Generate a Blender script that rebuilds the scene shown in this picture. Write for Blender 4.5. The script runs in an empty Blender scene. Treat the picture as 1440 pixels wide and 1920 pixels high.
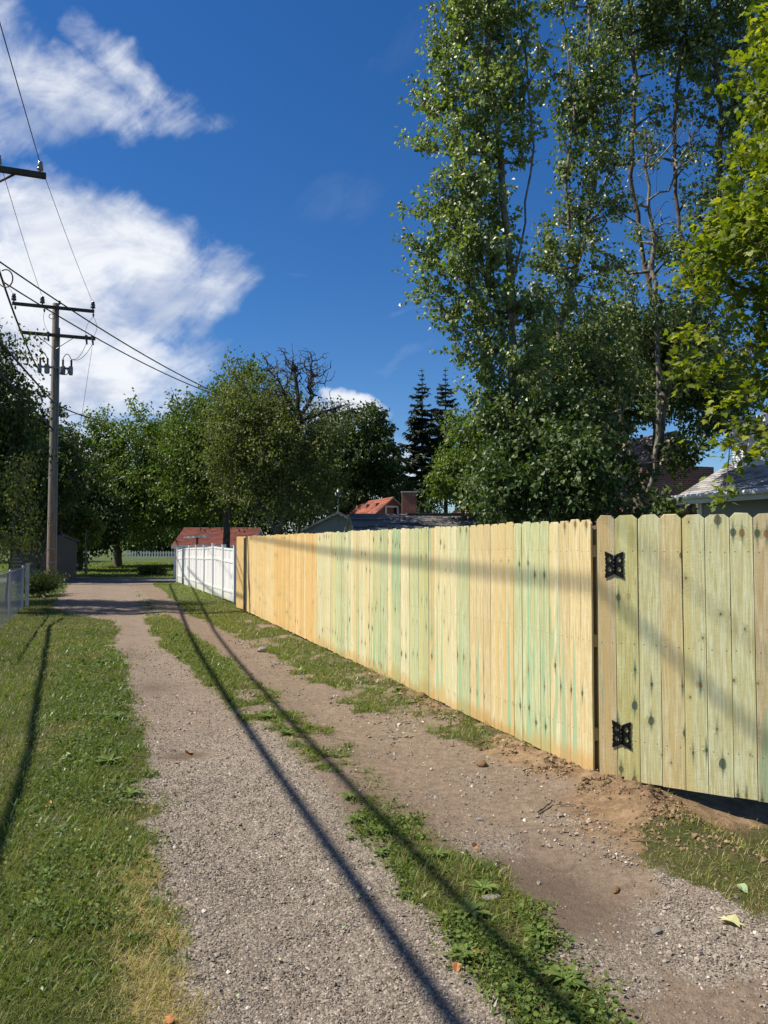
import bpy, math, random
import numpy as np
from mathutils import Vector, Matrix

random.seed(7)
RNG = np.random.default_rng(11)
SC = bpy.context.scene
COL = SC.collection
CAMZ = 1.70
F = 1440.0
PITCH = math.atan(59.0 / 1440.0)

# ------------------------------------------------------------------ camera
cam = bpy.data.cameras.new("camera")
cam.sensor_fit = 'VERTICAL'
cam.sensor_height = 24.0
cam.lens = 24.0 * F / 1920.0
cam.clip_start = 0.05
cam.clip_end = 3000.0
cam_ob = bpy.data.objects.new("camera", cam)
COL.objects.link(cam_ob)
cam_ob.location = (0, 0, CAMZ)
cam_ob.rotation_euler = (math.radians(90) + PITCH, 0, 0)
SC.camera = cam_ob

# ------------------------------------------------------------------ view
SC.view_settings.view_transform = 'Standard'
SC.view_settings.look = 'None'
SC.view_settings.gamma = 1.0
SC.view_settings.use_curve_mapping = False
SC.view_settings.exposure = 0.66
SC.cycles.max_bounces = 6
SC.cycles.transparent_max_bounces = 6
SC.cycles.use_adaptive_sampling = True

# ------------------------------------------------------------------ sun
SUN_EL = math.radians(53.0)
SUN_AZ = math.radians(184.0)          # angle from +X towards +Y
sun_dir = Vector((math.cos(SUN_AZ) * math.cos(SUN_EL), math.sin(SUN_AZ) * math.cos(SUN_EL), math.sin(SUN_EL)))
sun = bpy.data.lights.new("sun", 'SUN')
sun.energy = 4.9
sun.angle = math.radians(0.53)
sun.color = (1.0, 0.92, 0.79)
sun_ob = bpy.data.objects.new("sun", sun)
COL.objects.link(sun_ob)
sun_ob.rotation_euler = sun_dir.to_track_quat('Z', 'Y').to_euler()
sun_ob.location = sun_dir * 50


# ------------------------------------------------------------------ node helper
class NT:
    def __init__(s, tree):
        s.t = tree
        s.n = tree.nodes
        s.l = tree.links

    def node(s, typ, **kw):
        n = s.n.new(typ)
        for k, v in kw.items():
            setattr(n, k, v)
        return n

    def set(s, inp, v):
        if hasattr(v, 'is_output') or isinstance(v, bpy.types.NodeSocket):
            s.l.new(v, inp)
        else:
            inp.default_value = v

    def m(s, op, a, b=0.0, c=0.0, clamp=False):
        n = s.node('ShaderNodeMath', operation=op, use_clamp=clamp)
        s.set(n.inputs[0], a)
        s.set(n.inputs[1], b)
        if len(n.inputs) > 2:
            s.set(n.inputs[2], c)
        return n.outputs[0]

    def add(s, a, b): return s.m('ADD', a, b)
    def sub(s, a, b): return s.m('SUBTRACT', a, b)
    def mul(s, a, b): return s.m('MULTIPLY', a, b)
    def div(s, a, b): return s.m('DIVIDE', a, b)
    def mx(s, a, b): return s.m('MAXIMUM', a, b)
    def mn(s, a, b): return s.m('MINIMUM', a, b)

    def step(s, v, lo, hi, a=0.0, b=1.0):
        n = s.node('ShaderNodeMapRange', interpolation_type='SMOOTHSTEP')
        s.set(n.inputs['Value'], v)
        s.set(n.inputs['From Min'], lo)
        s.set(n.inputs['From Max'], hi)
        s.set(n.inputs['To Min'], a)
        s.set(n.inputs['To Max'], b)
        return n.outputs[0]

    def noise(s, vec, scale, detail=3.0, rough=0.5, dist=0.0, dim='3D', w=None):
        n = s.node('ShaderNodeTexNoise', noise_dimensions=dim)
        if vec is not None:
            s.set(n.inputs['Vector'], vec)
        if w is not None:
            s.set(n.inputs['W'], w)
        n.inputs['Scale'].default_value = scale
        n.inputs['Detail'].default_value = detail
        n.inputs['Roughness'].default_value = rough
        n.inputs['Distortion'].default_value = dist
        return n.outputs['Fac']

    def mapping(s, vec, loc=(0, 0, 0), scale=(1, 1, 1), rot=(0, 0, 0)):
        n = s.node('ShaderNodeMapping')
        s.set(n.inputs['Vector'], vec)
        s.set(n.inputs['Location'], loc)
        s.set(n.inputs['Scale'], scale)
        s.set(n.inputs['Rotation'], rot)
        return n.outputs[0]

    def mix(s, f, a, b, blend='MIX'):
        n = s.node('ShaderNodeMix', data_type='RGBA', blend_type=blend)
        s.set(n.inputs[0], f)
        for inp, v in ((n.inputs[6], a), (n.inputs[7], b)):
            if isinstance(v, (tuple, list)):
                v = tuple(v) if len(v) == 4 else (*v, 1.0)
            s.set(inp, v)
        return n.outputs[2]

    def ramp(s, f, stops):
        n = s.node('ShaderNodeValToRGB')
        s.set(n.inputs[0], f)
        e = n.color_ramp.elements
        while len(e) < len(stops):
            e.new(0.5)
        for i, (p, c) in enumerate(stops):
            e[i].position = p
            e[i].color = (*c, 1.0)
        return n.outputs[0]

    def xyz(s, vec):
        n = s.node('ShaderNodeSeparateXYZ')
        s.set(n.inputs[0], vec)
        return n.outputs

    def comb(s, x, y, z):
        n = s.node('ShaderNodeCombineXYZ')
        s.set(n.inputs[0], x)
        s.set(n.inputs[1], y)
        s.set(n.inputs[2], z)
        return n.outputs[0]

    def attr(s, name, typ='GEOMETRY'):
        return s.node('ShaderNodeAttribute', attribute_name=name, attribute_type=typ).outputs

    def coord(s, which='Object'):
        return s.node('ShaderNodeTexCoord').outputs[which]

    def bump(s, h, strength=0.3, dist=0.01):
        n = s.node('ShaderNodeBump')
        s.set(n.inputs['Height'], h)
        n.inputs['Strength'].default_value = strength
        n.inputs['Distance'].default_value = dist
        return n.outputs[0]


def new_mat(name):
    m = bpy.data.materials.new(name)
    m.use_nodes = True
    nt = NT(m.node_tree)
    b = m.node_tree.nodes['Principled BSDF']
    return m, nt, b


# ------------------------------------------------------------------ sky with procedural clouds
def px_dir(px, py):
    dx = (px - 720) / F
    dz = (960 - py) / F
    v = Vector((dx, math.cos(PITCH) - dz * math.sin(PITCH), math.sin(PITCH) + dz * math.cos(PITCH)))
    return v


def at_depth(px, py, Y):
    d = px_dir(px, py)
    t = Y / d.y
    return Vector((d.x * t, Y, CAMZ + d.z * t))


def on_ground(px, py, z=0.0):
    d = px_dir(px, py)
    t = (z - CAMZ) / d.z
    return Vector((d.x * t, d.y * t, z))


world = bpy.data.worlds.new("World")
SC.world = world
world.use_nodes = True
w = NT(world.node_tree)
bg = world.node_tree.nodes['Background']
sky = w.node('ShaderNodeTexSky')
sky.sky_type = 'NISHITA'
sky.sun_disc = False
sky.sun_elevation = SUN_EL
sky.sun_rotation = math.radians(90) - SUN_AZ
sky.air_density = 1.0
sky.dust_density = 0.15
sky.ozone_density = 3.0
gdir = w.coord('Generated')
gx, gy, gz = w.xyz(gdir)
az = w.m('ARCTAN2', gx, gy)
el = w.m('ARCSINE', w.mn(w.mx(gz, -1.0), 1.0))


def az_el(px, py):
    d = px_dir(px, py).normalized()
    return math.atan2(d.x, d.y), math.asin(d.z)


# distort the direction a little so that cloud edges curl
warp = w.node('ShaderNodeTexNoise')
w.set(warp.inputs['Vector'], gdir)
warp.inputs['Scale'].default_value = 5.0
warp.inputs['Detail'].default_value = 5.0
warp.inputs['Roughness'].default_value = 0.55
wx, wy, wz = w.xyz(warp.outputs['Color'])
azw = w.add(az, w.mul(w.sub(wx, 0.5), 0.20))
elw = w.add(el, w.mul(w.sub(wy, 0.5), 0.16))


def cloud_blob(px, py, rx, ry, rot=0.0, gain=1.0):
    a0, e0 = az_el(px, py)
    sx = rx / F * math.cos(a0) ** 2 * 1.05
    sy = ry / F * math.cos(e0)
    da = w.sub(azw, a0)
    de = w.sub(elw, e0)
    c, s_ = math.cos(rot), math.sin(rot)
    u = w.div(w.add(w.mul(da, c), w.mul(de, s_)), sx)
    v = w.div(w.sub(w.mul(de, c), w.mul(da, s_)), sy)
    d = w.add(w.mul(u, u), w.mul(v, v))
    return w.mul(w.sub(1.0, d), gain)


blobs = [cloud_blob(-90, 620, 520, 215, 0.10, 1.5), cloud_blob(150, 470, 290, 130, -0.35, 1.2),
         cloud_blob(330, 560, 150, 100, 0.0, 1.0), cloud_blob(160, 690, 300, 90, 0.0, 1.2),
         cloud_blob(-60, 800, 560, 80, 0.0, 1.0),
         cloud_blob(100, 160, 330, 72, 0.02, 0.72), cloud_blob(-20, 70, 170, 120, -0.1, 0.70),
         cloud_blob(240, 120, 130, 50, -0.55, 0.66), cloud_blob(-60, 215, 280, 50, 0.1, 0.6),
         cloud_blob(675, 768, 85, 28, 0.05, 1.4), cloud_blob(770, 850, 75, 75, 0.0, 0.8),
         cloud_blob(600, 800, 200, 30, 0.0, 0.7)]
acc = blobs[0]
for b_ in blobs[1:]:
    acc = w.mx(acc, b_)
# clouds all round the rest of the sky, behind the camera too
p_plane = w.comb(w.div(gx, w.add(w.mx(gz, 0.0), 0.35)), w.div(gy, w.add(w.mx(gz, 0.0), 0.35)), 0.0)
gen = w.noise(p_plane, 1.1, 6.0, 0.55, 0.6)
away = w.step(w.m('ABSOLUTE', w.sub(az, 0.05)), 0.62, 0.95)
genm = w.mul(w.sub(w.mul(w.sub(gen, 0.52), 6.0), 0.0), away)
genm = w.sub(genm, w.mul(w.sub(1.0, away), 4.0))
acc = w.mx(acc, genm)
rotv = w.node('ShaderNodeVectorRotate', rotation_type='AXIS_ANGLE')
w.set(rotv.inputs['Vector'], gdir)
rotv.inputs['Axis'].default_value = (0, 1, 0)
rotv.inputs['Angle'].default_value = math.radians(38)
str_n = w.noise(w.mapping(rotv.outputs[0], scale=(3.2, 3.2, 11.0)), 2.2, 8.0, 0.62, 0.9)
fine_n = w.noise(gdir, 14.0, 9.0, 0.62, 0.5)
billow = w.noise(gdir, 5.5, 8.0, 0.55, 0.3)
dens = w.add(w.mul(acc, 1.15), w.mul(w.sub(str_n, 0.5), 1.45))
dens = w.add(dens, w.mul(w.sub(fine_n, 0.5), 1.5))
dens = w.add(dens, w.mul(w.sub(billow, 0.5), 1.2))
mask = w.step(dens, -0.02, 1.30)
# thin high wisps
wisp_blobs = [cloud_blob(655, 400, 150, 55, 0.12, 1.0), cloud_blob(790, 110, 120, 75, 0.6, 1.0),
              cloud_blob(745, 612, 60, 9, 0.28, 0.9), cloud_blob(750, 685, 80, 12, 0.30, 1.1),
              cloud_blob(560, 549, 60, 6, -0.03, 0.8)]
wa = wisp_blobs[0]
for b_ in wisp_blobs[1:]:
    wa = w.mx(wa, b_)
wisp = w.mul(w.step(w.add(wa, w.mul(w.sub(str_n, 0.5), 2.2)), 0.3, 1.9), 0.07)
cl = w.mx(mask, wisp)
cl = w.mul(cl, w.step(gz, -0.02, 0.03))
shade = w.noise(w.mapping(gdir, scale=(1, 1, 2.2)), 6.5, 6.0, 0.6, 0.4)
ccol = w.mix(w.step(shade, 0.36, 0.60), (5.0, 5.7, 7.3), (8.9, 9.2, 9.7))
# a deep clear-air blue: the sky texture's own blue, more saturated
hs = w.node('ShaderNodeHueSaturation')
w.set(hs.inputs['Color'], sky.outputs[0])
hs.inputs['Saturation'].default_value = 1.30
hs.inputs['Value'].default_value = 1.0
skyc = w.mix(1.0, hs.outputs[0], (0.80, 0.92, 1.12, 1), 'MULTIPLY')
fin = w.mix(cl, skyc, ccol)
w.l.new(fin, bg.inputs['Color'])
bg.inputs['Strength'].default_value = 0.065


# ------------------------------------------------------------------ object helpers
def tag(o, label=None, cat=None, group=None, kind=None):
    if label: o['label'] = label
    if cat: o['category'] = cat
    if group: o['group'] = group
    if kind: o['kind'] = kind
    return o


def thing(name, label, cat, loc=(0, 0, 0), rotz=0.0, group=None):
    o = bpy.data.objects.new(name, None)
    o.empty_display_size = 0.2
    COL.objects.link(o)
    o.location = loc
    o.rotation_euler = (0, 0, rotz)
    return tag(o, label, cat, group)


def link(name, me, parent=None, loc=(0, 0, 0)):
    o = bpy.data.objects.new(name, me)
    COL.objects.link(o)
    o.location = loc
    if parent is not None:
        o.parent = parent
    return o


def np_mesh(name, V, Fc, mat=None, attrs=None, smooth=False):
    """V (n,3); Fc: list of arrays (m,k) of the same or different k"""
    me = bpy.data.meshes.new(name)
    if not isinstance(Fc, (list, tuple)):
        Fc = [Fc]
    Fc = [np.asarray(f, dtype=np.int32) for f in Fc if len(f)]
    V = np.asarray(V, dtype=np.float32)
    me.vertices.add(len(V))
    me.vertices.foreach_set('co', V.ravel())
    nl = sum(f.size for f in Fc)
    nf = sum(len(f) for f in Fc)
    me.loops.add(nl)
    me.polygons.add(nf)
    me.loops.foreach_set('vertex_index', np.concatenate([f.ravel() for f in Fc]))
    tot = np.concatenate([np.full(len(f), f.shape[1], dtype=np.int32) for f in Fc])
    st = np.concatenate([[0], np.cumsum(tot)[:-1]]).astype(np.int32)
    me.polygons.foreach_set('loop_start', st)
    try:
        me.polygons.foreach_set('loop_total', tot)
    except Exception:
        pass
    me.polygons.foreach_set('use_smooth', np.full(nf, smooth, dtype=bool))
    if attrs:
        for k, a in attrs.items():
            a = np.asarray(a, dtype=np.float32)
            if a.ndim == 1:
                at = me.attributes.new(k, 'FLOAT', 'POINT')
                at.data.foreach_set('value', a)
            else:
                at = me.attributes.new(k, 'FLOAT_COLOR', 'POINT')
                at.data.foreach_set('color', a.ravel())
    me.update(calc_edges=True)
    if mat is not None:
        me.materials.append(mat)
    return me


class MB:
    """collects simple solids in world (or local) coordinates, builds ONE mesh"""

    def __init__(s):
        s.v = []
        s.f = []
        s.t = []

    def add(s, vs, fs, tint=0.5):
        o = len(s.v)
        s.v += [tuple(v) for v in vs]
        s.f += [tuple(i + o for i in f) for f in fs]
        s.t += [tint] * len(vs)

    def box(s, c, size, ax=None, ay=None, tint=0.5):
        ax = Vector(ax).normalized() if ax is not None else Vector((1, 0, 0))
        ay = Vector(ay).normalized() if ay is not None else Vector((-ax.y, ax.x, 0)).normalized()
        az_ = ax.cross(ay)
        c = Vector(c)
        hx, hy, hz = size[0] / 2, size[1] / 2, size[2] / 2
        vs = [c + ax * (i * hx) + ay * (j * hy) + az_ * (k * hz) for k in (-1, 1) for j in (-1, 1) for i in (-1, 1)]
        s.add(vs, [(0, 2, 3, 1), (4, 5, 7, 6), (0, 1, 5, 4), (2, 6, 7, 3), (0, 4, 6, 2), (1, 3, 7, 5)], tint)

    def prism(s, poly, ext, tint=0.5):
        """poly: list of points, ext: extrusion vector"""
        n = len(poly)
        ext = Vector(ext)
        vs = [Vector(p) for p in poly] + [Vector(p) + ext for p in poly]
        fs = [tuple(range(n - 1, -1, -1)), tuple(range(n, 2 * n))]
        fs += [(i, (i + 1) % n, n + (i + 1) % n, n + i) for i in range(n)]
        s.add(vs, fs, tint)

    def tube(s, pts, rad, n=6, cap=True, tint=0.5):
        pts = [Vector(p) for p in pts]
        if not isinstance(rad, (list, tuple)):
            rad = [rad] * len(pts)
        vs, fs = [], []
        up = None
        for i, p in enumerate(pts):
            d = (pts[min(i + 1, len(pts) - 1)] - pts[max(i - 1, 0)]).normalized()
            if up is None:
                up = Vector((0, 0, 1)) if abs(d.z) < 0.9 else Vector((1, 0, 0))
            a = d.cross(up).normalized()
            b = a.cross(d)
            up = b
            for k in range(n):
                t = 2 * math.pi * k / n
                vs.append(p + (a * math.cos(t) + b * math.sin(t)) * rad[i])
        for i in range(len(pts) - 1):
            for k in range(n):
                k2 = (k + 1) % n
                fs.append((i * n + k, i * n + k2, (i + 1) * n + k2, (i + 1) * n + k))
        if cap:
            fs.append(tuple(range(n - 1, -1, -1)))
            fs.append(tuple((len(pts) - 1) * n + k for k in range(n)))
        s.add(vs, fs, tint)

    def lathe(s, base, prof, n=12, axis=(0, 0, 1), tint=0.5):
        """prof: list of (r, h) along axis"""
        ax = Vector(axis).normalized()
        base = Vector(base)
        s.tube_rings([(base + ax * h, ax, r) for r, h in prof], n, tint)

    def tube_rings(s, rings, n, tint=0.5):
        vs, fs = [], []
        for p, d, r in rings:
            up = Vector((0, 0, 1)) if abs(d.z) < 0.9 else Vector((1, 0, 0))
            a = d.cross(up).normalized()
            b = a.cross(d)
            for k in range(n):
                t = 2 * math.pi * k / n
                vs.append(p + (a * math.cos(t) + b * math.sin(t)) * max(r, 1e-4))
        m = len(rings)
        for i in range(m - 1):
            for k in range(n):
                k2 = (k + 1) % n
                fs.append((i * n + k, i * n + k2, (i + 1) * n + k2, (i + 1) * n + k))
        fs.append(tuple(range(n - 1, -1, -1)))
        fs.append(tuple((m - 1) * n + k for k in range(n)))
        s.add(vs, fs, tint)

    def mesh(s, name, mat, smooth=False, origin=(0, 0, 0)):
        me = bpy.data.meshes.new(name)
        o = Vector(origin)
        me.from_pydata([(v[0] - o.x, v[1] - o.y, v[2] - o.z) for v in s.v], [], s.f)
        at = me.attributes.new('tint', 'FLOAT', 'POINT')
        at.data.foreach_set('value', np.array(s.t, dtype=np.float32))
        if smooth:
            me.polygons.foreach_set('use_smooth', [True] * len(me.polygons))
        me.materials.append(mat)
        me.update()
        return me

    def build(s, name, mat, parent=None, smooth=False, kind=None):
        """vertices are in world coordinates; the parent is an unrotated Empty"""
        origin = parent_world(parent)
        me = s.mesh(name, mat, smooth, origin)
        o = link(name, me, parent)
        if kind: o['kind'] = kind
        return o


def parent_world(p):
    o = Vector((0, 0, 0))
    while p is not None:
        o += Vector(p.location)
        p = p.parent
    return o


# ------------------------------------------------------------------ alley coordinates: u along the alley, v across to the right
ALLEY = math.radians(20.5)
D = Vector((-math.sin(ALLEY), math.cos(ALLEY), 0))
N = Vector((math.cos(ALLEY), math.sin(ALLEY), 0))


def uv(u, v, z=0.0):
    return D * u + N * v + Vector((0, 0, z))


def to_uv(p):
    return p.x * D.x + p.y * D.y, p.x * N.x + p.y * N.y


# ------------------------------------------------------------------ value noise in numpy
def _h(ix, iy, seed):
    h = (ix.astype(np.int64) * 374761393 + iy.astype(np.int64) * 668265263 + seed * 2147483647) & 0xffffffff
    h = ((h ^ (h >> 13)) * 1274126177) & 0xffffffff
    h = h ^ (h >> 16)
    return (h & 0xffff) / 65535.0


def vnoise(x, y, seed=0):
    x = np.asarray(x, dtype=np.float64)
    y = np.asarray(y, dtype=np.float64)
    ix = np.floor(x)
    iy = np.floor(y)
    fx = x - ix
    fy = y - iy
    fx = fx * fx * (3 - 2 * fx)
    fy = fy * fy * (3 - 2 * fy)
    a = _h(ix, iy, seed)
    b = _h(ix + 1, iy, seed)
    c = _h(ix, iy + 1, seed)
    d = _h(ix + 1, iy + 1, seed)
    return (a * (1 - fx) + b * fx) * (1 - fy) + (c * (1 - fx) + d * fx) * fy


def fbm(x, y, seed=0, octv=4, gain=0.5):
    s = 0.0
    a = 1.0
    t = 0.0
    for i in range(octv):
        s = s + a * vnoise(x * 2 ** i, y * 2 ** i, seed + i * 17)
        t += a
        a *= gain
    return s / t


def sstep(a, b, x):
    t = np.clip((x - a) / (b - a), 0, 1)
    return t * t * (3 - 2 * t)


# ------------------------------------------------------------------ ground height and what covers the ground
def rut(u, v, c, wd):
    return np.exp(-((v - c) / wd) ** 2)


def masks(X, Y):
    """grass, orange dirt, dark soil, alley membership at world X,Y"""
    X = np.asarray(X, dtype=np.float64)
    Y = np.asarray(Y, dtype=np.float64)
    u = X * D.x + Y * D.y
    v = X * N.x + Y * N.y
    wob = (fbm(u * 0.9, v * 0.9, 3) - 0.5) * 0.55
    wf = (fbm(u * 4.0, v * 4.0, 9) - 0.5) * 0.30
    farw = sstep(17.5, 22.0, u)
    left_edge = 0.36 + wob * 0.8 + wf * 1.3 - farw * 1.45
    left = sstep(0.09, -0.09, v - left_edge)
    # dry, thinner band along the left edge
    cen_l = np.interp(u, [0, 2.2, 3.6, 5.0, 8, 11, 14, 18, 23, 30], [1.36, 1.38, 1.46, 1.60, 1.32, 1.18, 1.02, 1.05, 1.2, 1.25])
    cen_r = np.interp(u, [0, 2.2, 3.2, 4.0, 5.0, 8, 11, 14, 18, 23, 30], [1.85, 1.75, 1.95, 1.95, 1.95, 1.95, 1.78, 1.72, 1.65, 1.55, 1.5])
    dens = np.interp(u, [0, 3.4, 4.0, 4.8, 6, 8, 9.5, 11, 17, 19, 22, 30], [1.25, 1.25, 0.85, 0.50, 0.52, 0.62, 0.82, 1.15, 1.1, 0.55, 0.6, 0.3])
    patch = 0.6 * fbm(u * 3.2, v * 3.2, 21, 4) + 0.4 * fbm(u * 13, v * 13, 23, 3)
    cen = sstep(-0.08, 0.10, v - cen_l - wob * 0.5 - wf * 0.7) * sstep(0.10, -0.08, v - cen_r - wob * 0.5 - wf)
    cen = cen * sstep(0.74 - dens * 0.62, 0.98 - dens * 0.60, patch)
    rl = np.interp(u, [0, 2.2, 3.0, 3.8, 4.6, 6.2, 8, 12, 16, 22, 28], [2.75, 2.85, 2.80, 3.05, 3.55, 2.80, 2.62, 2.50, 2.35, 2.10, 2.3])
    pr = 0.6 * fbm(u * 2.1 + 40, v * 2.6, 33, 4) + 0.4 * fbm(u * 12, v * 12, 35, 3)
    rdens = np.interp(u, [0, 2.4, 3.0, 4.2, 5.2, 6.0, 8, 14, 20, 24, 34], [0.2, 0.45, 1.0, 1.0, 0.42, 0.55, 0.72, 0.72, 0.9, 1.2, 1.2])
    right = sstep(-0.08, 0.12, v - rl - wob * 0.9 - wf * 1.8) * sstep(0.72 - rdens * 0.62, 1.00 - rdens * 0.60, pr)
    right0 = right
    yst = Y - (36.2 + 0.02 * X)
    # disturbed clay along the new fence and in front of the gate
    fd = 3.32 - v
    cl = sstep(0.42, 0.0, fd) * sstep(17.5, 9.0, u) * sstep(1.0, 2.2, u) * np.interp(u, [4, 5.5, 7, 12], [1.0, 0.9, 0.62, 0.55])
    blob = np.exp(-(((u - 3.75) / 0.85) ** 2 + ((v - 3.35) / 0.62) ** 2)) * 1.25
    blob2 = np.exp(-(((u - 5.3) / 0.8) ** 2 + ((v - 3.2) / 0.28) ** 2)) * 0.9
    dirt = np.clip(np.maximum(np.maximum(cl, blob), blob2) + (fbm(u * 3, v * 3, 51) - 0.5) * 0.7, 0, 1)
    right0 = right0 * (1 - 0.9 * sstep(0.50, 0.80, dirt) * sstep(3.70, 4.0, u) * np.interp(u, [5, 7], [1.0, 0.5]))
    grass0 = np.maximum(np.maximum(left, cen), right0)
    grass = np.where(v > 4.6, 1.0, grass0)
    grass = np.where(Y > 34.0, sstep(1.9, 2.2, np.abs(Y - (36.2 + 0.02 * X))), grass)
    # dark damp soil
    dk = np.exp(-(((u - 3.35) / 0.55) ** 2 + ((v - 2.12) / 0.32) ** 2))
    dk = np.maximum(dk, 0.8 * np.exp(-(((u - 4.3) / 1.0) ** 2 + ((v - 1.72) / 0.25) ** 2)))
    dk = np.maximum(dk, 0.75 * np.exp(-(((u - 6.55) / 0.14) ** 2 + ((v - 0.72) / 0.26) ** 2)))
    dk = np.maximum(dk, 0.55 * np.exp(-(((u - 9.6) / 0.45) ** 2 + ((v - 0.68) / 0.30) ** 2)))
    dk = np.maximum(dk, 0.55 * np.exp(-(((u - 12.6) / 0.5) ** 2 + ((v - 0.45) / 0.24) ** 2)))
    dark = np.clip(dk * (0.8 + 1.0 * fbm(u * 5, v * 5, 77)), 0, 1)
    # how much the surface is bare fines rather than loose stone
    fines = sstep(0.40, 0.62, fbm(u * 1.1, v * 2.0, 63, 3)) * sstep(1.4, 2.0, v)
    fines = np.maximum(fines, dark)
    fines = np.maximum(fines, sstep(3.4, 4.6, u) * sstep(1.4, 1.6, v) * 0.85)
    fines = np.maximum(fines, sstep(4.5, 8.0, u) * 0.6)
    return u, v, grass, dirt, dark, fines


def height(X, Y, detail=True):
    X = np.asarray(X, dtype=np.float64)
    Y = np.asarray(Y, dtype=np.float64)
    u = X * D.x + Y * D.y
    v = X * N.x + Y * N.y
    near = sstep(70, 30, np.hypot(X, Y))
    h = (fbm(u * 0.5, v * 0.7, 5, 3) - 0.5) * 0.05 * near
    inal = sstep(30, 20, u) * sstep(-6, 0, u)
    h = h - 0.030 * (rut(u, v, 0.85, 0.38) + rut(u, v, 2.3, 0.40)) * inal + 0.015 * rut(u, v, 1.6, 0.3) * inal
    h = h + 0.02 * sstep(0.3, -0.2, v) * sstep(-3.5, -1.5, v)
    # potholes
    h = h - 0.03 * np.exp(-(((u - 6.55) / 0.16) ** 2 + ((v - 0.72) / 0.28) ** 2))
    h = h - 0.035 * np.exp(-(((u - 3.4) / 0.4) ** 2 + ((v - 2.3) / 0.3) ** 2))
    # clay thrown up along the fence, hollow under the gate
    ridge = np.exp(-((v - 3.30) / 0.20) ** 2) * np.interp(u, [0, 3.2, 4.0, 5.0, 7.0, 10, 16, 19, 21], [0, 0.0, 0.05, 0.045, 0.03, 0.03, 0.03, 0.01, 0])
    clod = fbm(u * 9, v * 9, 90, 4, 0.6)
    ridge = ridge * (0.35 + 1.5 * clod)
    mound = np.exp(-(((u - 4.15) / 0.42) ** 2 + ((v - 3.42) / 0.26) ** 2)) * 0.052 * (0.3 + 1.5 * clod)
    hollow = -0.15 * sstep(4.55, 3.6, u) * sstep(3.25, 3.85, v) * sstep(1.0, 2.2, u)
    h = h + ridge + mound + hollow
    rise = np.clip((Y - 41) * 0.012, 0, 0.5)
    h = h + rise
    return h


# ================================================================== MATERIALS
def simple_mat(name, col, rough=0.6, metal=0.0, var=0.12, scale=8.0, bump=0.1, spec=0.4, stretch=(1, 1, 1)):
    m, t, b = new_mat(name)
    co = t.mapping(t.coord('Object'), scale=stretch)
    n = t.noise(co, scale, 5.0, 0.6)
    tint = t.attr('tint')['Fac']
    k = t.add(1.0 - var, t.mul(n, var * 2))
    k = t.mul(k, t.add(0.75, t.mul(tint, 0.5)))
    c = t.mix(1.0, (*col, 1), t.comb(k, k, k), 'MULTIPLY')
    t.l.new(c, b.inputs['Base Color'])
    b.inputs['Roughness'].default_value = rough
    b.inputs['Metallic'].default_value = metal
    b.inputs['Specular IOR Level'].default_value = spec
    if bump:
        t.l.new(t.bump(t.noise(co, scale * 5, 4.0, 0.6), bump, 0.01), b.inputs['Normal'])
    return m


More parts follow.
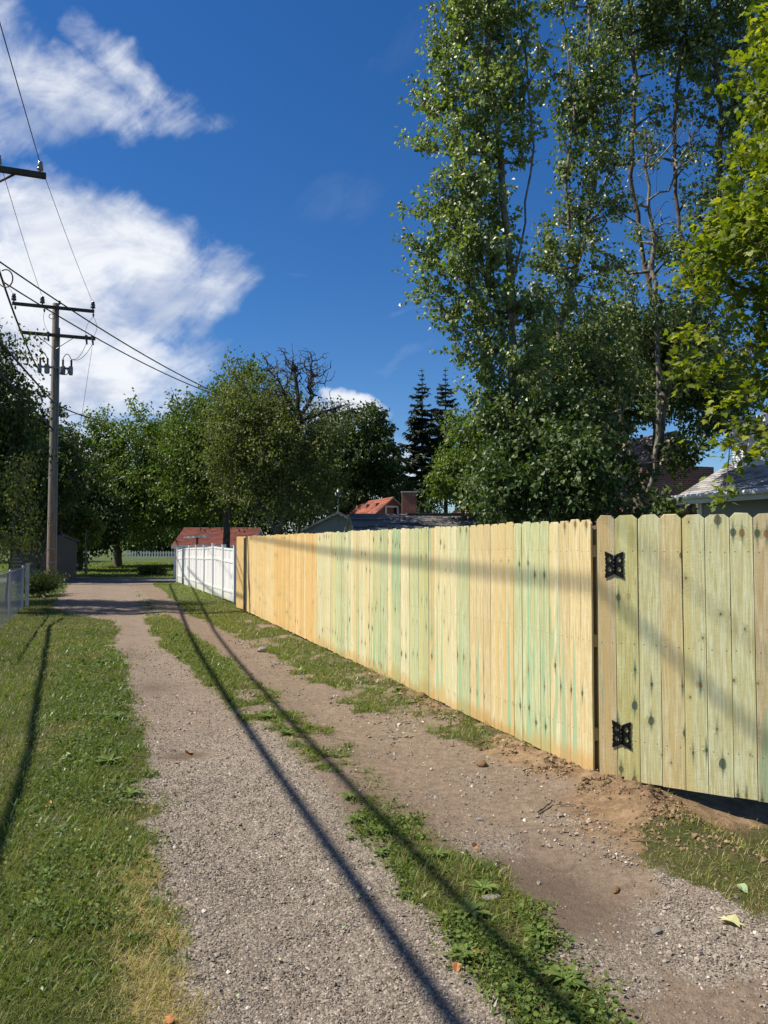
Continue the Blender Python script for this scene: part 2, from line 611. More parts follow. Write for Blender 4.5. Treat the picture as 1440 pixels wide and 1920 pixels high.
def ground_mat():
    m, t, b = new_mat('alley_ground')
    P = t.coord('Object')
    msk = t.node('ShaderNodeVertexColor', layer_name='cover').outputs['Color']
    sp = t.node('ShaderNodeSeparateColor')
    t.l.new(msk, sp.inputs[0])
    grass, dirt, dark = sp.outputs[0], sp.outputs[1], sp.outputs[2]
    fines = t.attr('fines')['Fac']
    # crushed limestone: individual grains as cells
    v1 = t.node('ShaderNodeTexVoronoi', feature='F1')
    t.set(v1.inputs['Vector'], P)
    v1.inputs['Scale'].default_value = 85.0
    v2 = t.node('ShaderNodeTexVoronoi', feature='F1')
    t.set(v2.inputs['Vector'], P)
    v2.inputs['Scale'].default_value = 34.0
    c1 = t.xyz(v1.outputs['Color'])[0]
    c2 = t.xyz(v2.outputs['Color'])[1]
    grain = t.ramp(c1, [(0.0, (0.105, 0.082, 0.062)), (0.35, (0.195, 0.155, 0.120)), (0.7, (0.278, 0.236, 0.190)), (1.0, (0.43, 0.38, 0.315))])
    big = t.ramp(c2, [(0.0, (0.125, 0.098, 0.076)), (0.6, (0.244, 0.206, 0.166)), (1.0, (0.37, 0.32, 0.265))])
    gravel = t.mix(0.35, grain, big)
    edge = t.step(v1.outputs['Distance'], 0.45, 0.75, 1.0, 0.72)
    gravel = t.mix(1.0, gravel, t.comb(edge, edge, edge), 'MULTIPLY')
    lo = t.noise(P, 2.3, 6.0, 0.65)
    mid = t.noise(P, 17.0, 6.0, 0.7)
    fi = t.noise(P, 150.0, 5.0, 0.75)
    soil = t.mix(t.step(mid, 0.3, 0.7), (0.120, 0.086, 0.060), (0.23, 0.170, 0.120))
    soil = t.mix(t.step(fi, 0.55, 0.75), soil, (0.34, 0.30, 0.26))
    base = t.mix(t.mul(t.step(t.add(fines, t.mul(t.sub(mid, 0.5), 0.9)), 0.25, 0.85), 0.85), gravel, soil)
    clay = t.mix(t.step(t.noise(P, 9.0, 6.0, 0.7), 0.3, 0.7), (0.125, 0.080, 0.045), (0.265, 0.180, 0.105))
    clay = t.mix(t.step(fi, 0.58, 0.8), clay, (0.36, 0.26, 0.16))
    base = t.mix(t.step(t.add(dirt, t.mul(t.sub(mid, 0.5), 0.5)), 0.25, 0.7), base, clay)
    base = t.mix(t.mul(dark, 0.62), base, (0.085, 0.064, 0.048))
    under = t.mix(t.step(mid, 0.3, 0.7), (0.022, 0.032, 0.008), (0.055, 0.065, 0.018))
    dryb = t.mix(t.step(lo, 0.35, 0.65), (0.075, 0.065, 0.03), under)
    base = t.mix(t.step(t.add(grass, t.mul(t.sub(mid, 0.5), 0.5)), 0.3, 0.8), base, dryb)
    dry = t.node('ShaderNodeVertexColor', layer_name='cover').outputs['Alpha']
    base = t.mix(t.mul(t.step(dry, 0.35, 0.8), t.step(grass, 0.3, 0.8)), base, (0.20, 0.145, 0.075))
    lo2 = t.noise(t.mapping(P, scale=(1, 1, 1)), 0.9, 5.0, 0.7)
    k = t.add(0.62, t.add(t.mul(lo, 0.45), t.mul(lo2, 0.35)))
    base = t.mix(1.0, base, t.comb(k, k, k), 'MULTIPLY')
    t.l.new(base, b.inputs['Base Color'])
    b.inputs['Roughness'].default_value = 0.95
    b.inputs['Specular IOR Level'].default_value = 0.15
    hh = t.add(t.mul(t.sub(1.0, v1.outputs['Distance']), 0.6), t.mul(t.sub(1.0, v2.outputs['Distance']), 0.5))
    hh = t.add(t.mul(hh, t.sub(1.0, t.mul(fines, 0.6))), t.mul(mid, 0.9))
    hh = t.add(hh, t.mul(fi, 0.5))
    t.l.new(t.bump(hh, 0.9, 0.012), b.inputs['Normal'])
    return m


def far_lawn_mat():
    m, t, b = new_mat('far_turf')
    P = t.coord('Object')
    a = t.noise(P, 1.4, 6.0, 0.7)
    f = t.noise(P, 30.0, 5.0, 0.8)
    c = t.mix(t.step(a, 0.3, 0.7), (0.055, 0.095, 0.018), (0.105, 0.15, 0.032))
    c = t.mix(t.step(f, 0.35, 0.7), t.mix(0.5, c, (0.03, 0.05, 0.01)), c)
    t.l.new(c, b.inputs['Base Color'])
    b.inputs['Roughness'].default_value = 1.0
    t.l.new(t.bump(f, 1.0, 0.08), b.inputs['Normal'])
    return m


def asphalt_mat():
    m, t, b = new_mat('asphalt')
    P = t.coord('Object')
    f = t.noise(P, 90.0, 5.0, 0.8)
    a = t.noise(P, 1.2, 5.0, 0.6)
    c = t.mix(t.step(f, 0.35, 0.7), (0.085, 0.083, 0.085), (0.17, 0.165, 0.165))
    c = t.mix(t.mul(t.step(a, 0.4, 0.7), 0.4), c, (0.21, 0.20, 0.19))
    t.l.new(c, b.inputs['Base Color'])
    b.inputs['Roughness'].default_value = 0.9
    t.l.new(t.bump(f, 0.4, 0.005), b.inputs['Normal'])
    return m


def board_mat():
    """pressure treated fence board; object properties: wood (colour), stain, knots, seed"""
    m, t, b = new_mat('fence_board_wood')
    P = t.coord('Object')
    x, y, z = t.xyz(P)
    seed = t.attr('seed', 'OBJECT')['Fac']
    wood = t.attr('wood', 'OBJECT')['Color']
    stain = t.attr('stain', 'OBJECT')['Fac']
    knots = t.attr('knots', 'OBJECT')['Fac']
    S = t.comb(t.mul(seed, 37.0), t.mul(seed, 11.0), t.mul(seed, 91.0))
    va = t.node('ShaderNodeVectorMath', operation='ADD')
    t.l.new(P, va.inputs[0])
    t.l.new(S, va.inputs[1])
    Q = va.outputs[0]
    # knots: cells along the board
    cw, ch = 0.085, 0.40
    kx = t.add(t.div(x, cw), t.mul(seed, 13.0))
    kz = t.add(t.div(z, ch), t.mul(seed, 7.0))
    vo = t.node('ShaderNodeTexVoronoi', feature='F1', voronoi_dimensions='2D')
    t.set(vo.inputs['Vector'], t.comb(kx, kz, 0.0))
    vo.inputs['Scale'].default_value = 1.0
    vo.inputs['Randomness'].default_value = 0.75
    pxx, pyy, _z = t.xyz(vo.outputs['Position'])
    dx = t.mul(t.sub(kx, pxx), cw)
    dz = t.mul(t.sub(kz, pyy), ch)
    rnd, rnd2, _r = t.xyz(vo.outputs['Color'])
    wn = t.noise(Q, 22.0, 3.0, 0.5)
    has = t.step(rnd, t.sub(1.0, t.mul(knots, 0.75)), t.sub(1.02, t.mul(knots, 0.75)))
    rad = t.add(0.0055, t.mul(t.mul(rnd2, rnd2), 0.0175))
    ln = t.m('SQRT', t.add(t.mul(dx, dx), t.mul(t.mul(dz, dz), 0.38)))
    kd = t.add(ln, t.mul(t.sub(wn, 0.5), 0.014))
    knot = t.mul(t.step(t.sub(kd, rad), -0.003, 0.002, 1.0, 0.0), has)
    halo = t.mul(t.step(t.sub(kd, rad), 0.0, 0.022, 1.0, 0.0), has)
    # pitch tail running up or down from the knot
    tl = t.step(t.m('ABSOLUTE', t.add(dx, t.mul(t.sub(wn, 0.5), 0.006))), 0.002, 0.010, 1.0, 0.0)
    tail = t.mul(t.mul(tl, t.step(t.m('ABSOLUTE', dz), 0.02, 0.12, 1.0, 0.0)), t.mul(has, t.step(rnd2, 0.25, 0.4)))
    # grain bends round the knots
    bend = t.mul(halo, t.mul(dx, 2.5))
    gx_ = t.add(x, bend)
    G = t.comb(t.add(t.mul(gx_, 1.0), t.mul(seed, 37.0)), t.mul(y, 1.0), t.mul(z, 0.045))
    g1 = t.noise(G, 75.0, 4.0, 0.6, 0.5)
    G2 = t.comb(t.add(gx_, t.mul(seed, 71.0)), y, t.mul(z, 0.02))
    g2 = t.noise(G2, 26.0, 3.0, 0.55, 1.0)
    saw = t.noise(t.comb(t.mul(x, 0.15), t.mul(seed, 9.0), z), 130.0, 3.0, 0.7)
    blotch = t.noise(t.comb(t.add(x, t.mul(seed, 5.0)), y, t.mul(z, 0.35)), 9.0, 5.0, 0.65)
    base = t.mix(t.step(g1, 0.34, 0.66), t.mix(1.0, wood, (0.76, 0.67, 0.52, 1), 'MULTIPLY'), wood)
    chk = t.step(t.noise(t.comb(t.add(t.mul(gx_, 1.0), t.mul(seed, 17.0)), 0.0, t.mul(z, 0.03)), 110.0, 2.0, 0.5), 0.68, 0.74)
    base = t.mix(t.mul(chk, 0.40), base, (0.22, 0.16, 0.08))
    mott = t.noise(t.comb(t.add(x, t.mul(seed, 19.0)), y, t.mul(z, 0.5)), 28.0, 5.0, 0.7)
    mk = t.add(0.80, t.mul(mott, 0.40))
    base = t.mix(1.0, base, t.comb(mk, mk, mk), 'MULTIPLY')
    # heartwood stripe, browner
    heart = t.mul(t.step(t.add(g2, t.mul(t.sub(blotch, 0.5), 0.35)), 0.52, 0.64), 0.80)
    base = t.mix(heart, base, t.mix(1.0, wood, (0.84, 0.74, 0.54, 1), 'MULTIPLY'))
    # one darker heartwood band running the length of some boards
    fr = lambda k: t.m('FRACT', t.mul(seed, k))
    en = t.mul(t.sub(t.noise(t.comb(x, t.mul(seed, 23.0), t.mul(z, 1.0)), 5.0, 4.0, 0.6), 0.5), 0.030)
    hx = t.add(t.mul(t.sub(fr(17.3), 0.5), 0.10), t.mul(t.sub(z, 0.9), t.mul(t.sub(fr(5.7), 0.5), 0.030)))
    hb = t.step(t.sub(t.m('ABSOLUTE', t.add(t.sub(x, hx), en)), t.add(0.012, t.mul(fr(29.1), 0.022))), -0.003, 0.003, 1.0, 0.0)
    hb = t.mul(hb, t.attr('heart', 'OBJECT')['Fac'])
    base = t.mix(t.mul(hb, 0.75), base, t.mix(1.0, wood, (0.90, 0.76, 0.52, 1), 'MULTIPLY'))
    # copper-green treatment stain in long wedges, widest at the foot
    gxc = t.add(t.mul(t.sub(fr(41.7), 0.5), 0.09), t.mul(t.sub(z, 0.3), t.mul(t.sub(fr(11.9), 0.5), 0.040)))
    gw = t.mul(t.mx(t.sub(1.0, t.div(z, t.add(1.0, t.mul(fr(7.1), 0.9)))), 0.06), 0.034)
    gb = t.step(t.sub(t.m('ABSOLUTE', t.add(t.sub(x, gxc), t.mul(en, 0.5))), gw), -0.004, 0.003, 1.0, 0.0)
    gb = t.mul(gb, t.attr('wedge', 'OBJECT')['Fac'])
    base = t.mix(t.mul(gb, t.step(g1, 0.25, 0.60, 0.45, 0.85)), base, (0.21, 0.40, 0.24))
    wd = t.noise(t.comb(t.add(t.mul(x, 1.0), t.mul(seed, 53.0)), 0.0, t.mul(z, 0.055)), 13.0, 3.0, 0.55, 0.7)
    sn = t.add(wd, t.mul(t.sub(blotch, 0.5), 0.30))
    thr = t.sub(0.84, t.mul(stain, 0.40))
    wedge = t.step(t.sub(sn, thr), 0.0, 0.10)
    base = t.mix(t.mul(wedge, 0.62), base, (0.20, 0.35, 0.20))
    wash = t.step(t.noise(t.comb(t.add(x, t.mul(seed, 3.0)), y, t.mul(z, 0.22)), 7.0, 4.0, 0.6), 0.5, 0.72)
    base = t.mix(t.mul(t.mul(wash, 0.45), t.mn(t.add(stain, 0.25), 1.0)), base, t.mix(1.0, wood, (0.70, 0.88, 0.80, 1), 'MULTIPLY'))
    base = t.mix(t.mul(halo, 0.30), base, (0.26, 0.24, 0.10))
    kcol = t.mix(t.step(rnd, 0.6, 0.95), (0.20, 0.105, 0.04), (0.045, 0.075, 0.05))
    base = t.mix(t.mul(tail, 0.80), base, (0.07, 0.15, 0.10))
    base = t.mix(t.mul(knot, 0.85), base, kcol)
    k = t.add(0.90, t.mul(saw, 0.20))
    base = t.mix(1.0, base, t.comb(k, k, k), 'MULTIPLY')
    # splashed clay on the foot of the board
    foot = t.step(t.add(z, t.mul(t.sub(blotch, 0.5), 0.30)), t.add(0.02, t.mul(seed, 0.05)), t.add(0.10, t.mul(seed, 0.14)), 1.0, 0.0)
    foot = t.mul(foot, t.attr('splash', 'OBJECT')['Fac'])
    base = t.mix(t.mul(foot, 0.78), base, t.mix(1.0, wood, (0.76, 0.55, 0.33, 1), 'MULTIPLY'))
    # nail heads: two pairs of specks at rail heights
    nx_ = t.sub(t.m('ABSOLUTE', x), 0.040)
    nz_ = t.mn(t.m('ABSOLUTE', t.sub(z, 0.28)), t.mn(t.m('ABSOLUTE', t.sub(z, 0.95)), t.m('ABSOLUTE', t.sub(z, 1.60))))
    nz_ = t.add(nz_, 0.0)
    nail = t.step(t.m('SQRT', t.add(t.mul(nx_, nx_), t.mul(nz_, nz_))), 0.0036, 0.0056, 1.0, 0.0)
    base = t.mix(t.mul(nail, 0.8), base, (0.09, 0.085, 0.08))
    t.l.new(base, b.inputs['Base Color'])
    b.inputs['Roughness'].default_value = 0.72
    b.inputs['Specular IOR Level'].default_value = 0.25
    hgt = t.add(t.mul(g1, 0.7), t.mul(saw, 0.35))
    hgt = t.sub(hgt, t.mul(t.m('ABSOLUTE', t.sub(knot, 0.5)), 0.3))
    hgt = t.add(hgt, t.mul(t.noise(Q, 160.0, 3.0, 0.7), 0.5))
    t.l.new(t.bump(hgt, 0.85, 0.004), b.inputs['Normal'])
    return m


def plank_mat(name, c1, c2, rough=0.85, axis='z', sc=1.0):
    m, t, b = new_mat(name)
    P = t.coord('Object')
    s = {'z': (1, 1, 0.06), 'x': (0.06, 1, 1)}[axis]
    g = t.noise(t.mapping(P, scale=s), 60.0 * sc, 5.0, 0.65, 0.6)
    l = t.noise(P, 2.2, 5.0, 0.6)
    c = t.mix(t.step(t.add(t.mul(g, 0.75), t.mul(l, 0.3)), 0.35, 0.72), c1, c2)
    tint = t.attr('tint')['Fac']
    k = t.add(0.7, t.mul(tint, 0.6))
    c = t.mix(1.0, c, t.comb(k, k, k), 'MULTIPLY')
    t.l.new(c, b.inputs['Base Color'])
    b.inputs['Roughness'].default_value = rough
    b.inputs['Specular IOR Level'].default_value = 0.2
    t.l.new(t.bump(g, 0.5, 0.006), b.inputs['Normal'])
    return m


def pole_mat():
    m, t, b = new_mat('weathered_pole_wood')
    P = t.coord('Object')
    x, y, z = t.xyz(P)
    g = t.noise(t.mapping(P, scale=(1, 1, 0.05)), 45.0, 5.0, 0.7, 0.4)
    c = t.mix(t.step(g, 0.3, 0.7), (0.10, 0.085, 0.07), (0.27, 0.235, 0.195))
    warm = t.step(t.add(z, t.mul(t.noise(P, 1.5, 4.0), 2.0)), 1.2, 6.0, 1.0, 0.0)
    c = t.mix(t.mul(warm, 0.6), c, t.mix(t.step(g, 0.3, 0.7), (0.10, 0.05, 0.025), (0.30, 0.165, 0.085)))
    low = t.step(t.add(z, t.mul(t.noise(P, 5.0, 4.0), 0.8)), 0.6, 1.4, 1.0, 0.0)
    c = t.mix(t.mul(low, 0.75), c, (0.13, 0.052, 0.022))
    t.l.new(c, b.inputs['Base Color'])
    b.inputs['Roughness'].default_value = 0.9
    t.l.new(t.bump(g, 0.6, 0.01), b.inputs['Normal'])
    return m


def brick_mat(name, c1, c2, mort, sc=1.0):
    m, t, b = new_mat(name)
    P = t.coord('Object')
    x, y, z = t.xyz(P)
    h = t.add(t.add(t.mul(x, 0.75), t.mul(y, 0.66)), 0.0)
    br = t.node('ShaderNodeTexBrick')
    t.set(br.inputs['Vector'], t.comb(h, z, 0.0))
    br.inputs['Color1'].default_value = (*c1, 1)
    br.inputs['Color2'].default_value = (*c2, 1)
    br.inputs['Mortar'].default_value = (*mort, 1)
    br.inputs['Scale'].default_value = 1.0 * sc
    br.inputs['Mortar Size'].default_value = 0.008
    br.inputs['Brick Width'].default_value = 0.22
    br.inputs['Row Height'].default_value = 0.075
    n = t.noise(P, 3.0, 5.0, 0.6)
    k = t.add(0.7, t.mul(n, 0.6))
    c = t.mix(1.0, br.outputs['Color'], t.comb(k, k, k), 'MULTIPLY')
    t.l.new(c, b.inputs['Base Color'])
    b.inputs['Roughness'].default_value = 0.9
    t.l.new(t.bump(br.outputs['Fac'], -0.6, 0.01), b.inputs['Normal'])
    return m


def leaf_mat(name, c_dark, c_light, c_yel=None, rough=0.45, spec=0.5, trans=0.35, tcol=None):
    m, t, b = new_mat(name)
    tint = t.attr('tint')['Fac']
    stops = [(0.0, c_dark), (0.62, c_light)]
    if c_yel: stops.append((1.0, c_yel))
    c = t.ramp(tint, stops)
    t.l.new(c, b.inputs['Base Color'])
    b.inputs['Roughness'].default_value = rough
    b.inputs['Specular IOR Level'].default_value = spec
    tr = t.node('ShaderNodeBsdfTranslucent')
    tc = t.mix(1.0, c, (*(tcol or (1.5, 1.75, 0.45)), 1), 'MULTIPLY')
    t.l.new(tc, tr.inputs['Color'])
    mx = t.node('ShaderNodeMixShader')
    mx.inputs[0].default_value = trans
    t.l.new(b.outputs[0], mx.inputs[1])
    t.l.new(tr.outputs[0], mx.inputs[2])
    out = [n for n in t.n if n.type == 'OUTPUT_MATERIAL'][0]
    t.l.new(mx.outputs[0], out.inputs['Surface'])
    return m


def bark_mat(name, c1, c2):
    m, t, b = new_mat(name)
    P = t.coord('Object')
    g = t.noise(t.mapping(P, scale=(1, 1, 0.35)), 14.0, 6.0, 0.7, 0.5)
    c = t.mix(t.step(g, 0.35, 0.68), c1, c2)
    t.l.new(c, b.inputs['Base Color'])
    b.inputs['Roughness'].default_value = 0.9
    t.l.new(t.bump(g, 0.8, 0.02), b.inputs['Normal'])
    return m


def shingle_mat(name, c1, c2):
    m, t, b = new_mat(name)
    P = t.coord('Object')
    tint = t.attr('tint')['Fac']
    f = t.noise(P, 60.0, 4.0, 0.8)
    l = t.noise(P, 1.1, 4.0, 0.6)
    v = t.add(t.mul(tint, 0.6), t.add(t.mul(f, 0.3), t.mul(l, 0.35)))
    c = t.mix(t.step(v, 0.25, 0.95), c1, c2)
    t.l.new(c, b.inputs['Base Color'])
    b.inputs['Roughness'].default_value = 0.95
    b.inputs['Specular IOR Level'].default_value = 0.2
    t.l.new(t.bump(f, 0.5, 0.006), b.inputs['Normal'])
    return m


M = {}
M['ground'] = ground_mat()
M['turf'] = far_lawn_mat()
M['asphalt'] = asphalt_mat()
M['board'] = board_mat()
M['rail'] = plank_mat('fence_rail_wood', (0.30, 0.25, 0.12), (0.42, 0.36, 0.20))
M['vinyl'] = simple_mat('white_vinyl', (0.80, 0.80, 0.79), 0.4, var=0.05, scale=3.0, bump=0.03)
def dirty_vinyl():
    m, t, b = new_mat('white_vinyl_stained')
    P = t.coord('Object')
    z = t.xyz(P)[2]
    n = t.noise(t.mapping(P, scale=(1, 1, 0.3)), 7.0, 5.0, 0.65)
    st = t.step(t.add(z, t.mul(t.sub(n, 0.5), 0.5)), 0.02, 0.45, 1.0, 0.0)
    tint = t.attr('tint')['Fac']
    k = t.add(0.85, t.mul(tint, 0.2))
    c = t.mix(t.mul(st, 0.45), (0.80, 0.80, 0.79), (0.55, 0.54, 0.36))
    c = t.mix(1.0, c, t.comb(k, k, k), 'MULTIPLY')
    t.l.new(c, b.inputs['Base Color'])
    b.inputs['Roughness'].default_value = 0.38
    t.l.new(t.bump(t.noise(P, 2.5, 3.0, 0.5), 0.25, 0.02), b.inputs['Normal'])
    return m
M['vinyl'] = dirty_vinyl()
M['galv'] = simple_mat('galvanised_steel', (0.42, 0.43, 0.44), 0.45, 0.7, 0.15, 20.0, 0.05)
M['iron'] = simple_mat('black_painted_iron', (0.006, 0.006, 0.006), 0.5, 0.0, 0.2, 30.0, 0.15, 0.2)
M['pole'] = pole_mat()
M['arm'] = plank_mat('crossarm_wood', (0.035, 0.03, 0.025), (0.10, 0.085, 0.07), axis='x')
M['porcelain'] = simple_mat('dark_insulator', (0.04, 0.035, 0.035), 0.2, 0.0, 0.2, 20.0, 0.0, 0.6)
M['pale_ins'] = simple_mat('grey_glazed_insulator', (0.20, 0.20, 0.22), 0.15, 0.0, 0.1, 20.0, 0.0, 0.6)
M['grey_metal'] = simple_mat('grey_equipment_metal', (0.20, 0.21, 0.22), 0.5, 0.5, 0.2, 10.0, 0.05)
M['cable'] = simple_mat('black_cable_sheath', (0.02, 0.02, 0.02), 0.5, 0.0, 0.2, 3.0, 0.0)
M['wire'] = simple_mat('weathered_wire', (0.06, 0.06, 0.065), 0.5, 0.4, 0.2, 3.0, 0.0)
M['siding_grey'] = simple_mat('grey_lap_siding', (0.30, 0.30, 0.29), 0.55, 0.0, 0.08, 3.0, 0.03)
M['siding_blue'] = simple_mat('blue_grey_lap_siding', (0.25, 0.26, 0.27), 0.6, 0.0, 0.08, 3.0, 0.03)
M['siding_dull'] = simple_mat('shade_darkened_grey_siding', (0.08, 0.078, 0.07), 0.7, 0.0, 0.15, 3.0, 0.03)  # grey taken far down: the small garage's deep shade is put into the colour
M['siding_white'] = simple_mat('white_lap_siding', (0.70, 0.70, 0.70), 0.5, 0.0, 0.06, 3.0, 0.03)
M['trim'] = simple_mat('white_trim', (0.72, 0.72, 0.71), 0.45, 0.0, 0.06, 5.0, 0.03)
M['old_boards'] = plank_mat('weathered_white_boards', (0.34, 0.32, 0.31), (0.72, 0.70, 0.68))
M['sh_grey'] = shingle_mat('light_grey_shingles', (0.17, 0.165, 0.16), (0.40, 0.385, 0.37))
M['sh_dark'] = shingle_mat('charcoal_shingles', (0.065, 0.063, 0.062), (0.21, 0.20, 0.19))
M['sh_red'] = shingle_mat('red_shingles', (0.15, 0.050, 0.035), (0.30, 0.105, 0.070))
M['sh_maroon'] = shingle_mat('brick_red_shingles', (0.10, 0.034, 0.026), (0.20, 0.068, 0.050))
M['sh_brown'] = shingle_mat('brown_shingles', (0.10, 0.075, 0.055), (0.26, 0.205, 0.165))
M['brick_red'] = brick_mat('red_brick', (0.22, 0.045, 0.025), (0.32, 0.075, 0.04), (0.30, 0.24, 0.20))
M['brick_dark'] = brick_mat('dark_brown_brick', (0.12, 0.035, 0.025), (0.17, 0.06, 0.04), (0.26, 0.21, 0.18))
M['glass'] = simple_mat('window_glass', (0.02, 0.025, 0.03), 0.08, 0.0, 0.1, 2.0, 0.0, 0.8)
M['stone'] = simple_mat('limestone_chips', (0.27, 0.24, 0.215), 0.9, 0.0, 0.25, 30.0, 0.3, 0.2)
M['clay'] = simple_mat('clay_clod', (0.22, 0.135, 0.072), 0.95, 0.0, 0.25, 30.0, 0.4, 0.1)
M['rust'] = simple_mat('rusty_brown_post', (0.12, 0.035, 0.02), 0.7, 0.2, 0.2, 20.0, 0.2)
M['twig'] = simple_mat('grey_brown_twig', (0.16, 0.115, 0.08), 0.9, 0.0, 0.3, 30.0, 0.3)
M['bark_poplar'] = bark_mat('pale_poplar_bark', (0.07, 0.062, 0.048), (0.26, 0.24, 0.19))
M['bark_dark'] = bark_mat('brown_bark', (0.045, 0.035, 0.026), (0.15, 0.12, 0.09))
M['bark_grey'] = bark_mat('grey_dead_bark', (0.03, 0.026, 0.022), (0.10, 0.085, 0.075))
M['lf_poplar'] = leaf_mat('poplar_leaves', (0.070, 0.105, 0.032), (0.170, 0.220, 0.068), (0.30, 0.34, 0.13), 0.45, 0.8, 0.34)
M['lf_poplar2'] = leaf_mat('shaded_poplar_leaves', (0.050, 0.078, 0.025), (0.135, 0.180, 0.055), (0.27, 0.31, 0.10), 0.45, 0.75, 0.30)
M['lf_maple'] = leaf_mat('bright_maple_leaves', (0.070, 0.110, 0.014), (0.150, 0.200, 0.024), (0.36, 0.37, 0.045), 0.5, 0.35, 0.45, (1.5, 1.55, 0.4))
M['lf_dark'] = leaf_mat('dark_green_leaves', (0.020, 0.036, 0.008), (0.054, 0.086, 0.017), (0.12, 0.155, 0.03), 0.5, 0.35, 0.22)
M['lf_mid'] = leaf_mat('mid_green_leaves', (0.045, 0.075, 0.013), (0.120, 0.170, 0.028), (0.21, 0.25, 0.045), 0.5, 0.35, 0.28)
M['lf_olive'] = leaf_mat('olive_leaves', (0.065, 0.080, 0.022), (0.155, 0.180, 0.050), (0.27, 0.28, 0.08), 0.55, 0.3, 0.30)
M['lf_spruce'] = leaf_mat('spruce_needles', (0.018, 0.032, 0.016), (0.045, 0.065, 0.032), (0.08, 0.09, 0.045), 0.6, 0.3, 0.05)
M['lf_bush'] = leaf_mat('broad_shrub_leaves', (0.028, 0.050, 0.013), (0.070, 0.115, 0.026), (0.15, 0.20, 0.05), 0.5, 0.5, 0.28)
M['grass'] = leaf_mat('lawn_grass', (0.070, 0.104, 0.014), (0.175, 0.215, 0.030), (0.48, 0.38, 0.18), 0.55, 0.3, 0.34, (1.35, 1.5, 0.45))
M['clover'] = leaf_mat('clover_leaves', (0.034, 0.062, 0.013), (0.085, 0.135, 0.026), (0.16, 0.21, 0.045), 0.6, 0.2, 0.28)
M['weed'] = leaf_mat('weed_leaves', (0.065, 0.110, 0.024), (0.14, 0.20, 0.045), (0.24, 0.29, 0.08), 0.42, 0.45, 0.30)
M['dry_leaf'] = leaf_mat('dry_orange_leaf', (0.35, 0.13, 0.05), (0.50, 0.24, 0.09), (0.60, 0.42, 0.18), 0.6, 0.3, 0.2, (1, 1, 1))
M['pale_leaf'] = leaf_mat('pale_green_leaf', (0.30, 0.40, 0.20), (0.42, 0.50, 0.28), (0.55, 0.52, 0.25), 0.6, 0.3, 0.2, (1, 1, 1))


# ================================================================== GROUND
def spacing(start, stop, base, grow, cap_fn):
    out = [start]
    sgn = 1 if stop > start else -1
    s = base
    while (stop - out[-1]) * sgn > 0:
        out.append(out[-1] + sgn * s)
        s = min(s * grow, cap_fn(abs(out[-1])))
    return out


capf = lambda d: 0.35 if d < 46 else d * 0.06
u_f = spacing(8.0, 900, 0.04, 1.05, capf)
u_n = list(np.arange(1.6, 8.0, 0.04))
u_b = spacing(1.6, -300, 0.04, 1.12, lambda d: 0.8 if d < 12 else d * 0.12)[1:][::-1]
US = np.array(u_b + u_n + u_f)
capv = lambda d: 0.4 if d < 14 else d * 0.08
v_f = spacing(4.2, 700, 0.04, 1.09, capv)
v_n = list(np.arange(-1.9, 4.2, 0.04))
v_b = spacing(-1.9, -700, 0.04, 1.09, capv)[1:][::-1]
VS = np.array(v_b + v_n + v_f)
UU, VV = np.meshgrid(US, VS, indexing='ij')
GX = UU * D.x + VV * N.x
GY = UU * D.y + VV * N.y
gu, gv, g_grass, g_dirt, g_dark, g_fines = masks(GX, GY)
GZ = height(GX, GY)
nearm = sstep(14, 6, np.hypot(GX, GY))
stony = (1 - g_grass) * nearm
GZ = GZ + stony * (fbm(UU * 14, VV * 14, 70, 3, 0.6) - 0.5) * 0.018 * (0.5 + g_dirt * 1.3)
nu, nv = len(US), len(VS)
idx = np.arange(nu * nv).reshape(nu, nv)
quads = np.stack([idx[:-1, :-1], idx[:-1, 1:], idx[1:, 1:], idx[1:, :-1]], -1).reshape(-1, 4)
fc = lambda A: (A[:-1, :-1] + A[1:, 1:] + A[:-1, 1:] + A[1:, :-1]).ravel() / 4
fX, fY, fu, fv, fg = fc(GX), fc(GY), fc(UU), fc(VV), fc(g_grass)
_st = np.abs(fY - (36.2 + 0.02 * fX)) < 2.0
wobf = (fbm(fu * 0.9, fv * 0.9, 3) - 0.5) * 0.55
left_e = 0.36 + wobf * 0.7 - sstep(17.5, 22.0, fu) * 1.45
right_e = np.interp(fu, [-6, 2.2, 3.0, 3.8, 4.6, 6.2, 8, 12, 16, 22, 28], [3.2, 3.2, 2.9, 3.05, 3.45, 2.9, 2.62, 2.50, 2.35, 2.10, 2.3])
_al = (fv > left_e) & (fv < right_e) & (fY < 34.2) & ~_st & (fu > -40)
_rest = ~_al & ~_st
_far = _rest & ((fY > 24) | (np.abs(fv) > 9))
_near = _rest & ~_far


def dryness(X, Y):
    u = X * D.x + Y * D.y
    v = X * N.x + Y * N.y
    ed = np.exp(-((v - 0.30) / 0.20) ** 2) * sstep(6.5, 3.5, u) * 1.5
    p = sstep(0.60, 0.78, fbm(u * 1.6, v * 1.6, 140, 4))
    q = sstep(0.55, 0.72, fbm(u * 5, v * 5, 141, 3))
    return np.clip(ed * sstep(0.25, 0.6, fbm(u * 3, v * 3, 150)) + 0.28 * p + 0.10 * q, 0, 1)


def sub_mesh(name, sel, mat, label):
    q = quads[sel]
    used, inv = np.unique(q.ravel(), return_inverse=True)
    V = np.stack([GX.ravel()[used], GY.ravel()[used], GZ.ravel()[used]], -1)
    cov = np.stack([g_grass.ravel()[used], g_dirt.ravel()[used], g_dark.ravel()[used], dryness(GX.ravel()[used], GY.ravel()[used])], -1)
    me = np_mesh(name, V, inv.reshape(-1, 4), mat, {'cover': cov, 'fines': g_fines.ravel()[used]}, smooth=True)
    o = link(name, me)
    o['kind'] = 'structure'
    if label: o['label'] = label
    return o


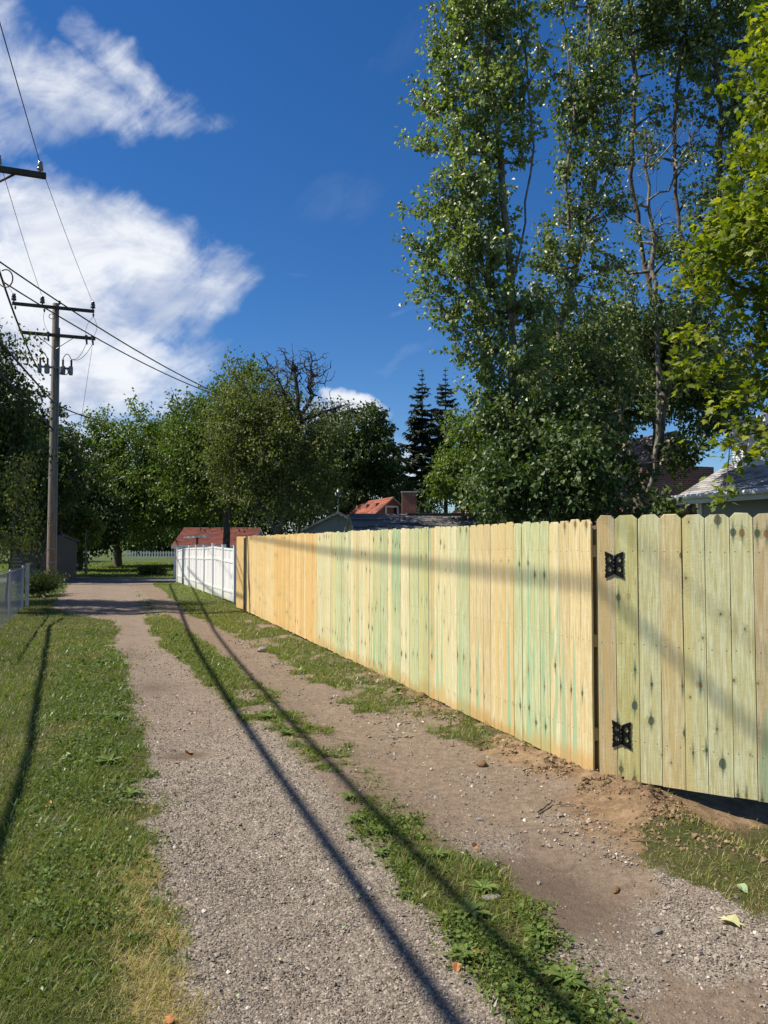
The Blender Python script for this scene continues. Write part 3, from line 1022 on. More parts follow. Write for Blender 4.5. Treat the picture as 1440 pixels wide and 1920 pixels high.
sub_mesh('gravel_alley', _al, M['ground'], 'rutted gravel and dirt alley running up to the street')
sub_mesh('street', _st, M['asphalt'], 'grey asphalt street crossing at the end of the alley')
sub_mesh('ground', _near, M['ground'], 'soil and clay beside the alley and along the fence')
sub_mesh('far_ground', _far, M['turf'], 'mown green turf beyond the street and behind the fences')


# ================================================================== scatter helpers
def rot_from(normal, spin):
    """(n,3) normals, spin angle -> (n,3,3) with columns x,y,z"""
    n = normal / np.linalg.norm(normal, axis=1, keepdims=True)
    a = np.where(np.abs(n[:, 2:3]) < 0.9, np.array([[0, 0, 1.0]]), np.array([[1.0, 0, 0]]))
    x = np.cross(a, n)
    x /= np.linalg.norm(x, axis=1, keepdims=True)
    y = np.cross(n, x)
    c, s = np.cos(spin)[:, None], np.sin(spin)[:, None]
    X = x * c + y * s
    Yv = -x * s + y * c
    return np.stack([X, Yv, n], -1)


def scatter_mesh(name, pos, R, scale, tv, tf, mat, tint, smooth=False):
    n, k = len(pos), len(tv)
    if scale.ndim == 1:
        scale = scale[:, None]
    loc = tv[None] * scale[:, None, :] if scale.shape[1] == 3 else tv[None] * scale[:, :, None]
    V = np.einsum('nij,nkj->nki', R, loc) + pos[:, None, :]
    Fs = []
    for f in tf:
        Fs.append((f[None] + (np.arange(n) * k)[:, None, None]).reshape(-1, f.shape[1]))
    return np_mesh(name, V.reshape(-1, 3), Fs, mat, {'tint': np.repeat(tint, k)}, smooth)


T_DIAMOND = (np.array([[0, 0, 0], [0.34, 0.45, 0.10], [0, 1, -0.05], [-0.34, 0.45, 0.10]]), [np.array([[0, 1, 2], [0, 2, 3]])])
T_POPLAR = (np.array([[0, 0, 0], [0.40, 0.22, 0.10], [0.36, 0.48, 0.10], [0, 1, -0.08], [-0.36, 0.48, 0.10], [-0.40, 0.22, 0.10]]),
            [np.array([[0, 1, 2], [0, 2, 3], [0, 3, 4], [0, 4, 5]])])


def maple_template():
    pts = [(0, 0), (0.14, 0.10), (0.42, 0.02), (0.33, 0.26), (0.60, 0.50), (0.28, 0.50), (0.22, 0.72), (0, 1.0)]
    ptsm = [(-x, y) for x, y in pts[1:-1]][::-1]
    P = [(0, 0.38, 0.0)] + [(x, y, 0.05 - 0.18 * abs(x)) for x, y in pts + ptsm]
    n = len(P) - 1
    f = [[0, 1 + i, 1 + (i + 1) % n] for i in range(n)]
    return np.array(P, dtype=float), [np.array(f)]


T_MAPLE = maple_template()
# ================================================================== WOODEN FENCE
def board_mesh(name, wd, ht, th, seed, ear=0.028):
    """dog-eared picket: x width, z height, front face at y=0, back at y=+th; slightly warped"""
    r = random.Random(seed)
    w2 = wd / 2
    e = ear
    lean = r.uniform(-0.0025, 0.0025)
    bow = r.uniform(-0.0020, 0.0020)
    cut = [r.uniform(-0.004, 0.004) for _ in range(4)]
    prof = [(-w2, 0), (w2, 0), (w2 + bow, ht * 0.33), (w2 + lean - bow, ht * 0.66), (w2 + lean, ht - e + cut[0]), (w2 + lean - e, ht + cut[1]),
            (-w2 + lean + e, ht + cut[2]), (-w2 + lean, ht - e + cut[3]), (-w2 + lean - bow, ht * 0.66), (-w2 + bow, ht * 0.33)]
    n = len(prof)
    b = 0.0022
    # front outline inset by a tiny arris
    cx, cz = 0, ht / 2
    V = []
    for x, z in prof:
        V.append((x - math.copysign(b, x), b, z) if False else (x, b, z))
    for x, z in prof:
        V.append((x - math.copysign(b, x), 0.0, min(max(z, b), ht - b) if z > 0 else b))
    for x, z in prof:
        V.append((x, th, z))
    Fs = [tuple(range(n, 2 * n))]
    for i in range(n):
        j = (i + 1) % n
        Fs.append((i, j, n + j, n + i))
        Fs.append((2 * n + i, 2 * n + j, j, i))
    Fs.append(tuple(range(3 * n - 1, 2 * n - 1, -1)))
    me = bpy.data.meshes.new(name)
    me.from_pydata(V, [], Fs)
    me.materials.append(M['board'])
    me.update()
    return me


CREAM = (0.63, 0.60, 0.395)
GREENC = (0.50, 0.545, 0.335)
TAN = (0.60, 0.515, 0.305)
PINE = (0.68, 0.49, 0.225)
PINE2 = (0.70, 0.56, 0.31)
OLIVE = (0.58, 0.56, 0.33)
GTAN = (0.60, 0.52, 0.32)
GGREY = (0.66, 0.68, 0.42)

FT = 0.016
A0 = on_ground(1113, 1452, 0.045)
A1v = on_ground(459, 1144.5, 0.045)
fence_dir = Vector((A0.x - A1v.x, A0.y - A1v.y, 0))
FL = fence_dir.length
fence_dir.normalize()
f_ang = math.atan2(fence_dir.y, fence_dir.x)
BH = 1.83
fence = thing('wooden_fence', 'long new treated-pine privacy fence of dog-eared boards running along the alley', 'fence', (A1v.x, A1v.y, 0.045), f_ang)
templates = [board_mesh('board', 0.1365, BH, FT, 100 + i) for i in range(9)]
NB = int(round(FL / 0.1405))
pitchb = FL / NB
rb = random.Random(5)
run_len, cur = 0, None
for i in range(NB):
    s = (i + 0.5) * pitchb
    o = link('board', templates[rb.randrange(9)], fence, (s, rb.uniform(-0.0022, 0.0022), rb.uniform(-0.010, 0.008)))
    o.scale = ((pitchb - rb.choice([0.001, 0.002, 0.003, 0.005])) / 0.1365, 1, 1 + rb.uniform(-0.003, 0.003))
    o.rotation_euler = (0, rb.uniform(-0.0012, 0.0012), rb.uniform(-0.006, 0.006))
    frac = s / FL
    if run_len <= 0:
        run_len = rb.choice([1, 1, 2, 2, 3])
        cur = (rb.random(), rb.random(), rb.random(), float(rb.random() < 0.34))
    run_len -= 1
    if frac < 0.475:                      # the far half, untreated orange pine (x 457-592 in the picture)
        k = rb.random()
        base = PINE2 if rb.random() < 0.55 else PINE
        if frac > 0.30: base = PINE if rb.random() < 0.75 else PINE2
        col = [c * (0.92 + 0.14 * k) for c in base]
        st, kn, sp = 0.0, 0.35, 0.15
    else:
        a, bq = cur[:2]
        base = CREAM if a < 0.58 else (GREENC if a < 0.76 else (TAN if a < 0.93 else OLIVE))
        k = rb.random()
        col = [c * (0.92 + 0.15 * k) for c in base]
        st = [0.12, 0.35, 0.55, 0.9][min(3, int(bq * 4))]
        kn, sp = 0.35 + 0.3 * rb.random(), 1.0
        if frac > 0.94: st = rb.choice([0.3, 0.7, 0.8, 0.2])
    o['wood'] = tuple(col)
    o['stain'] = float(st)
    o['knots'] = float(kn)
    o['splash'] = float(sp)
    o['seed'] = float(cur[2] + rb.uniform(-0.0004, 0.0004)) if run_len >= 0 else float(rb.random())
    o['heart'] = cur[3] * (0.6 if frac < 0.475 else 1.0)
    o['wedge'] = 0.0 if frac < 0.475 else float(rb.random() < (0.15 if frac < 0.9 else 0.45))
# rails and posts behind the boards
def rail_mesh(L, h, t_):
    mb = MB()
    mb.box((L / 2, t_ / 2, 0), (L, t_, h))
    return mb.mesh('rail', M['rail'])
for z in (0.28, 0.95, 1.60):
    n_r = 6
    for k in range(n_r):
        L = FL / n_r
        link('rail', rail_mesh(L - 0.004, 0.088, 0.038), fence, (k * L + 0.002, FT + 0.003, z))
pm = MB(); pm.box((0, 0.045, 0.86), (0.088, 0.088, 1.80))
pme = pm.mesh('post', M['rail'])
for k in range(7):
    link('post', pme, fence, (min(max(k * FL / 6, 0.07), FL - 0.07), FT + 0.044, 0))

# the short section beyond, set a little back, at the far end of the fence
B1 = on_ground(440.5, 1138.5, 0.045)
sec = thing('short_fence', 'short set-back section of orange pine boards where the new fence meets white vinyl', 'fence',
            (B1.x, B1.y, 0.045), math.atan2(A1v.y - B1.y, A1v.x - B1.x))
SL = math.hypot(A1v.x - B1.x, A1v.y - B1.y)
nsec = max(3, int(round(SL / 0.14)))
for i in range(nsec):
    o = link('board', templates[i % 9], sec, ((i + 0.5) * SL / nsec, 0.03, 0))
    o.scale = ((SL / nsec - 0.003) / 0.1365, 1, 1)
    o['wood'] = tuple(c * 0.92 for c in PINE); o['stain'] = 0.0; o['knots'] = 0.4; o['splash'] = 0.1; o['seed'] = 0.11 * i + 0.05
for z in (0.28, 0.95, 1.60):
    link('rail', rail_mesh(SL, 0.088, 0.038), sec, (0, FT + 0.033, z))
mbp = MB(); mbp.box((0, 0, 0.90), (0.10, 0.045, 1.79))
link('post', mbp.mesh('post', M['rail']), sec, (SL - 0.02, -0.005, 0))

# ================================================================== GATE
G0 = on_ground(1120, 1456, 0.045)
gdirv = Vector((math.sin(math.radians(59.7)), -math.cos(math.radians(59.7)), 0))
g_ang = math.atan2(gdirv.y, gdirv.x)
GH = 1.855
# board edges read off the photograph's picket tops, turned into metres along the gate line
def along_gate(px):
    k = (px - 720) / F
    # point G0 + s*gdir with X/Y = k
    return (G0.x - k * G0.y) / (k * gdirv.y - gdirv.x)
edges_px = [1119, 1153, 1195, 1236, 1279, 1321, 1368, 1412, 1460]
eds = [along_gate(p) for p in edges_px]
while len(eds) < 19:
    eds.append(eds[-1] + 0.142)
gtemps = [board_mesh('board', 0.1365, GH, FT, 300 + i, 0.030) for i in range(6)]
gate = thing('wooden_gate', 'gate of wide grey-green dog-eared boards hung on two black butterfly hinges', 'gate', (G0.x, G0.y, 0.045), g_ang)
GT2 = (0.68, 0.61, 0.35)
GOL = (0.60, 0.60, 0.30)
gspec = [(GTAN, 0.25, 0.05), (GOL, 0.05, 0.75), (GGREY, 0.12, 0.55), (GT2, 0.0, 0.6), (GGREY, 0.05, 0.8), (GGREY, 0.10, 1.0), (GGREY, 0.2, 0.9), (GTAN, 0.75, 0.9),
         (GGREY, 0.5, 0.8), (TAN, 0.1, 0.4), (OLIVE, 0.1, 0.6), (GGREY, 0.3, 0.6), (TAN, 0.1, 0.6)]
rg = random.Random(21)
for i in range(len(eds) - 1):
    a, bb = eds[i], eds[i + 1]
    par = fence if i == 0 else gate
    c = G0 + gdirv * ((a + bb) / 2)
    if i == 0:
        continue
    o = link('board', gtemps[i % 6], gate, ((a + bb) / 2, rg.uniform(-0.001, 0.001), rg.uniform(-0.004, 0.004)))
    o.scale = ((bb - a - 0.003) / 0.1365, 1, 1)
    o.rotation_euler = (0, rg.uniform(-0.001, 0.001), 0)
    w_, s_, k_ = gspec[i % len(gspec)]
    o['wood'] = tuple(x * 0.93 for x in w_); o['stain'] = float(s_); o['knots'] = float(k_); o['splash'] = 0.12; o['seed'] = float(rg.random()) if i not in (7,) else float(prev_seed + 0.0006); prev_seed = o['seed']; o['heart'] = 1.0 if i in (4, 8) else 0.0; o['wedge'] = 1.0 if i == 8 else 0.0
GL = eds[-1] - eds[1]
for z in (0.25, 1.00, 1.62):
    link('rail', rail_mesh(GL, 0.088, 0.038), gate, (eds[1], FT + 0.003, z))
# fixed board beside the hinges with its post
hp = thing('hinge_post', 'fixed tan and green board on the corner post that carries the gate hinges', 'fence post', (G0.x, G0.y, 0.045), g_ang)
o = link('board', gtemps[0], hp, ((eds[0] + eds[1]) / 2, 0, 0.0))
o.scale = ((eds[1] - eds[0] - 0.002) / 0.1365, 1, 1)
o['wood'] = tuple(x * 0.95 for x in GTAN); o['stain'] = 0.45; o['knots'] = 0.25; o['splash'] = 0.2; o['seed'] = 0.37; o['heart'] = 1.0; o['wedge'] = 0.0
mbp = MB(); mbp.box((0, 0, 0.86), (0.088, 0.088, 1.86))
link('post', mbp.mesh('post', M['rail']), hp, ((eds[0] + eds[1]) / 2, FT + 0.046, -0.03))


# butterfly hinges
def hinge_leaf_mesh(side):
    """flat plate with two teardrop holes, from a filled curve; x to the side, z up"""
    cu = bpy.data.curves.new('hinge_leaf', 'CURVE')
    cu.dimensions = '2D'
    cu.fill_mode = 'BOTH'
    cu.extrude = 0.0018
    cu.bevel_depth = 0.0006

    def spline(pts):
        sp = cu.splines.new('POLY')
        sp.points.add(len(pts) - 1)
        for i, (x, z) in enumerate(pts):
            sp.points[i].co = (x * side, z, 0, 1)
        sp.use_cyclic_u = True
    H = 0.086
    out = [(0.004, -0.062), (0.016, -0.070), (0.060, -H - 0.004), (0.0585, -0.062), (0.0535, -0.053), (0.060, -0.040), (0.055, -0.026), (0.058, -0.012), (0.052, 0.0),
           (0.058, 0.012), (0.055, 0.026), (0.060, 0.040), (0.0535, 0.053), (0.0585, 0.062), (0.060, H + 0.004), (0.016, 0.070), (0.004, 0.062)]
    spline(out)
    for zc in (-0.030, 0.034):
        tear = []
        for k in range(12):
            a = 2 * math.pi * k / 12
            r = 0.0130
            x, z = r * math.cos(a), r * math.sin(a)
            if z > 0: z *= 1.9 - 0.2 * abs(math.cos(a)); x *= 0.62 + 0.38 * abs(math.cos(a))
            tear.append((0.031 + x, zc + z - 0.003))
        spline(tear[::-1])
    ob = bpy.data.objects.new('tmp', cu)
    COL.objects.link(ob)
    dg = bpy.context.evaluated_depsgraph_get()
    me = bpy.data.meshes.new_from_object(ob.evaluated_get(dg))
    bpy.data.objects.remove(ob)
    for v in me.vertices:
        x, y, z = v.co
        v.co = (x, z - 0.0025, y)
    me.materials.clear()
    me.materials.append(M['iron'])
    me.name = 'hinge_leaf'
    return me


leaf_l = hinge_leaf_mesh(-1)
leaf_r = hinge_leaf_mesh(1)
for nm, py, lab in (('butterfly_hinge', 1059.5, 'upper black butterfly hinge with teardrop cut-outs near the gate top'),
                    ('butterfly_hinge', 1378.5, 'lower black butterfly hinge with teardrop cut-outs near the gate foot')):
    px = 1151.0 + (py - 1059.5) * 0.031
    s = along_gate(px)
    p = G0 + gdirv * s
    z = CAMZ - (py - 1019) / F * (p.y) * 0.985
    nrm = Vector((gdirv.y, -gdirv.x, 0))            # towards the camera side
    loc = Vector((p.x, p.y, z)) + nrm * 0.004
    h = thing(nm, lab, 'hinge', loc, g_ang)
    for me, sx in ((leaf_l, -1), (leaf_r, 1)):
        lf_ = link('hinge_leaf', me, h, (0, 0, 0)); lf_.scale = (1.08, 1, 1.06)
        for zz in (-0.066, -0.003, 0.0, 0.066):
            pass
    mb = MB()
    mb.tube([(0, -0.006, -0.064), (0, -0.006, 0.064)], 0.0062, 10)
    for zz in (-0.04, -0.014, 0.014, 0.04):
        mb.tube([(0, -0.006, zz - 0.011), (0, -0.006, zz + 0.011)], 0.0074, 10)
    link('barrel', mb.mesh('barrel', M['iron'], True), h)
    for sx in (-1, 1):
        for xx, zz in ((0.012, -0.056), (0.012, 0.058), (0.050, -0.070), (0.050, 0.074), (0.030, 0.004)):
            mb = MB()
            mb.tube([(sx * xx, -0.004, zz), (sx * xx, -0.0075, zz)], [0.0042, 0.0026], 8)
            link('screw', mb.mesh('screw', M['iron']), h)

# ================================================================== WHITE VINYL FENCE
W0 = on_ground(441, 1131, 0.0)
W1 = on_ground(333, 1092, 0.0)
wdir = Vector((W1.x - W0.x, W1.y - W0.y, 0))
WL = wdir.length
wdir.normalize()
wn = Vector((wdir.y, -wdir.x, 0))
if wn.x > 0: wn = -wn                       # towards the alley
vf = thing('vinyl_fence', 'white vinyl privacy fence with stained lower rail beyond the new wooden fence', 'fence', (W0.x, W0.y, 0))
npan = 7
tops = [1.575, 1.60, 1.635, 1.59, 1.58, 1.555, 1.52, 1.44]
for k in range(npan + 1):
    p = W0 + wdir * (WL * k / npan)
    mb = MB()
    mb.box(p + Vector((0, 0, (tops[k] + 0.05) / 2)), (0.115, 0.115, tops[k] + 0.05), wdir, wn)
    c = p + Vector((0, 0, tops[k] + 0.05))
    mb.box(c + Vector((0, 0, 0.0125)), (0.135, 0.135, 0.02), wdir, wn)
    mb.build('post', M['vinyl'], vf)
for k in range(npan):
    pa = W0 + wdir * (WL * k / npan + 0.06)
    pb = W0 + wdir * (WL * (k + 1) / npan - 0.06)
    L = (pb - pa).length
    zt0, zt1 = tops[k] - 0.03, tops[k + 1] - 0.03
    for (za, ty) in ((1.0, 't'), (0.0, 'm'), (0.0, 'b')):
        mb = MB()
        off = wn * 0.022
        if ty == 't':
            q = [pa + Vector((0, 0, zt0 - 0.055)), pb + Vector((0, 0, zt1 - 0.055)), pb + Vector((0, 0, zt1)), pa + Vector((0, 0, zt0))]
        elif ty == 'm':
            q = [pa + Vector((0, 0, zt0 - 0.42)), pb + Vector((0, 0, zt1 - 0.42)), pb + Vector((0, 0, zt1 - 0.35)), pa + Vector((0, 0, zt0 - 0.35))]
        else:
            q = [pa + Vector((0, 0, 0.26)), pb + Vector((0, 0, 0.26)), pb + Vector((0, 0, 0.33)), pa + Vector((0, 0, 0.33))]
        mb.prism([x + off for x in q], -wn * 0.044)
        mb.build('rail', M['vinyl'], vf)
    # tongue-and-groove infill boards, 8 to a panel, one panel with a slipped board
    nbd = 9
    for j in range(nbd):
        a = pa.lerp(pb, j / nbd)
        b_ = pa.lerp(pb, (j + 1) / nbd)
        za, zb = zt0 + (zt1 - zt0) * j / nbd - 0.02, zt0 + (zt1 - zt0) * (j + 1) / nbd - 0.02
        mb = MB()
        g = wdir * 0.004
        lean = wn * (0.006 * math.sin(j * 1.7 + k * 2.1))
        mb.prism([a + g + Vector((0, 0, 0.02)) + wn * 0.008, b_ - g + Vector((0, 0, 0.02)) + wn * 0.008,
                  b_ - g + Vector((0, 0, zb)) + wn * 0.008 + lean, a + g + Vector((0, 0, za)) + wn * 0.008 + lean], -wn * 0.016, tint=random.Random(k * 20 + j).uniform(0.3, 0.7))
        mb.build('board', M['vinyl'], vf)

# ================================================================== CHAIN LINK FENCE
CV = -1.78
cl = thing('chain_link_fence', 'low galvanised chain-link fence at the left edge of the lawn', 'fence', uv(22.0, CV))
CH = 1.07
u0, u1 = 12.4, 22.0
for us in np.arange(u0, u1 + 0.1, 3.2):
    p = uv(us, CV)
    mb = MB()
    mb.tube([p + Vector((0, 0, -0.05)), p + Vector((0, 0, CH + 0.02))], 0.024, 10)
    mb.lathe(p + Vector((0, 0, CH + 0.0)), [(0.03, 0), (0.03, 0.03), (0.018, 0.055), (0.0, 0.06)], 10)
    mb.build('post', M['galv'], cl, smooth=False)
mb = MB(); mb.tube([uv(u0, CV, CH), uv(u1, CV, CH)], 0.019, 8); mb.build('top_rail', M['galv'], cl)
mb = MB(); mb.tube([uv(u0, CV + 0.03, 0.05), uv(u1, CV + 0.03, 0.05)], 0.0025, 4); mb.build('tension_wire', M['galv'], cl)
mb = MB()
dsp = 0.088
nw = int((u1 - u0) / dsp)
for k in range(-15, nw):
    for sgn in (1, -1):
        # each strand runs diagonally, clipped to the rectangle
        a_u, a_z = u0 + k * dsp, 0.04
        du = 1.02
        if sgn == 1:
            s0, s1, z0, z1 = a_u, a_u + du, a_z, CH
        else:
            s0, s1, z0, z1 = a_u, a_u + du, CH, a_z
        lo, hi = max(s0, u0), min(s1, u1)
        if hi - lo < 0.05: continue
        za = z0 + (z1 - z0) * (lo - s0) / du
        zb = z0 + (z1 - z0) * (hi - s0) / du
        mb.tube([uv(lo, CV + 0.026 + 0.003 * sgn, za), uv(hi, CV + 0.026 + 0.003 * sgn, zb)], 0.0019, 3, cap=False)
mb.build('wire_mesh', M['galv'], cl, kind='stuff')
# leftover posts by its end
wp = thing('fence_post', 'pale wooden post standing just past the end of the chain-link fence', 'post', uv(22.6, -1.72))
mb = MB(); mb.box(uv(22.6, -1.72, 0.56), (0.09, 0.09, 1.16), N, D); mb.build('shaft', M['old_boards'], wp)
mb = MB(); mb.box(uv(22.6, -1.72, 1.155), (0.11, 0.11, 0.03), N, D); mb.build('cap', M['old_boards'], wp)

# ================================================================== UTILITY POLES
def insulator(mb_parent, name, base, mat, s=1.0, up=1):
    mb = MB()
    mb.lathe(base, [(0.022 * s, 0), (0.022 * s, 0.05 * s * up), (0.075 * s, 0.06 * s * up), (0.08 * s, 0.11 * s * up), (0.045 * s, 0.13 * s * up), (0.075 * s, 0.15 * s * up),
                    (0.065 * s, 0.20 * s * up), (0.05 * s, 0.23 * s * up), (0.058 * s, 0.27 * s * up), (0.0, 0.28 * s * up)], 12)
    return mb.build(name, mat, mb_parent, smooth=True)


PB = on_ground(95.5, 1097, 0.0)
up_ = thing('utility_pole', 'weathered wooden utility pole at the end of the alley with two crossarms and switchgear', 'utility pole', PB)
PY = PB.y
def pz(py): return at_depth(95, py, PY).z
ztop = pz(569)
mb = MB()
mb.tube([PB + Vector((0, 0, -0.3)), PB + Vector((0, 0, 0.6)), PB + Vector((0, 0, 5)), PB + Vector((0, 0, ztop - 0.02)), PB + Vector((0, 0, ztop))], [0.205, 0.185, 0.165, 0.130, 0.115], 14)
mb.build('pole', M['pole'], up_, smooth=True)
for k, (zz) in enumerate((pz(755), pz(808), pz(1030), pz(1055))):
    mb = MB(); mb.tube([PB + Vector((0, 0, zz)), PB + Vector((0, 0, zz + 0.05))], 0.178 if k < 2 else 0.190, 14); mb.build('band', M['grey_metal'], up_)
mb = MB(); mb.tube([PB + N * 0.17 + D * -0.08 + Vector((0, 0, 0)), PB + N * 0.15 + D * -0.08 + Vector((0, 0, pz(615)))], 0.038, 8); mb.build('conduit', M['grey_metal'], up_)
armdir = N.copy()
def arm(zc, hl, hr, name='crossarm', th=0.125):
    mb = MB()
    a = PB + D * -0.21 - armdir * hl
    b = PB + D * -0.21 + armdir * hr
    c = (a + b) / 2 + Vector((0, 0, zc))
    mb.box(c, ((b - a).length, 0.10, th), armdir, D)
    return mb.build(name, M['arm'], up_)
z1 = pz(579.5); z2 = pz(631)
arm(z1, 1.62, 1.50)
arm(z2, 1.25, 1.56)
for dv in (-1.56, -0.50, 1.44):
    insulator(up_, 'insulator', PB + D * -0.21 + armdir * dv + Vector((0, 0, z1 + 0.06)), M['porcelain'], 1.25)
for dv in (-1.50, -0.42, 1.46):
    insulator(up_, 'insulator', PB + D * -0.21 + armdir * dv + Vector((0, 0, z1 - 0.08)), M['porcelain'], 0.55, -1)
insulator(up_, 'insulator', PB + armdir * 0.14 + Vector((0, 0, ztop - 0.05)), M['porcelain'], 0.7)
for dv in (-0.26, 1.20, 1.44):
    # fused cutouts hanging from the lower arm
    mb = MB()
    q = PB + D * -0.27 + armdir * dv + Vector((0, 0, z2))
    mb.tube([q + Vector((0, 0, 0.10)), q + D * -0.05 + Vector((0, 0, -0.05)), q + D * -0.08 + armdir * 0.03 + Vector((0, 0, -0.30))], [0.035, 0.05, 0.035], 8)
    mb.box(q + Vector((0, 0, 0.03)), (0.12, 0.09, 0.11), armdir, D)
    mb.build('fuse_cutout', M['porcelain'], up_, smooth=False)
for sgn in (-1, 1):
    mb = MB()
    mb.tube([PB + D * -0.24 + armdir * (0.75 * sgn) + Vector((0, 0, z2 - 0.02)), PB + D * -0.17 + armdir * 0.05 * sgn + Vector((0, 0, z2 - 0.55))], 0.014, 4)
    mb.build('arm_brace', M['grey_metal'], up_)
# switchgear: three oil switches and arresters on a rack
zs = pz(690)
mb = MB()
mb.box(PB + D * -0.18 + Vector((0, 0, zs - 0.02)), (1.25, 0.07, 0.08), armdir, D)
mb.build('equipment_rack', M['grey_metal'], up_)
for dv, sz in ((-0.56, 0.085), (-0.28, 0.105), (0.30, 0.12), (0.62, 0.09)):
    mb = MB()
    q = PB + D * -0.24 + armdir * dv + Vector((0, 0, zs - 0.18))
    mb.lathe(q, [(0, -0.12), (sz * 0.8, -0.12), (sz, -0.06), (sz, 0.20), (sz * 0.8, 0.24), (0.0, 0.26)], 12)
    b = mb.build('switch_tank', M['grey_metal'], up_, smooth=False)
    mb = MB()
    prof = [(0.045, 0.22)]
    for r_ in range(6):
        prof += [(0.028, 0.24 + r_ * 0.045), (0.055, 0.255 + r_ * 0.045)]
    prof += [(0.02, 0.52), (0.0, 0.56)]
    mb.lathe(q + armdir * 0.02, prof, 10)
    bb_ = mb.build('bushing', M['porcelain'], b, smooth=False)
    bb_.location = (0, 0, 0)
mb = MB()
cc = PB + D * -0.38 + armdir * 0.40 + Vector((0, 0, zs - 0.20))
ring = [cc + armdir * (0.13 * math.cos(a)) + Vector((0, 0, 0.13 * math.sin(a))) for a in np.linspace(0, 6.28, 19)]
mb.tube(ring, 0.02, 6); mb.build('cable_coil', M['cable'], up_)
mb = MB()
cc = PB + D * -0.24 + armdir * -0.13 + Vector((0, 0, pz(597)))
ring = [cc + armdir * (0.11 * math.cos(a)) + Vector((0, 0, 0.10 * math.sin(a))) for a in np.linspace(0, 6.28, 19)]
mb.tube(ring, 0.014, 6); mb.build('cable_coil', M['cable'], up_)
def jumper(a, b, sag, r=0.010, side=None, name='jumper_wire', mat='wire', par=None):
    pts = []
    for k in range(13):
        t_ = k / 12
        p = a.lerp(b, t_) + Vector((0, 0, -4 * sag * t_ * (1 - t_)))
        if side: p += side * (4 * t_ * (1 - t_))
        pts.append(p)
    mb = MB(); mb.tube(pts, r, 5); return mb.build(name, M[mat], par or up_, smooth=True)
bF = PB + D * -0.25
jumper(bF + armdir * 1.46 + Vector((0, 0, z1 - 0.25)), bF + armdir * 1.20 + Vector((0, 0, z2 + 0.05)), 0.0, 0.008, armdir * -0.12)
jumper(bF + armdir * 1.46 + Vector((0, 0, z1 - 0.25)), bF + armdir * 1.46 + Vector((0, 0, z2 + 0.05)), 0.0, 0.008, armdir * 0.14)
jumper(bF + armdir * -0.42 + Vector((0, 0, z1 - 0.25)), bF + armdir * -0.22 + Vector((0, 0, z2 + 0.05)), 0.0, 0.008, armdir * -0.1)
jumper(bF + armdir * 1.20 + Vector((0, 0, z2 - 0.25)), bF + armdir * 0.62 + Vector((0, 0, zs + 0.38)), 0.25, 0.010)
jumper(bF + armdir * 1.44 + Vector((0, 0, z2 - 0.25)), bF + armdir * 0.62 + Vector((0, 0, zs + 0.38)), 0.28, 0.010)
jumper(bF + armdir * -0.26 + Vector((0, 0, z2 - 0.25)), bF + armdir * -0.28 + Vector((0, 0, zs + 0.38)), -0.1, 0.010, armdir * -0.3)
jumper(bF + armdir * -0.56 + Vector((0, 0, zs + 0.38)), bF + armdir * -0.28 + Vector((0, 0, zs + 0.30)), -0.22, 0.016, None, 'jumper_wire', 'cable')
jumper(bF + armdir * 0.30 + Vector((0, 0, zs + 0.30)), bF + armdir * 0.62 + Vector((0, 0, zs + 0.38)), -0.22, 0.016, None, 'jumper_wire', 'cable')

# the nearer pole, just outside the left edge of the picture
NU, NVp = 20.9, -3.0
NP = uv(NU, NVp)
np_ = thing('utility_pole', 'nearer utility pole at the left edge whose crossarm reaches into the sky', 'utility pole', NP)
zn = at_depth(40, 331, (NP + N * 1.2).y).z
mb = MB(); mb.tube([NP + Vector((0, 0, -0.3)), NP + Vector((0, 0, 6)), NP + Vector((0, 0, zn + 0.35))], [0.2, 0.165, 0.13], 14); mb.build('pole', M['pole'], np_, smooth=True)
AR = 1.68
mb = MB(); mb.box(NP + D * -0.2 + N * (AR - 1.55) + Vector((0, 0, zn)), (3.1, 0.11, 0.135), N, D); mb.build('crossarm', M['arm'], np_)
NI = {}
for key, dv in (('r', AR - 0.14), ('m', 0.60), ('l', -1.2)):
    b0 = NP + D * -0.2 + N * dv + Vector((0, 0, zn + 0.065))
    insulator(np_, 'insulator', b0, M['pale_ins'], 1.0)
    NI[key] = b0 + Vector((0, 0, 0.23))
for sgn in (-1, 1):
    mb = MB(); mb.tube([NP + D * -0.14 + N * (0.95 * sgn) + Vector((0, 0, zn - 0.05)), NP + D * -0.14 + Vector((0, 0, zn - 0.75))], 0.03, 4); mb.build('arm_brace', M['arm'], np_)


def wire(a, b, sag, r, label, mat='wire', n=20, group=None, cat='wire', name='overhead_wire'):
    pts = []
    for k in range(n + 1):
        t_ = k / n
        pts.append(a.lerp(b, t_) + Vector((0, 0, -4 * sag * t_ * (1 - t_))))
    mb = MB(); mb.tube(pts, r, 6)
    me = mb.mesh(name, M[mat], True)
    o = link(name, me)
    tag(o, label, cat, group)
    return o


FI = {k: PB + D * -0.21 + armdir * dv + Vector((0, 0, z1 + 0.36)) for k, dv in (('l', -1.56), ('m', -0.50), ('r', 1.44))}
wire(NI['r'], FI['r'], 0.10, 0.008, 'thin bare wire from the near crossarm end down to the far crossarm tip', cat='power line')
wire(NI['m'], FI['m'], 0.10, 0.008, 'thin bare wire from the inner insulator of the near crossarm to the far pole', cat='power line')
wire(NI['l'], FI['l'], 0.10, 0.008, 'thin bare wire along the far left side between both pole crossarms', cat='power line')
for key, lab in (('r', 'dark wire rising steeply from the near crossarm end over the camera'), ('m', 'dark wire at the left edge rising from the inner insulator of the near crossarm')):
    wire(NI[key], NI[key] - D * 46 + N * -2.6 + Vector((0, 0, 0.6)), 0.4, 0.011, lab, cat='power line')
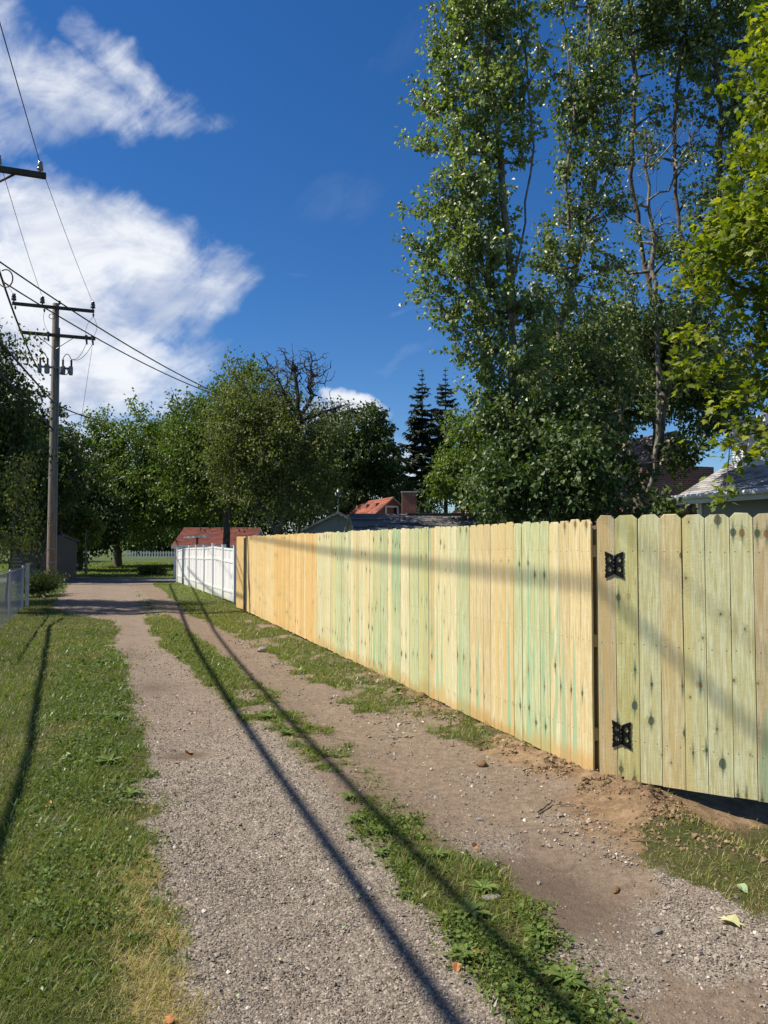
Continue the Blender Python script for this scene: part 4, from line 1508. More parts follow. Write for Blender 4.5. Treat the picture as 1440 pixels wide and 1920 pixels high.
# heavy cables whose shadows stripe the alley; each follows the shadow line seen on the ground
ts = math.tan(SUN_EL)
sh = Vector((sun_dir.x, sun_dir.y, 0)).normalized()          # horizontal direction towards the sun
def above(px, py, z, gz=0.0):
    g = on_ground(px, py, gz)
    return g + sh * ((z - gz) / ts) + Vector((0, 0, z - gz))
HP = PB + D * -0.22
def cable_by_shadow(p_near, p_mid, z_near, z_mid, end, r, label):
    a = above(*p_near, z_near)
    b = above(*p_mid, z_mid)
    start = a + (a - b).normalized() * 14
    start.z = z_near + 0.4
    pts = [start]
    for k in range(1, 5): pts.append(start.lerp(a, k / 4))
    for k in range(1, 9): pts.append(a.lerp(b, k / 8) + Vector((0, 0, -0.10 * 4 * (k / 8) * (1 - k / 8))))
    for k in range(1, 7): pts.append(b.lerp(end, k / 6))
    mb = MB(); mb.tube(pts, r, 8)
    o = link('overhead_cable', mb.mesh('overhead_cable', M['cable'], True))
    tag(o, label, 'cable')
cable_by_shadow((858, 1925), (352, 1180), 5.4, 5.6, HP + Vector((0, 0, pz(808))), 0.036, 'lower heavy black cable bundle running low along the alley to the far pole')
cable_by_shadow((960, 1790), (400, 1180), 6.0, 6.2, HP + Vector((0, 0, pz(757))), 0.030, 'upper heavy black cable running along the alley and strapped to the far pole')
# cable that draws its shadow across the boards of the fence and the gate
def above_pt(p, z): return p + sh * ((z - p.z) / ts) + Vector((0, 0, z - p.z))
fc1 = at_depth(478, 1020, (A1v + fence_dir * 0.6).y)
fc2 = at_depth(1100, 1092, 5.62)
q1 = above_pt(fc1, 10.7)
q2 = above_pt(fc2, 10.7)
st_ = q2 + (q2 - q1).normalized() * 25
mb = MB(); mb.tube([st_, q2, q1.lerp(q2, 0.5) + Vector((0, 0, -0.05)), q1], 0.023, 8)
tag(link('overhead_cable', mb.mesh('overhead_cable', M['cable'], True)), 'high cable above the left lawn whose soft shadow crosses the fence boards', 'cable')
# cable over the lawn
g1 = above(96, 1175, 4.2); g2 = above(62, 1400, 4.4); g3 = above(-8, 1640, 4.5)
mb = MB(); mb.tube([g1 + Vector((-0.6, 1.5, 0.3)), g1, g2, g3, g3 + (g3 - g2) * 3 + Vector((0, 0, 0.5))], 0.035, 8)
tag(link('overhead_cable', mb.mesh('overhead_cable', M['cable'], True)), 'cable outside the left edge whose dark shadow runs down the lawn', 'cable')
# service drops crossing to the houses on the right
sA = at_depth(-6, 487, 18.4); sB = at_depth(432, 748, 33.0)
wire(sA, sB, 0.25, 0.020, 'upper twisted service cable sloping from the left edge towards the bare tree', 'cable', cat='cable', name='service_cable')
sA = at_depth(8, 530, 18.4); sB = at_depth(440, 752, 33.0)
wire(sA, sB, 0.30, 0.018, 'lower service cable sloping past the pole top towards the bare tree', 'cable', cat='cable', name='service_cable')
wire(at_depth(-4, 500, 18.4), at_depth(78, 702, 30.5), 0.25, 0.028, 'heavy black drop cable curving down at the far left towards the pole switchgear', 'cable', cat='cable', name='drop_cable')
mb = MB()
loop = []
for k in range(15):
    a = k / 14 * 4.6 + 0.4
    loop.append(at_depth(8 - 16 * math.cos(a), 512 + 22 * math.sin(a) + k * 1.2, 18.4))
mb.tube(loop, 0.016, 6)
tag(link('cable_loop', mb.mesh('cable_loop', M['cable'], True)), 'tangled loop of spare cable at the left edge above the trees', 'cable')
wire(PB + D * -0.2 + armdir * 1.44 + Vector((0, 0, z2 - 0.3)), at_depth(148, 815, 31.2), 0.0, 0.007, 'thin wire hanging almost straight down from the lower crossarm tip', cat='wire', name='hanging_wire')
wire(PB + Vector((0, 0, pz(757))), at_depth(196, 790, 44.0), 0.1, 0.03, 'black cable running from the far pole back over the street into trees', 'cable', cat='cable', name='overhead_cable')
wire(PB + Vector((0, 0, pz(808))), at_depth(170, 828, 44.0), 0.1, 0.025, 'lower black cable leaving the far pole towards the dark trees', 'cable', cat='cable', name='overhead_cable')
wire(at_depth(740, 858, 42.0), at_depth(900, 912, 42.0), 0.05, 0.02, 'thin cable crossing behind the spruces above the dark shed', 'cable', cat='cable', name='service_cable')

# stop sign from the back, beyond the pole
SP = at_depth(95.5, 1090, 32.4); SP.z = 0
sg = thing('stop_sign', 'octagonal traffic sign seen from its grey back behind the utility pole', 'road sign', SP)
mb = MB()
cz = at_depth(96, 1051, 32.4).z
sgx = Vector((math.cos(1.0), math.sin(1.0), 0))
oct_ = [SP + Vector((0.37 / math.cos(math.pi / 8) * math.cos(math.pi / 8 + k * math.pi / 4), -0.03, cz + 0.37 * 1.55 / math.cos(math.pi / 8) * math.sin(math.pi / 8 + k * math.pi / 4))) for k in range(8)]
oct_ = [SP + sgx * (0.44 * 1.0824 * math.cos(math.pi / 8 + k * math.pi / 4)) + Vector((0, -0.03, cz + 0.44 * 1.0824 * math.sin(math.pi / 8 + k * math.pi / 4))) for k in range(8)]
mb.prism(oct_, (0, 0.004, 0)); mb.build('sign_plate', M['siding_dull'], sg)
mb = MB(); mb.box(SP + Vector((0, 0.0, cz / 2)), (0.06, 0.03, cz + 0.9)); mb.build('post', M['galv'], sg)
# clothes-line post
TP = at_depth(369, 1075, 34.0); TP.z = 0
tpo = thing('clothesline_post', 'T-shaped clothesline post with white crossbar and rusty upright behind the vinyl fence', 'post', TP)
tz = at_depth(369, 1008, 34.0).z
mb = MB(); mb.box(TP + Vector((0, 0, tz / 2)), (0.07, 0.07, tz)); mb.build('upright', M['rust'], tpo)
mb = MB(); mb.box(TP + Vector((0, -0.01, tz + 0.04)), (1.22, 0.075, 0.075), Vector((1, -0.15, 0.055))); mb.build('crossbar', M['trim'], tpo)
# yard lamp / mast vent above the middle roofs
LP = at_depth(634, 960, 36.0); LP.z = 0
lm = thing('mast_lamp', 'slim pole with a pale bulbous top rising behind the blue-grey gable', 'lamp post', LP)
lz = at_depth(634, 930, 36.0).z
mb = MB(); mb.tube([LP, LP + Vector((0, 0, lz))], 0.03, 8); mb.build('pole', M['grey_metal'], lm)
mb = MB(); mb.lathe(LP + Vector((0, 0, lz - 0.05)), [(0.05, 0), (0.13, 0.06), (0.15, 0.16), (0.10, 0.26), (0.03, 0.34), (0.02, 0.42)], 12); mb.build('lamp_head', M['trim'], lm, smooth=True)


# ================================================================== BUILDINGS
def shingles(mb, A, B, C, Dp, course, tab, nrm, seed=1, lift=0.012):
    """A,B eave ends, C,Dp ridge ends (over B and A)"""
    r = random.Random(seed)
    A, B, C, Dp = map(Vector, (A, B, C, Dp))
    rows = max(2, int(round((Dp - A).length / course)))
    nrm = Vector(nrm).normalized()
    for i in range(rows):
        l0, r0 = A.lerp(Dp, i / rows), B.lerp(C, i / rows)
        l1, r1 = A.lerp(Dp, (i + 1) / rows), B.lerp(C, (i + 1) / rows)
        L = (r0 - l0).length
        nt_ = max(1, int(round(L / tab)))
        off = 0.5 if i % 2 else 0.0
        cuts = [0.0] + [min(1.0, max(0.0, (k + off + r.uniform(-0.12, 0.12)) / nt_)) for k in range(1 if not off else 0, nt_)] + [1.0]
        cuts = sorted(set(cuts))
        for k in range(len(cuts) - 1):
            a, b = cuts[k], cuts[k + 1]
            if b - a < 1e-3: continue
            g = min(0.006 / max(L, 0.1), (b - a) * 0.1)
            up = nrm * (lift + r.uniform(0, lift * 0.5))
            p0, p1 = l0.lerp(r0, a + g), l0.lerp(r0, b - g)
            p2, p3 = l1.lerp(r1, b - g), l1.lerp(r1, a + g)
            mb.add([p0 + up, p1 + up, p2 + nrm * 0.004, p3 + nrm * 0.004, p0 - nrm * 0.002, p1 - nrm * 0.002], [(0, 1, 2, 3), (4, 5, 1, 0)], r.random())


def siding(parent, mat, a, b, z0, z1a, z1b, course, nrm, apex=None, name='siding_board', joined=True, lap=0.014):
    """horizontal lap boards on the wall from a to b; gable if apex (fraction, z)"""
    nrm = Vector(nrm).normalized()
    rows = int(math.ceil((max(z1a, z1b, apex[1] if apex else 0) - z0) / course))
    mbj = MB()
    for i in range(rows):
        za, zb = z0 + i * course, min(z0 + (i + 1) * course, (apex[1] if apex else max(z1a, z1b)))
        if zb - za < 0.01: continue
        t0, t1 = 0.0, 1.0
        T0, T1 = 0.0, 1.0
        if apex:
            f, za_ = apex
            if za > z1a: t0 = f * (za - z1a) / (za_ - z1a)
            if za > z1b: t1 = 1 - (1 - f) * (za - z1b) / (za_ - z1b)
            if zb > z1a: T0 = f * (zb - z1a) / (za_ - z1a)
            if zb > z1b: T1 = 1 - (1 - f) * (zb - z1b) / (za_ - z1b)
        P0, P1, P2, P3 = a.lerp(b, t0), a.lerp(b, t1), a.lerp(b, T1), a.lerp(b, T0)
        q = [P0 + nrm * lap + Vector((0, 0, za)), P1 + nrm * lap + Vector((0, 0, za)), P2 + nrm * 0.003 + Vector((0, 0, zb)), P3 + nrm * 0.003 + Vector((0, 0, zb))]
        mb = mbj if joined else MB()
        mb.add(q + [P0 + Vector((0, 0, za)), P1 + Vector((0, 0, za))], [(0, 1, 2, 3), (4, 5, 1, 0)], 0.5)
        if not joined:
            mb.build(name, mat, parent)
    if joined:
        mbj.build('siding', mat, parent, kind='stuff')


def gable_house(name, label, cat, O, ax, L, W, zw, zr, over, mats, z0=-0.3, course=0.14, tab=0.33, roof_sh=True, wall_cut=0.0):
    """O: ground corner; ax: unit along ridge (length L); width direction = perpendicular (ax rotated -90), W"""
    ax = Vector(ax).normalized()
    wx = Vector((ax.y, -ax.x, 0))
    r = thing(name, label, cat, (O[0], O[1], 0))
    O = Vector((O[0], O[1], 0))
    hw = W / 2
    mb = MB()
    prof = [O + Vector((0, 0, z0)), O + wx * W + Vector((0, 0, z0)), O + wx * W + Vector((0, 0, zw)), O + wx * hw + Vector((0, 0, zr - 0.06)), O + Vector((0, 0, zw))]
    mb.prism(prof, ax * L)
    mb.build('wall', mats['wall'], r)
    sl = (zr - zw) / hw
    th = 0.09
    for sgn in (-1, 1):
        e = O + wx * (hw + sgn * (hw + over)) - ax * over + Vector((0, 0, zw - over * sl))
        rd = O + wx * hw - ax * over + Vector((0, 0, zr))
        ext = ax * (L + 2 * over)
        mb = MB()
        dn = Vector((0, 0, -th))
        mb.prism([e, rd, rd + dn, e + dn] if sgn < 0 else [rd, e, e + dn, rd + dn], ext)
        rf = mb.build('roof', mats['trim'], r)
        nrm = Vector((wx.x * sgn * sl, wx.y * sgn * sl, 1)).normalized()
        mb = MB()
        up = nrm * 0.004
        if sgn < 0:
            A, B = e + ext + up, e + up
            C_, D_ = rd + up, rd + ext + up
        else:
            A, B = e + up, e + ext + up
            C_, D_ = rd + ext + up, rd + up
        shingles(mb, A, B, C_, D_, course, tab, nrm, seed=hash(name) % 97 if False else len(name) * 7 + sgn)
        sh_ = mb.build('shingles', mats['roof'], r, kind='stuff')
        # gutter board
        mb = MB()
        mb.box(e + ext / 2 + wx * (sgn * 0.012) + Vector((0, 0, -th / 2 - 0.02)), ((ext).length, 0.02, th + 0.08), ax)
        mb.build('fascia', mats['trim'], r)
    mb = MB()
    c0 = O + wx * hw - ax * over + Vector((0, 0, zr + 0.012))
    mb.prism([c0 + wx * 0.13 + Vector((0, 0, -0.13 * sl + 0.014)), c0 + Vector((0, 0, 0.014)), c0 - wx * 0.13 + Vector((0, 0, -0.13 * sl + 0.014)), c0 + Vector((0, 0, -0.02))], ax * (L + 2 * over))
    mb.build('ridge_cap', mats['roof'], r)
    return r, O, ax, wx


# grey garage on the right
mats = dict(wall=M['siding_grey'], roof=M['sh_grey'], trim=M['trim'])
uF, vF = 14.6, 13.55
O = uv(uF - 8.5, vF)
r, O, ax, wx = gable_house('grey_garage', 'grey-sided garage with light grey shingle roof behind the gate at the right', 'garage', O, D, 8.5, 6.8, 3.0, 4.75, 0.42, mats, course=0.13, tab=0.30)
siding(r, M['siding_grey'], O.copy(), O + ax * 8.5, 0.0, 2.95, 2.95, 0.115, -wx, joined=False)
mb = MB(); mb.box(O + ax * 8.45 - wx * 0.02 + Vector((0, 0, 1.47)), (0.12, 0.05, 2.9), ax); mb.build('corner_trim', M['trim'], r)
mb = MB(); mb.tube([O - ax * 0.42 - wx * 0.50 + Vector((0, 0, 2.80)), O + ax * 8.92 - wx * 0.50 + Vector((0, 0, 2.80))], 0.06, 8); mb.build('gutter', M['trim'], r)
ch = thing('white_chimney', 'white sided chimney chase rising from the light grey roof at the right edge', 'chimney', uv(14.1, 15.2, 0))
mb = MB(); mb.box(uv(14.1, 15.2, 3.55), (1.2, 1.0, 2.1), N, D); mb.build('stack', M['siding_white'], ch)
c0 = uv(14.1, 15.2)
siding(ch, M['siding_white'], uv(14.6, 14.6) , uv(13.6, 14.6), 3.3, 4.5, 4.5, 0.12, -N, joined=True)
siding(ch, M['siding_white'], uv(13.6, 14.6), uv(13.6, 15.8), 3.3, 4.5, 4.5, 0.12, -D, joined=True)
mb = MB(); mb.box(uv(14.1, 15.2, 4.63), (1.36, 1.16, 0.16), N, D); mb.build('cap', M['trim'], ch)
mb = MB(); mb.tube([uv(14.1, 15.2, 4.7), uv(14.1, 15.2, 4.9)], 0.14, 12); mb.build('flue', M['galv'], ch)

# dark brick house with steep brown roof
mats = dict(wall=M['brick_dark'], roof=M['sh_brown'], trim=M['sh_brown'])
r, O, ax, wx = gable_house('brick_house', 'dark brick house with steep brown shingle roof half hidden by the tall trees', 'house', uv(23.9, 19.7), D, 4.6, 2.6, 3.7, 6.05, 0.12, mats, course=0.17, tab=0.35)
mb = MB(); mb.box(uv(23.5, 20.6, 2.2), (3.4, 0.5, 4.9), N, D); mb.build('brick_end_wall', M['brick_dark'], r)
mb = MB(); mb.box(uv(22.6, 23.2, 1.6), (4.2, 1.2, 3.2), N, D); mb.build('brick_wing', M['brick_dark'], r)
# dark-roofed shed in the middle
sax = Vector((0.985, 0.17, 0)).normalized()
so = at_depth(672, 990, 25.6); so.z = 0
z_r = at_depth(648, 964, 26.8).z
z_e = at_depth(672, 991.5, 25.6).z
mats = dict(wall=M['old_boards'], roof=M['sh_dark'], trim=M['old_boards'])
# O is the far-left corner so that width runs towards the camera
wxs = Vector((sax.y, -sax.x, 0))
so2 = so - wxs * 2.6
r, O, ax, wx = gable_house('grey_shed', 'long low shed with charcoal roof and weathered board gable behind the fence', 'shed', so2, sax, 4.65, 2.6, z_e, z_r, 0.16, mats, course=0.125, tab=0.9)
for k in range(13):
    t0 = k / 13
    a = O + wx * (2.6 * t0 + 0.005) - ax * 0.012
    b = O + wx * (2.6 * (t0 + 1 / 13) - 0.005) - ax * 0.012
    h = lambda t_: z_e + (z_r - z_e - 0.08) * (1 - abs(t_ - 0.5) * 2)
    mb = MB(); mb.prism([a, b, b + Vector((0, 0, h(t0 + 1 / 13))), a + Vector((0, 0, h(t0)))], -ax * 0.015, tint=random.Random(k).uniform(0.2, 0.9)); mb.build('wall_board', M['old_boards'], r)
mb = MB(); rr = O + wx * 1.3 + ax * 1.9 + Vector((0, 0, z_r + 0.035)); mb.box(rr + ax * 1.0, (2.0, 0.26, 0.05), ax); mb.build('ridge_vent', M['sh_dark'], r)
# blue-grey gable
mats = dict(wall=M['siding_blue'], roof=M['sh_grey'], trim=M['siding_blue'])
ga = at_depth(633, 960, 32.0)
zlow = at_depth(543, 1003, 32.0).z
hw_ = (633 - 543) / F * 32.0
bx_ = Vector((0.04, 1, 0)).normalized()
r, O, ax, wx = gable_house('blue_grey_shed', 'low gabled outbuilding with blue-grey siding left of the charcoal shed roof', 'shed', (ga.x - hw_, 32.0), bx_, 6.0, hw_ * 2, zlow, ga.z, 0.12, mats, course=0.16, tab=0.5)
siding(r, M['siding_blue'], O.copy(), O + wx * (hw_ * 2), 0.6, zlow, zlow, 0.14, -ax, apex=(0.5, ga.z - 0.08))
# red-roofed brick house far behind
mats = dict(wall=M['brick_red'], roof=M['sh_red'], trim=M['siding_grey'])
apx = at_depth(735.5, 932.5, 50.0)
Wd = 4.9
slope = 0.86
nx = N
Ocn = Vector((apx.x, apx.y, 0)) - N * (Wd / 2)
r, O, ax, wx = gable_house('red_brick_house', 'red brick house with orange-red shingle roof behind the low sheds', 'house', Ocn, D, 7.2, Wd, apx.z - slope * Wd / 2, apx.z, 0.25, mats, course=0.22, tab=0.5)
wc = at_depth(734.5, 957, 49.9)
fr = MB(); fc0 = Vector((wc.x, wc.y, 0)); 
gpl = Vector((apx.x, apx.y, 0)) - D * 0.03
wz = wc.z
mb = MB(); mb.box(gpl + N * -0.05 + Vector((0, 0, wz - 0.25)), (0.92, 0.08, 1.1), N, D); win = mb.build('window', M['trim'], r)
mb = MB(); mb.box(gpl + N * -0.05 - D * 0.045 + Vector((0, 0, wz - 0.25)), (0.70, 0.02, 0.88), N, D); g = mb.build('pane', M['glass'], win); 
for kk in range(3):
    mb = MB(); mb.box(Vector((apx.x, apx.y, 0)) - N * 0.55 + D * (1.4 + kk * 1.9) + Vector((0, 0, apx.z - 0.40)), (0.30, 0.35, 0.16), N, D); mb.build('roof_vent', M['sh_dark'], r)
chm = at_depth(767, 963, 49.0)
ct = at_depth(767, 922, 49.0).z
rc = thing('brick_chimney', 'broad red brick chimney standing at the right of the red roof', 'chimney', (chm.x, chm.y, 0))
mb = MB(); mb.box((chm.x, chm.y, ct / 2 + 0.2), (0.92, 0.7, ct - 0.5)); mb.build('stack', M['brick_red'], rc)
mb = MB(); mb.box((chm.x, chm.y, ct - 0.03), (1.0, 0.78, 0.07)); mb.build('cap', M['old_boards'], rc)
# brown-roofed house right of the shed
p0 = at_depth(856, 963, 35.0)
Wb = 7.5
zt = at_depth(938, 905, 38.0).z
r = thing('brown_roof_house', 'house corner with brown wood-shake roof showing left of the poplars', 'house', (p0.x, 35, 0))
Z0 = p0.z
A_ = Vector((p0.x, 35.0, Z0)); B_ = Vector((p0.x + Wb, 35.0, Z0)); C_ = Vector((p0.x + Wb - 2.0, 38.4, zt)); Dd = Vector((p0.x + 2.0, 38.4, zt))
E_ = Vector((p0.x, 42.0, Z0)); F_ = Vector((p0.x + Wb, 42.0, Z0))
mb = MB(); mb.add([A_, B_, C_, Dd, E_, F_, A_ - Vector((0, 0, 0.15)), B_ - Vector((0, 0, 0.15)), E_ - Vector((0, 0, 0.15)), F_ - Vector((0, 0, 0.15))],
                  [(0, 1, 2, 3), (1, 5, 2), (5, 4, 3, 2), (4, 0, 3), (0, 6, 7, 1), (1, 7, 9, 5), (5, 9, 8, 4), (4, 8, 6, 0), (6, 8, 9, 7)])
mb.build('roof', M['sh_brown'], r)
mb = MB(); shingles(mb, A_, B_, C_, Dd, 0.22, 0.30, (B_ - A_).cross(Dd - A_), seed=5, lift=0.03); shingles(mb, E_, A_, Dd, Dd, 0.22, 0.30, (A_ - E_).cross(Dd - E_), seed=6, lift=0.03)
mb.build('shakes', M['sh_brown'], r, kind='stuff')
mb = MB(); mb.box((p0.x + Wb / 2, 38.5, Z0 / 2 - 0.1), (Wb - 0.8, 6.2, Z0)); mb.build('wall', M['siding_grey'], r)
vp_ = at_depth(910, 958, 36.4)
mb = MB(); mb.tube([vp_ - Vector((0, 0, 0.3)), vp_ + Vector((0, 0, 0.28))], 0.07, 10); mb.build('vent_pipe', M['cable'], r)
mb = MB(); mb.lathe(vp_ - Vector((0, 0, 0.12)), [(0.22, -0.1), (0.16, 0.05), (0.09, 0.1)], 10); mb.build('vent_flashing', M['trim'], r)
# maroon-roofed garage at the end of the vinyl fence
ea = at_depth(323, 1021, 37.0); rg_ = at_depth(323, 990, 39.2)
mats = dict(wall=M['siding_blue'], roof=M['sh_maroon'], trim=M['trim'])
W_ = 4.4
O = (ea.x + 0.05, 37.0 + W_ + 0.2)
r, O, ax, wx = gable_house('red_roof_garage', 'low grey garage with maroon shingle roof beyond the white vinyl fence', 'garage', O, (1, 0.0, 0), 3.7, W_, ea.z, rg_.z, 0.12, mats, z0=-0.6, course=0.13, tab=0.30)
siding(r, M['siding_white'], O + wx * W_, O.copy(), -0.3, ea.z, ea.z, 0.12, -ax, apex=(0.5, rg_.z - 0.1))
mb = MB(); mb.box(O + wx * (W_ + 0.03) + ax * 0.04 + Vector((0, 0, ea.z / 2)), (0.10, 0.08, ea.z - 0.08), ax); mb.build('corner_trim', M['trim'], r)
# neighbour's garage behind the chain link, in deep shade
p = at_depth(33, 1075, 34.0)
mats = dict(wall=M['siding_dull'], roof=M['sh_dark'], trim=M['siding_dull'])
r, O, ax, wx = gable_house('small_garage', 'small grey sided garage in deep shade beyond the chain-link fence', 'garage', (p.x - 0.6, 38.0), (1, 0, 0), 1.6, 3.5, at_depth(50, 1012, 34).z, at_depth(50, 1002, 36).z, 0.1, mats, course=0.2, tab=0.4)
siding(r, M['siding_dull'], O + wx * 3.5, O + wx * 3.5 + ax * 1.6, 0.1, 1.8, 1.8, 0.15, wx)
# white picket fence far across the street
pf = thing('picket_fence', 'distant white picket fence under the trees across the street', 'fence', (-20.0, 66, 0))
pg = 0.4
mbp = MB()
rr_ = random.Random(3)
xs = np.arange(at_depth(238, 1040, 66).x, at_depth(334, 1040, 66).x + 2.5, 0.24)
zb = at_depth(280, 1046, 66).z; zt_ = at_depth(280, 1032.5, 66).z
pk = MB(); hh_ = zt_ - zb
pk.prism([(-0.06, 0, 0), (0.06, 0, 0), (0.06, 0, hh_ - 0.08), (0, 0, hh_), (-0.06, 0, hh_ - 0.08)], (0, 0.02, 0))
pkm = pk.mesh('picket', M['trim'])
for x in xs:
    link('picket', pkm, pf, (x + 20.0, 0, zb))
for z in (zb + 0.12, zt_ - 0.2):
    mb = MB(); mb.box(((xs[0] + xs[-1]) / 2, 66.05, z), (xs[-1] - xs[0], 0.05, 0.07)); mb.build('rail', M['trim'], pf)
# ================================================================== TREES
def blob(px, py, Y, rx, ry, rd=None, wgt=1.0):
    """ellipsoid of foliage: centre, radii in metres"""
    c = at_depth(px, py, Y)
    a, b = rx / F * Y, ry / F * Y
    d = rd if rd is not None else a
    return (c, a, d, b, wgt)


def tubes_np(P0, P1, R0, R1, k=5):
    n = len(P0)
    d = P1 - P0
    L = np.linalg.norm(d, axis=1, keepdims=True)
    d = d / np.maximum(L, 1e-6)
    a = np.where(np.abs(d[:, 2:3]) < 0.9, np.array([[0, 0, 1.0]]), np.array([[1.0, 0, 0]]))
    x = np.cross(d, a); x /= np.linalg.norm(x, axis=1, keepdims=True)
    y = np.cross(d, x)
    t = np.arange(k) * 2 * np.pi / k
    ring = x[:, None] * np.cos(t)[None, :, None] + y[:, None] * np.sin(t)[None, :, None]
    V = np.concatenate([P0[:, None] + ring * R0[:, None, None], P1[:, None] + ring * R1[:, None, None]], 1).reshape(-1, 3)
    i = np.arange(k)
    f = np.stack([i, (i + 1) % k, (i + 1) % k + k, i + k], -1)
    Fc = (f[None] + (np.arange(n) * 2 * k)[:, None, None]).reshape(-1, 4)
    return V, Fc


def skeleton(trunks, pts, rng, seg=0.35, up=0.35, wig=0.05):
    """grow branches from trunk polylines to the crown points; returns nodes, parents"""
    nodes, par = [], []
    for tr in trunks:
        tr = [np.array(p, dtype=float) for p in tr]
        prev = -1
        for a, b in zip(tr[:-1], tr[1:]):
            m = max(1, int(np.linalg.norm(b - a) / seg))
            for k in range(m):
                if prev == -1 or k > 0 or True:
                    nodes.append(a + (b - a) * k / m + rng.normal(0, wig * 0.4, 3) * (0 if (prev == -1) else 1))
                    par.append(prev)
                    prev = len(nodes) - 1
        nodes.append(tr[-1]); par.append(prev)
    nt = len(nodes)
    A = np.zeros((nt + len(pts) * 14 + 10, 3)); A[:nt] = nodes
    par = par + [0] * (len(A) - nt)
    tipr = []
    T = A[:nt].copy()
    dist = np.array([np.min(np.linalg.norm(T - p, axis=1)) for p in pts])
    order = np.argsort(dist)
    n = nt
    zmin = T[:, 2].min()
    for i in order:
        p = pts[i]
        d = A[:n] - p
        L = np.linalg.norm(d, axis=1)
        cost = L + up * np.maximum(0, d[:, 2] + 0.35 * L) * 2.0
        j = int(np.argmin(cost))
        q = A[j]
        Lj = L[j]
        m = int(min(8, max(1, round(Lj / seg))))
        prev = j
        for k in range(1, m + 1):
            t = k / m
            s = q + (p - q) * t
            if k < m: s = s + rng.normal(0, wig, 3) + np.array([0, 0, 0.10 * Lj * (t * (1 - t)) * (1 if up > 0 else -1)])
            A[n] = s
            par[n] = prev
            prev = n
            n += 1
        tipr.append(prev)
    return A[:n], np.array(par[:n]), np.array(tipr), nt, order


